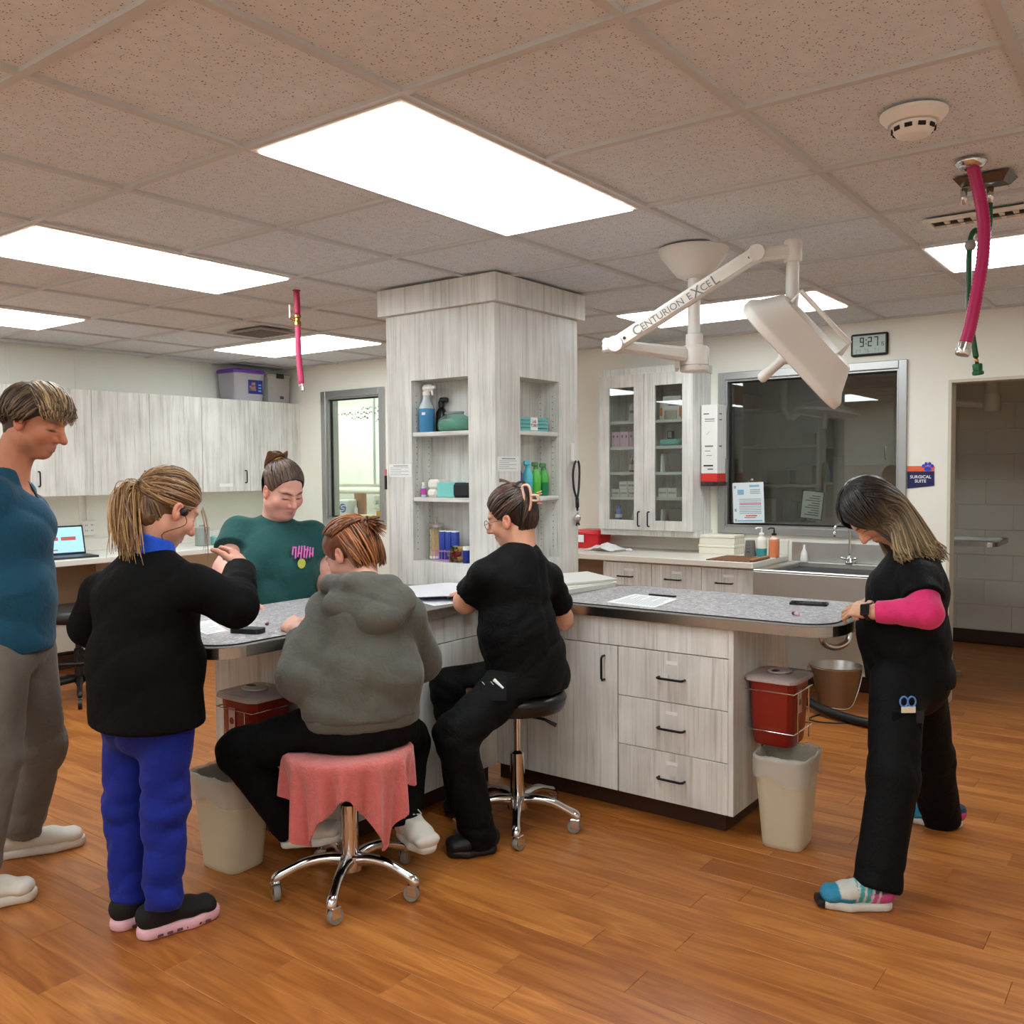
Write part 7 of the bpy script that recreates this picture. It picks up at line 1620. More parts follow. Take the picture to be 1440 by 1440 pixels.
# pink undersleeves
for s in 'LR':
    a, e, w = j['sh'+s], j['el'+s], j['wr'+s]; S_ = Fld.box(np.min([a, e, w], 0)-.08, np.max([a, e, w], 0)+.08, .0065)
    S_.cone(a+(e-a)*.55, e, .050, .052, .02); S_.cone(e, w, .053, .036, .02); d = nrm(w-e)
    S_.folds(.0035, 70, 3, w-d*.05, .11, d, 3); S_.folds(.003, 45, 5, e, .10, d+nrm(a-e), 3); S_.cutlocal(w-d*.012, d, .07); S_.cutlocal(a+(e-a)*.5, a-e, .09)
    fobj('undersleeve', S_, cloth('pink_sleeve', (226, 52, 120), .75, .2, .3, 60), per)
w = j['wrL']; d = nrm(j['knL']-j['wrL']); side = nrm(np.cross(d, Zv)); side = side if side@FW < 0 else -side
wt = MB().lathe([(.0335, -.011), (.0345, -.010), (.0345, .010), (.0335, .011)], 24, frame(w+d*.004, d, side), 1, .86, False).build('watch_band', M_BLACK, per, True); MB().box((-.018, -.02, 0), (.018, .02, .009), .004, frame(w+d*.004+side*.028+Zv*.008, nrm(side+Zv*.25), d)).build('watch_face', mat('watch_glass', (14, 14, 16), .12), wt)
MB().lathe([(.0, 0), (.011, 0), (.011, .0012), (0, .0012)], 16, frame(j['shL']+(j['elL']-j['shL'])*.22-FW*.0655, -FW)).build('sleeve_logo', mat('logo_grey', (54, 54, 58), .5), per)
# pocket with scissors
pk0 = j['hipL']+(j['kneeL']-j['hipL'])*.33-FW*.088+RW*.0
Mk = frame(pk0, -FW, RW)
MB().box((-.05, -.09, -.006), (.05, .03, .004), .004, Mk).build('pocket', M_BLKSCRUB, per)
sc_ = MB()
for dx in (-.013, .013): sc_.tube([Mk @ Vector((dx+.013*math.cos(a), .062+.017*math.sin(a), .004)) for a in np.linspace(0, 6.283, 16, endpoint=False)], .0028, 6, True)
sc_.build('scissors', mat('scissor_blue', (90, 140, 210), .3), per); MB().box((-.022, .024, .0035), (.026, .046, .006), .001, Mk).build('note_card', mat('card_cream', (226, 220, 196), .6), per)
MB().box((.028, -.01, .0042), (.052, .03, .007), .002, Mk).build('pocket_device', M_BLACK, per)
def multi(heel, A, L):
    cols = [np.array(lin(c)) for c in ((44, 132, 166), (190, 190, 182), (58, 150, 152), (196, 76, 138), (40, 58, 84))]
    def f(V):
        q = (V-heel)@A.T; y = q[:, 1]/L; z = q[:, 2]; c = np.tile(cols[0], (len(V), 1)); m1 = (y > .68) & (z < .055); c[m1] = cols[0]; m2 = (y > .50) & (y < .74) & (z > .045); c[m2] = cols[1]; m3 = (y > .36) & (y <= .52); c[m3] = cols[2]
        m4 = (y <= .36) & (z < .06); c[m4] = cols[3]; m5 = (y <= .34) & (z >= .06); c[m5] = cols[4]; w_ = np.sin(y*70+z*60) > .55; c[w_ & (y > .2) & (y < .6)] = cols[1]; return c
    return f
M_SOLEW = mat('white_sole', (206, 204, 196), .6); LACE_G = mat('green_lace', (30, 140, 110), .6)
def sole_tip(o, P, L): MB().add([tuple(P(a, b*L, c)) for a, b, c in ((-.03, .93, .004), (.03, .93, .004), (.026, 1.012, .012), (-.026, 1.012, .012), (-.03, .92, .03), (.03, .92, .03), (.022, 1.008, .034), (-.022, 1.008, .034))], [(3, 2, 1, 0), (4, 5, 6, 7), (0, 1, 5, 4), (1, 2, 6, 5), (2, 3, 7, 6), (3, 0, 4, 7)]).build('toe_cap', M_BLACK, o)
shoe(per, (1.425, -.800, 0), (1.288, -.592, 0), None, 'blue, pink and white running shoe of the forward foot', None, M_SOLEW, LACE_G, pattern=multi, accent=sole_tip)
shoe(per, (2.300, -.850, 0), (2.215, -.640, 0), None, 'multicoloured running shoe of the rear foot', None, M_SOLEW, LACE_G, pattern=multi)
# hair: dark at the crown, blond towards the ends, falling over the nape and shoulder
def clip6(x, y, z): return np.maximum(y-.070-.25*z, -(z+.09)+np.maximum(y-.05, 0)*2.2)
hb = hair_base('hair', H, (26, 20, 18), clip6, .012, parent=per)
Lk = Locks(6); sgn = 1 if lat@H.x > 0 else -1
for i in range(1150):
    sd_ = 1 if Lk.rg.random() < .7 else -1; sd_ *= sgn                   # most locks on the visible side
    v = Lk.rg.random(); d0 = np.array((sd_*.06, .88-1.2*v, .55+.35*math.sin(v*3.0))); low = Lk.rg.random()
    low = low*1.15-.15; d1 = np.array((sd_*(.95-.40*v), .80-1.25*low-.35*v, -.70+.25*low+.36*v)); off = .012+.010*Lk.rg.random()+.018*max(0, .45-low)
    q = on_skull(slerp(d0, d1, np.linspace(0, 1, 9)), np.linspace(.012, off+.008, 9)[:, None]); Wp = np.array([H.w(p) for p in q])
    end = np.array((1.885, -.775, 1.118))+lat*sgn*sd_*(.03+.12*(1-v))+RW*(-.105+.125*max(low, 0)+.07*v)+Zv*(.03*Lk.rg.random()-.02-.012*(1-low))
    p0, p1 = Wp[-1], end; t1 = nrm(Wp[-1]-Wp[-2])*.05+RW*.03; tt_ = np.linspace(0, 1, 9)[1:, None]; ext = p0*(1-tt_)**3+3*(p0+t1)*(1-tt_)**2*tt_+3*(p1+np.array((0, 0, .03))-RW*.045)*(1-tt_)*tt_**2+p1*tt_**3
    ext[-2:] += Lk.rg.normal(size=(2, 3))*.006; P = np.concatenate([Wp, ext]); g = np.linspace(0, 1, len(P))[:, None]; mixk = np.clip((g-.36)*1.9, 0, 1)*(.3+.7*Lk.rg.random()); dk, lt = np.array(lin((30, 23, 21))), np.array(lin((176, 156, 120)))
    P[1:-1] += np.cumsum(Lk.rg.normal(size=(len(P)-2, 3))*.0006, 0)
    Lk.add(P, .0046+.002*Lk.rg.random(), (dk+(lt-dk)*mixk)*(.75+.5*Lk.rg.random()), .6, True, P-H.c)
Lk.build('hair_lengths', per)
# ================================================================ seated woman in black scrubs with the claw clip
j = vec('P5'); per = person('seated woman in black scrubs with glasses and a pink claw clip', (1.24, .58, 0))
lat = nrm(j['shL']-j['shR']); latH = nrm(np.array((-1, .05, 0))); fw = np.array((0., 1., 0))
j['wrR'] = np.array((1.45, .93, .905))
H = Head(j['head'], -RW*.88+FW*.38-Zv*.30, Zv*.95-RW*.28, .98)
F = body_field(j, [H], [j['wrL'], j['wrR']], [j['wrL']+np.array((.1, .1, 0))])
put_head(F, H); torso_body(F, j, latH, lat); F.cone(j['neck']-Zv*.03, H.w((0, -.035, -.05)), .054, .05, .03)
for s in 'LR': limbs(F, j, s, (.05, .046, .044, .028))
hand(F, j['wrL'], np.array((.9, .3, 0)), -Zv, fw, (30, 34, 36, 40), .95, .2); hand(F, j['wrR'], np.array((-.2, .9, 0)), -Zv, np.array((-1., 0, 0)), (30, 34, 36, 40), .95, .2)
fobj('body', F, M_SKIN, per, skin_color(H, (214, 160, 134), brow=(.03, .02, .016)))
trousers(per, j, latH, M_BLKSCRUB, (.178, .150), (.098, .076, .066), 12, .0045, .08, hem=.03, seat=(1.265, .605, .566))
top_garment(per, j, latH, lat, fw, M_BLKSCRUB, [(.178, .150), (.152, .134), (.146, .114), (.075, .07)], .70, j['hip'][2]+.015, 14, .0052, bust=[(j['chest']+fw*.07-Zv*.04, (.12, .075, .075))], sl_r=(.064, .070), fold_f=60.)
shoe(per, (1.035, .525, 0), (.862, .648, 0), None, 'plain black slip-on work shoe', mat('black_leather', (18, 18, 20), .5), M_BLACK, None, hgt=.085)
shoe(per, (1.235, .73, .0), (1.19, .935, 0), None, 'black work shoe tucked under the island', mat('black_leather', (18, 18, 20), .5), M_BLACK, None)
Mk = frame(j['hipL']+(j['kneeL']-j['hipL'])*.30-FW*.075+Zv*.06, -FW*.8+Zv*.6, RW)
pkt = MB().box((-.05, -.05, -.004), (.05, .03, .003), .003, Mk).build('pocket', M_BLKSCRUB, per); MB().tube([Mk @ Vector((.0, .035, .005)), Mk @ Vector((.035, .0, .005))], [.007, .004], 8).build('pen', M_PAPER, pkt)
b = MB()
for dx in (-.045, -.012): b.tube([Mk @ Vector((dx, .028, .004)), Mk @ Vector((dx+.01, .016, .004))], .0012, 5)
b.build('pocket_stitches', M_PAPER, pkt)
# glasses
gl = MB()
for sx in (-1, 1): gl.tube([H.w((sx*.031+.021*math.cos(a), .098, -.004+.019*math.sin(a))) for a in np.linspace(0, 6.283, 18, endpoint=False)], .0013, 6, True); gl.tube([H.w((sx*.052, .097, .0)), H.w((sx*.070, .06, .003)), H.w((sx*.080, -.005, .0))], .0013, 6)
gl.tube([H.w((-.010, .099, .0)), H.w((0, .102, .003)), H.w((.010, .099, .0))], .0013, 6); gl.build('glasses', mat('thin_gold', (150, 110, 90), .3, .8), per)
def clip5(x, y, z): return np.maximum(y-.036-.55*(z-.02), -(z+.072)+np.maximum(y+.015, 0)*1.5)
def bun5(F):
    F.ell(H.w((0, -.085, .095)), (.034*1, .030, .028), H.A, .02); F.ell(H.w((0, -.10, .03)), (.045, .026, .06), H.A, .02)
hair_base('hair', H, (38, 26, 22), clip5, .007, extra=bun5, parent=per, nape=.004)
Lk = Locks(5)
pulled_back(Lk, H, 560, nrm((.02, -.85, .45)), ((30, 20, 18), (96, 70, 56)), .0034, .10)
for i in range(150):
    a = Lk.rg.uniform(0, 6.28); c0 = np.array((.0, -.085, .095)); rr = .026+.012*Lk.rg.random(); ang = a+np.linspace(0, 2.6, 9); tl = Lk.rg.uniform(-.6, .6); q = c0+np.stack([rr*np.cos(ang), rr*np.sin(ang)*.8, rr*np.sin(ang+tl)*.7], 1)
    P = np.array([H.w(p) for p in q]); Lk.add(P, .0036, shade(Lk.rg, (30, 20, 18), (92, 66, 52), Lk.rg.random()**1.8), .55, True, P-H.c)
for i in range(12): p0 = H.w((.0, -.06, .115)); P = np.array([p0+(-RW*.06*t+Zv*(.012*math.sin(t*2)+.006*i*t*.2)+FW*.004*i*t) for t in np.linspace(0, 1, 7)]); Lk.add(P, .0022, shade(Lk.rg, (50, 34, 28), (110, 80, 60)), .6)
Lk.build('hair_strands', per)
# claw clip
M_CLAW = mat('claw_pink', (226, 182, 160), .35)
cw = MB(); cc = H.w((.02, -.105, .045)); yv = nrm(np.asarray(H.dirw((0, -.35, 1.)))); xv = nrm(RW*.8-FW*.15); nv = np.cross(xv, yv); nv = nv if nv@FW < 0 else -nv; Mc = frame(cc-FW*.062, nv, xv)
loop = [(-.036, -.044, 0), (-.010, -.046, .004), (-.002, 0, .007), (-.010, .046, .004), (-.036, .044, 0), (-.030, 0, .004)]
cw.tube([Mc @ Vector(p) for p in bez(loop+[loop[0]], 4)[:-1]], .0052, 6, True); cw.tube([Mc @ Vector(p) for p in ((-.002, .010, .006), (.014, .012, .012), (.026, .010, .010), (.030, -.008, .008), (.016, -.010, .010), (-.002, -.008, .006))], .0052, 6)
for y_ in (-.034, -.02, .02, .034): cw.tube([Mc @ Vector((-.034, y_, 0)), Mc @ Vector((-.046, y_, -.014))], .003, 5); cw.tube([Mc @ Vector((.022, y_*.6, .006)), Mc @ Vector((.036, y_*.7, -.018))], .003, 5)
cw.build('claw_clip', M_CLAW, per, True)
# ================================================================ seated person in the grey hoodie
j = vec('P4'); per = person('person in an olive-grey hoodie seated on the towel-draped stool, back to the camera', (.53, .76, 0))
lat = nrm(j['shL']-j['shR']); latH = nrm(j['hipL']-j['hipR']); fw = FW
H = Head(j['head'], FW*.38-RW*.74-Zv*.55, Zv*.80+FW*.30-RW*.45, .98)
F = body_field(j, [H], [j['wrL'], j['knL'], j['wrR']], [j['wrR']+FW*.15])
put_head(F, H); torso_body(F, j, latH, lat); F.cone(j['neck'], H.w((0, -.035, -.055)), .05, .05, .03)
for s in 'LR': limbs(F, j, s)
hand(F, j['wrL']+np.array((.0, .02, .02)), j['knL']-j['wrL'], -Zv*.6+RW*.5, RW*.6+Zv*.4, (60, 66, 70, 76), .95, .5, .02); hand(F, j['wrR'], FW, -Zv, -RW, (40, 46, 50, 55), .95, .3)
fobj('body', F, M_SKIN, per, skin_color(H, (216, 164, 144), brow=(.10, .05, .03)))
M_BLKPANT = cloth('black_pant', (11, 11, 12), .85, .0, .35, spec=.12)
trousers(per, j, latH, M_BLKPANT, (.185, .135), (.092, .074, .060), 22, .004, .04, hem=.01, seat=(.475, .735, .502))
M_HOOD = cloth('hoodie_fleece', (90, 90, 83), .95, .15, .45, 30)
top_garment(per, j, latH, lat, fw, M_HOOD, [(.208, .150), (.172, .124), (.138, .106), (.08, .075)], 'long', .605, 24, .0042, sl_r=(.080, .074), fold_f=42., name='hoodie', hemp=j['hip']+Zv*.04, h=.0088)
n_ = j['neck']; hd_ = Fld.box(n_-.30, n_+.24, .0075); An = np.stack([nrm(lat), nrm(FW*.75-Zv*.45), nrm(Zv*.85+FW*.5)])
hd_.ell(n_-FW*.095-Zv*.050+RW*.035, (.158, .052, .092), An, .02); hd_.ell(n_-FW*.130-Zv*.100+RW*.060, (.090, .050, .060), An, .03)
hd_.chain([n_+lat*.085+FW*.045-Zv*.01, n_+lat*.115-FW*.03-Zv*.005, n_+lat*.02-FW*.085+Zv*.012, n_-lat*.10-FW*.06+Zv*.004, n_-lat*.105+FW*.03-Zv*.015], [.030, .034, .036, .036, .030], .018)
hd_.folds(.006, 55, 61, n_-FW*.1-Zv*.04, .22, nrm(Zv+FW*.6+RW*.4), 3)
hd_.cone(n_+lat*.10-FW*.125+Zv*.01, n_-lat*.12-FW*.155-Zv*.045, .005, .005, .008, 's')
fobj('hood', hd_, M_HOOD, per)
hb_ = Fld.box(j['hip']-.24, j['hip']+.24, .0085); hb_.ecap(j['hip']+Zv*.01, j['hip']+Zv*.07, latH, (.200, .140), (.206, .146), .03); hb_.cut(j['hip']+Zv*.0, -Zv); hb_.cut(j['hip']+Zv*.04, Zv); hb_.folds(.003, 60, 3, j['hip'], .3, lat); fobj('hem_rib', hb_, M_HOOD, per)
M_WSHOE = mat('white_shoe', (206, 202, 194), .55)
shoe(per, (.375, .985, .125), (.50, .78, .155), None, 'white sneaker resting on the stool base', M_WSHOE, M_SOLEW, M_WSHOE)
shoe(per, (.725, .735, .12), (.665, .53, .10), None, 'white sneaker at the right side of the stool', M_WSHOE, M_SOLEW, M_WSHOE)
def clip4(x, y, z): return np.maximum(y-.060-.3*z, -(z+.088)+np.maximum(y+.01, 0)*1.7)
def bun4(F): F.ell(H.w((.01, -.115, .045)), (.036, .03, .035), H.A, .02)
hair_base('hair', H, (104, 58, 30), clip4, .010, extra=bun4, parent=per, nape=.012)
Lk = Locks(4)
for i in range(620):
    th = Lk.rg.uniform(-math.pi, math.pi)
    if i < 300: d0 = np.array((math.sin(th)*.9, .65*math.cos(th), .25+.6*max(0, math.cos(th))+.3*Lk.rg.random())); d1 = np.array((.12*math.sin(th)+.05, -.95, .28+.15*Lk.rg.random())); q = on_skull(slerp(d0, d1, np.linspace(0, 1, 10)), .012+.008*Lk.rg.random())
    elif i < 520:
        d0 = np.array((math.sin(th), -.30-.35*abs(math.cos(th)), .25-.1*Lk.rg.random())); d1 = d0+np.array((0, -.12, -1.05-.15*Lk.rg.random())); q = on_skull(slerp(d0, d1, np.linspace(0, 1, 9)), np.linspace(.014, .024, 9)[:, None]); q[:, 2] -= np.linspace(0, .03, 9)**1.0*(1+Lk.rg.random()); q[:, 1] -= np.linspace(0, .02, 9)*Lk.rg.random()*(q[:, 1] < 0)
    else: v = Lk.rg.normal(size=3)*np.array((1, .7, .8)); c0 = np.array((.01, -.12, .05)); q = c0+np.linspace(0, 1, 6)[:, None]*nrm(v+np.array((.2, -.8, .1)))*.055+np.linspace(0, 1, 6)[:, None]**2*np.array((0, 0, -.03))
    P = np.array([H.w(p) for p in q]); P[1:] += np.cumsum(Lk.rg.normal(size=(len(P)-1, 3))*.0009, 0); Lk.add(P, .0036+.0018*Lk.rg.random(), shade(Lk.rg, (60, 30, 17), (176, 108, 58), Lk.rg.random()**1.4), .55, True, P-H.c)
Lk.build('hair_strands', per)
b = MB()
for k in range(7): p = H.w((-.045+.006*k, -.035-.012*k, .105-.003*k+.006*(k % 2))); b.lathe([(0, -.005), (.006, 0), (0, .005)], 8, T(*p))
b.build('hair_clip', mat('clip_mauve', (176, 160, 190), .3, .3), per, True)
# pink towel over the stool seat
tw = thing('towel', 'pink terry towel draped over the rolling stool', 'towel', (.475, .735, .25)); cx_, cy_, zt = .475, .735, .495
nA, nV = 120, 22; P = np.zeros((nA, nV, 3)); ang0 = math.atan2(-FW[1], -FW[0])
for i in range(nA):
    f = i/(nA-1); a = ang0+(f-.5)*math.radians(230); w_ = abs(f-.5)*2; u = (f-.5)*2        # u=-1 left .. 1 right seen from the camera
    drop = .120+.150*math.exp(-((u+.34)/.22)**2)+.165*math.exp(-((u-.40)/.17)**2)-.02*math.exp(-((u-.05)/.16)**2)+.012*math.sin(9*f*6.28)
    fold = .020*math.sin(13*a+.7)+.012*math.sin(23*a+1.3)
    for k in range(nV):
        t_ = k/(nV-1)
        if t_ < .3: r = .02+.197*t_/.3; z = zt+.004
        else:
            s_ = (t_-.3)/.7; r = .219+fold*s_**.8*(1.1)-.015*s_; z = zt+.004-drop*s_-(.012*(1-(1-s_)**2) if s_ < .1 else .012)
        P[i, k] = (cx_+r*math.cos(a), cy_+r*math.sin(a), z)
M_TOWEL = cloth('terry_pink', (208, 112, 108), .95, .3, .7, 90, 420)
MB().grid(P).build('outer_face', M_TOWEL, tw, True); P2 = P.copy(); c0 = np.array((cx_, cy_)); v2 = P2[:, :, :2]-c0; rr = np.linalg.norm(v2, axis=2, keepdims=True); P2[:, :, :2] = c0+v2*(rr-.004*(rr > .19))/rr; P2[:, :, 2] -= .003; MB().grid(P2[:, ::-1]).build('inner_face', M_TOWEL, tw, True)
# ================================================================ standing woman in the black jacket
j = vec('P2'); per = person('woman with a ponytail, black jacket and royal blue trousers, back to the camera', (-.04, 1.07, 0))
lat = nrm(j['shL']-j['shR']); latH = np.array((0, 1., 0)); fw = np.array((1., 0, 0))
H = Head(j['head'], RW*.52+FW*.66-Zv*.52, Zv*.84+RW*.32+FW*.36, 1.0)
F = body_field(j, [H], [j['knR'], j['wrL']], [j['knR']+FW*.1, j['wrL']+fw*.12])
put_head(F, H); torso_body(F, j, latH, lat); F.cone(j['neck']-Zv*.02, H.w((0, -.035, -.05)), .05, .048, .03)
for s in 'LR': limbs(F, j, s)
hand(F, j['wrR'], FW*.75+Zv*.55-RW*.35, -RW*.7-Zv*.6, FW*.3+Zv*.7-RW*.3, (62, 68, 72, 78), .95, .5, .02); hand(F, j['wrL'], fw, -latH, Zv, (45, 50, 55, 60), .95, .4)
fobj('body', F, M_SKIN, per, skin_color(H, (214, 160, 138), brow=(.12, .08, .05)))
trousers(per, j, latH, cloth('royal_blue', (19, 37, 136), .8, .05, .35), (.160, .130), (.082, .068, .057), 32, .0055, .06, hem=.032, fold_f=46.)
M_JACK = cloth('black_jacket', (9, 9, 10), .8, .0, .4, spec=.12)
def jackpost(F): F.cone(j['hip']-Zv*.06+fw*.16, j['neck']+fw*.1, .012, .012, .01, 's')
top_garment(per, j, latH, lat, fw, M_JACK, [(.215, .160), (.192, .150), (.175, .125), (.085, .08)], 'long', j['hip'][2]-.035, 34, .0045, sl_r=(.074, .070), fold_f=40., name='jacket', hemp=j['hip']-Zv*.05, post=jackpost)
co = Fld.box(j['neck']-.16, j['neck']+.16, .006); hn = nrm(H.w((0, -.035, -.05))-j['neck']); co.ecap(j['neck']-hn*.015, j['neck']+hn*.062, latH, (.080, .078), (.066, .066), .01); co.ecap(j['neck']-hn*.08, j['neck']+hn*.2, latH, (.058, .056), (.056, .054), .006, 's'); co.cut(j['neck']+hn*.066, nrm(hn+fw*.35)); co.cut(j['neck']-hn*.05, -hn); fobj('collar', co, cloth('collar_blue', (30, 84, 206), .75, .1, .2), per)
M_BKNIT = mat('black_knit', (20, 19, 20), .85, bump=.3, bscale=300); M_PSOLE = mat('pink_sole', (226, 178, 190), .5)
def holes(o, P, L):
    b = MB()
    for k in range(6): b.box((.044, (.22+.115*k)*L-.009, .008), (.0475, (.22+.115*k)*L+.009, .017), .002, mx4(P))
    b.build('sole_slots', mat('sole_shadow', (96, 60, 72), .6), o)
def mx4(P):
    o0 = P(0, 0, 0); X, Y, Z = P(1, 0, 0)-o0, P(0, 1, 0)-o0, P(0, 0, 1)-o0
    return Matrix(((X[0], Y[0], Z[0], o0[0]), (X[1], Y[1], Z[1], o0[1]), (X[2], Y[2], Z[2], o0[2]), (0, 0, 0, 1)))
shoe(per, (-.145, 1.02, 0), (.105, .955, 0), None, 'black running shoe with thick pink sole, right foot', M_BKNIT, M_PSOLE, M_BLACK, .045, .085, .034, accent=holes)
shoe(per, (-.165, 1.13, 0), (.07, 1.125, 0), None, 'black running shoe with thick pink sole, left foot', M_BKNIT, M_PSOLE, M_BLACK, .045, .085, .034, accent=holes)
def clip2(x, y, z): return np.maximum(y-.036-.55*(z-.02), -(z+.095)+np.maximum(y+.015, 0)*1.6)
hair_base('hair', H, (96, 70, 46), clip2, .007, parent=per, nape=.008)
Lk = Locks(2); tie = np.array((-.02, -.115, .005)); tw_ = H.w(tie)
pulled_back(Lk, H, 620, nrm((-.10, -.95, -.16)), ((74, 50, 32), (164, 128, 88)), .0034, .06)
tend = np.array((-.125, 1.075, 1.205))
for i in range(340):
    r0 = Lk.rg.normal(size=3)*.009; r1 = Lk.rg.normal(size=3)*np.array((.018, .018, .02)); t_ = np.linspace(0, 1, 10)[:, None]; e = tend+r1+(RW*.03*Lk.rg.random()); m1 = tw_-RW*.055+Zv*.012+r0*2+r1*.7; P = (1-t_)**2*(tw_+r0)+2*(1-t_)*t_*m1+t_**2*e
    Lk.add(P, .0026, shade(Lk.rg, (96, 66, 40), (196, 154, 100)), .6)
for i in range(9):
    p0 = H.w((.045, .078, .05-.002*i)); P = np.array([p0+RW*(.014*math.sin(t*2.4)+.0016*i*t*math.sin(i))-Zv*((.10+.008*i)*t)+FW*.006*t*math.cos(i*2) for t in np.linspace(0, 1, 9)]); Lk.add(P, .0012, shade(Lk.rg, (130, 96, 62), (206, 170, 120)), .6)
Lk.build('hair_strands', per)
MB().tube([tw_+np.array((math.cos(a)*nrm(np.cross(H.y, Zv))+math.sin(a)*Zv))*.017 for a in np.linspace(0, 6.283, 16, endpoint=False)], .007, 8, True).build('hair_tie', M_BLACK, per, True)
ep = H.w((.088, .004, -.008)); b = MB(); b.lathe([(0, -.008), (.013, -.006), (.014, .004), (.008, .01), (0, .011)], 16, frame(ep, H.x)); b.tube(bez([ep, ep-Zv*.04+H.x*.006, H.w((.06, -.01, -.10)), j['neck']+fw*.05-lat*.05], 5), .0012, 5); b.build('earbud', M_BLACK, per, True)
# ================================================================ woman in the green T-shirt behind the island
j = vec('P3'); per = person('woman in a dark green T-shirt with a hair bun standing behind the island', (1.03, 1.82, 0))
lat = nrm(j['shL']-j['shR']); fw = -nrm(np.cross(Zv, lat)); fw = fw if fw@FW < 0 else -fw
j['hipL'] = j['hip']+lat*.10; j['hipR'] = j['hip']-lat*.10; j['kneeL'] = j['hipL']*[1, 1, 0]+[0, 0, .38]; j['kneeR'] = j['hipR']*[1, 1, 0]+[0, 0, .38]; j['ankL'] = j['hipL']*[1, 1, 0]+[0, 0, .08]; j['ankR'] = j['hipR']*[1, 1, 0]+[0, 0, .08]
H = Head(j['head'], -FW*.62+RW*.60-Zv*.42, Zv*.93-FW*.25+RW*.22, 1.05)
F = body_field(j, [H], [j['knR'], j['wrR'], j['wrL']], [j['wrL']-FW*.1])
put_head(F, H, fat=.010); torso_body(F, j, lat, lat); F.cone(j['neck']-Zv*.03, H.w((0, -.03, -.05)), .066, .062, .035)
for s in 'LR': limbs(F, j, s, (.060, .056, .050, .033))
hand(F, j['wrR'], j['knR']-j['wrR'], -Zv, RW, (28, 30, 34, 40), 1., .3); hand(F, j['wrL'], -FW*.8-RW*.4-Zv*.2, -Zv, -RW, (30, 34, 38, 44), 1., .3)
fobj('body', F, M_SKIN, per, skin_color(H, (222, 166, 150), lip=(.42, .15, .14), brow=(.05, .03, .02), blush=.16))
trousers(per, j, lat, M_BLKPANT, (.185, .16), (.11, .085, .08), 42, .003, .1)
bp_ = j['chest']+fw*.10-Zv*.055
M_TEE = cloth('green_tee', (30, 78, 77), .85, .08, .45)
tee = top_garment(per, j, lat, lat, fw, M_TEE, [(.215, .185), (.205, .175), (.185, .140), (.085, .08)], .52, j['hip'][2]-.0, 44, .005, bust=[(bp_+lat*.085, (.10, .085, .09)), (bp_-lat*.085, (.10, .085, .09)), (j['belly']+fw*.06+Zv*.02, (.19, .13, .13))], sl_r=(.086, .092), fold_f=48., name='t_shirt')
cr = MB(); cn = j['neck']+Zv*.012; cr.tube([cn+lat*.088*math.cos(a)+fw*(.085*math.sin(a)+.012)-Zv*(.030*max(0, math.sin(a))+.0) for a in np.linspace(0, 6.283, 30, endpoint=False)], .008, 8, True); cr.build('neckband', M_TEE, per, True)
# chest print: pink block strokes over a small yellow-green figure
gp = j['chest']+lat*.135+fw*.168+Zv*.055; Mg = frame(gp, fw+lat*.18+Zv*.25, lat); b = MB()
for k in range(8): h_ = .020+.010*abs(math.sin(k*1.7)); x_ = -.046+.0125*k; b.box((x_, -h_-.006*math.sin(k*.6), -.02), (x_+.006, .022-.004*math.cos(k*.8), .003), 0, Mg @ RZ(.05*math.sin(k*2.1)))
for x_, y_ in ((-.044, .012), (-.018, -.012), (.010, .006), (.030, -.010)): b.box((x_, y_, -.02), (x_+.016, y_+.006, .0032), 0, Mg)
pr_ = b.build('chest_print', mat('print_pink', (214, 110, 190), .7), per); MB().lathe([(0, 0), (.018, 0), (.016, .003), (0, .0035)], 14, Mg @ T(.0, -.055, -.004), 1, 1.3).build('chest_motif', mat('print_lime', (176, 184, 80), .7), per)
shoe(per, j['ankR']*[1, 1, 0]-fw*.06, j['ankR']*[1, 1, 0]+fw*.17, None, 'dark shoe of the woman in green', M_BKNIT, M_BLACK); shoe(per, j['ankL']*[1, 1, 0]-fw*.06, j['ankL']*[1, 1, 0]+fw*.17, None, 'dark shoe of the woman in green, left', M_BKNIT, M_BLACK)
def clip3(x, y, z): return np.maximum(y-.036-.55*(z-.02), -(z+.07)+np.maximum(y+.015, 0)*1.6)
def bun3(F): F.ell(H.w((.01, -.095, .100)), (.042, .036, .045), H.A, .015)
hair_base('hair', H, (44, 30, 25), clip3, .006, extra=bun3, parent=per, nape=.004)
Lk = Locks(33)
pulled_back(Lk, H, 620, nrm((.02, -.72, .66)), ((40, 28, 24), (112, 86, 70)), .0034, .07)
for i in range(170):
    a = Lk.rg.uniform(0, 6.28); c0 = np.array((.01, -.095, .10)); ang = a+np.linspace(0, 2.4, 9); tl = Lk.rg.uniform(-1, 1); q = c0+np.stack([.045*np.cos(ang), .038*np.sin(ang)*math.cos(tl), .046*np.sin(ang+tl)], 1); P = np.array([H.w(p) for p in q]); Lk.add(P, .0036, shade(Lk.rg, (56, 34, 22), (132, 88, 56)), .55, True, P-H.c)
Lk.build('hair_strands', per)
MB().tube([H.w(np.array((.008, -.072, .098))+.028*np.array((math.cos(a), .35*math.sin(a), .9*math.sin(a)))) for a in np.linspace(0, 6.283, 18, endpoint=False)], .005, 8, True).build('hair_tie', mat('tie_mustard', (206, 160, 60), .6), per, True)
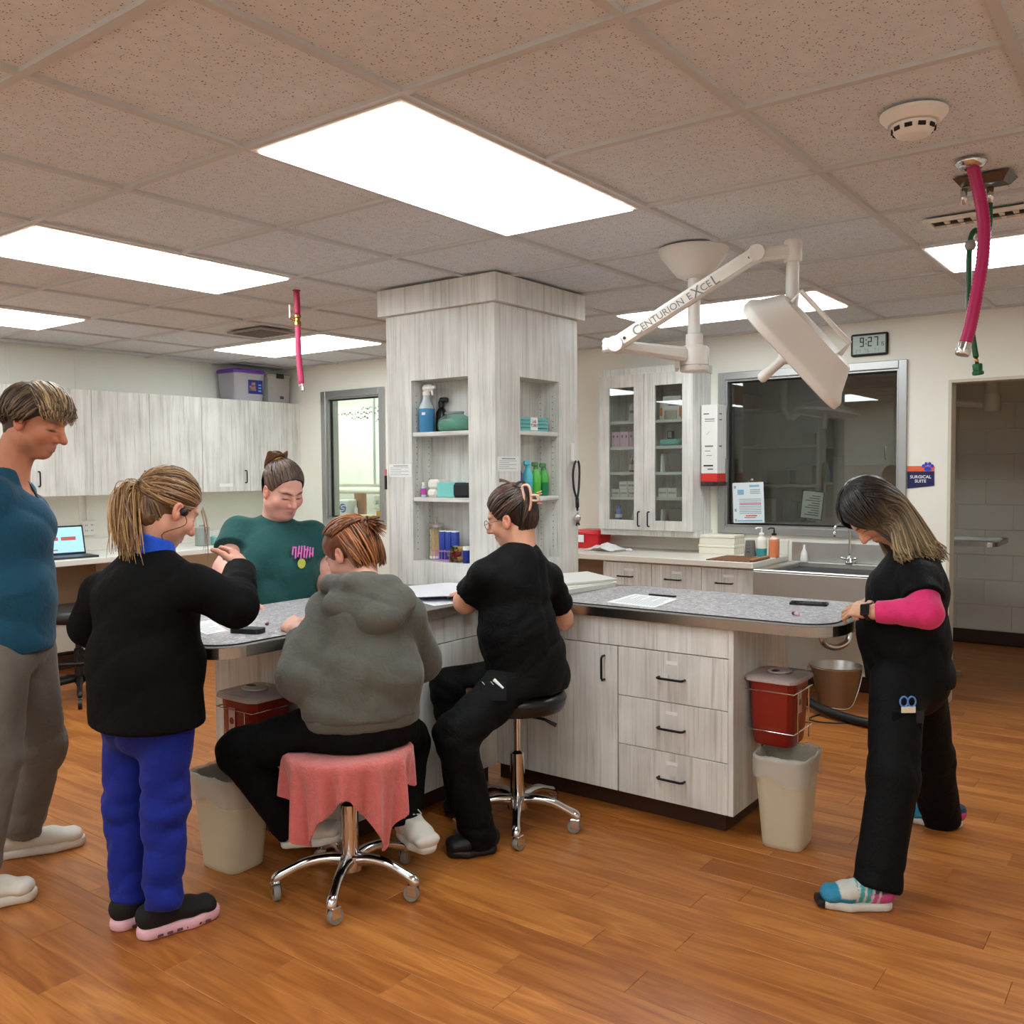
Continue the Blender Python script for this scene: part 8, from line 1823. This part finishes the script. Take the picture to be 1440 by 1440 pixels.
# ================================================================ man in the teal scrub top at the left edge
j = vec('P1'); per = person('man in a teal scrub top and grey trousers standing at the left edge', (-.1, 1.86, 0))
lat = nrm(j['shL']-j['shR']); fw = nrm(np.cross(lat, Zv)); fw = fw if fw@RW > 0 else -fw
H = Head(j['head'], RW*.90-FW*.08-Zv*.36, Zv*.93+RW*.36, 1.06)
F = body_field(j, [H], [j['wrR'], j['wrL']], [j['wrR']-Zv*.15])
put_head(F, H, nose=1.08, jaw=1.1); torso_body(F, j, lat, lat, 1.22); F.cone(j['neck']-Zv*.03, H.w((0, -.03, -.06)), .066, .060, .035)
for s in 'LR': limbs(F, j, s, (.05, .044, .042, .028))
hand(F, j['wrR'], -Zv+fw*.3, -lat*-1, fw, (35, 40, 44, 50), 1.05, .3); hand(F, j['wrL'], -Zv+fw*.3, -lat, fw, (35, 40, 44, 50), 1.05, .3)
fobj('body', F, M_SKIN, per, skin_color(H, (186, 122, 92), lip=(.34, .12, .09), brow=(.10, .06, .035), stubble=(.24, .12, .07)))
def vneck(F): F.ell(j['neck']+fw*.095-Zv*.03, (.075, .075, .085), None, .012, 's'); F.cone(j['neck']+fw*.12+Zv*.05, j['neck']+fw*.135-Zv*.115, .075, .004, .01, 's'); F.cone(j['neck']+Zv*.03, j['neck']+fw*.10+Zv*.06, .072, .07, .01, 's')
trousers(per, j, lat, cloth('grey_chino', (112, 107, 98), .9, .12, .4), (.165, .125), (.098, .082, .070), 52, .0055, .09, hem=.03, fold_f=52.)
top_garment(per, j, lat, lat, fw, cloth('teal_scrub', (22, 75, 100), .8, .08, .45), [(.185, .140), (.172, .130), (.180, .125), (.08, .075)], .72, j['hip'][2]-.03, 54, .0055, sl_r=(.080, .082), fold_f=48., bust=[(j['chest']+fw*.05, (.14, .08, .10))], post=vneck, nk=.075)
M_WS2 = mat('white_leather', (214, 208, 196), .5)
shoe(per, (-.135, 2.010, 0), (.155, 1.862, 0), None, 'white lace-up sneaker of the far foot', M_WS2, M_WS2, M_WS2, .050, .085, .03); shoe(per, (-.415, 1.745, 0), (-.185, 1.545, 0), None, 'white lace-up sneaker of the near foot', M_WS2, M_WS2, M_WS2, .050, .085, .03)
def clip1(x, y, z): return np.maximum(y-.050-.45*(z-.02), -(z+.088)+np.clip(y+.05, 0, .05)*1.6+np.maximum(y, 0)*.9)
hair_base('hair', H, (52, 37, 28), clip1, .012, parent=per, nape=.004)
Lk = Locks(1); crown = nrm((0, -.35, .94))
for i in range(1900):
    g_ = Lk.rg.random(); sd_ = 1 if Lk.rg.random() < .6 else -1; v, w_ = Lk.rg.random(), Lk.rg.random()
    if g_ < .36:      # top and fringe, swept forward and to one side
        d0 = np.array((Lk.rg.uniform(-.55, .55), -.55+.9*v, .85)); d1 = np.array((d0[0]*1.15+.28, .92, .28-.22*w_-.25*abs(d0[0]))); lift = .018
    elif g_ < .72:    # sides, combed back over the ear
        z0 = Lk.rg.random(); d0 = np.array((sd_*(.10+.85*z0), .62-1.05*w_, .92-.75*z0)); d1 = np.array((sd_*1.0, .02-.75*w_, -.34-.25*v)); lift = .014
    else:             # back down to the nape
        a = Lk.rg.uniform(-1.25, 1.25); d0 = np.array((math.sin(a)*.8, -.35-.4*v, .75-.7*w_)); d1 = np.array((math.sin(a)*.9, -.78, -.80-.25*v)); lift = .016
    q = on_skull(slerp(d0, d1+Lk.rg.normal(size=3)*.06, np.linspace(0, 1, 9)), (np.linspace(.012, lift+.010*Lk.rg.random(), 9)+.007*np.sin(np.linspace(0, 3.1, 9)))[:, None]); q[-2:] += Lk.rg.normal(size=(2, 3))*.004
    P = np.array([H.w(p) for p in q]); P[1:-1] += np.cumsum(Lk.rg.normal(size=(len(P)-2, 3))*.0010, 0); kk = Lk.rg.random()**1.3*(1. if g_ < .36 else .35)
    Lk.add(P, .0030+.0018*Lk.rg.random(), shade(Lk.rg, (44, 31, 24), (192, 162, 120), kk), .5, True, P-H.c)
Lk.build('hair_strands', per)
MB().tube(bez([j['neck']-lat*.055+Zv*.015, j['neck']+fw*.06-lat*.04-Zv*.03, j['neck']+fw*.085-Zv*.075, j['neck']+fw*.13-Zv*.18, j['neck']+fw*.135-Zv*.26], 6), .004, 8).build('lanyard', M_BLACK, per, True); MB().box((-.018, -.03, 0), (.018, .03, .003), .001, frame(j['neck']+fw*.142-Zv*.29, fw, lat)).build('badge', M_PAPER, per)
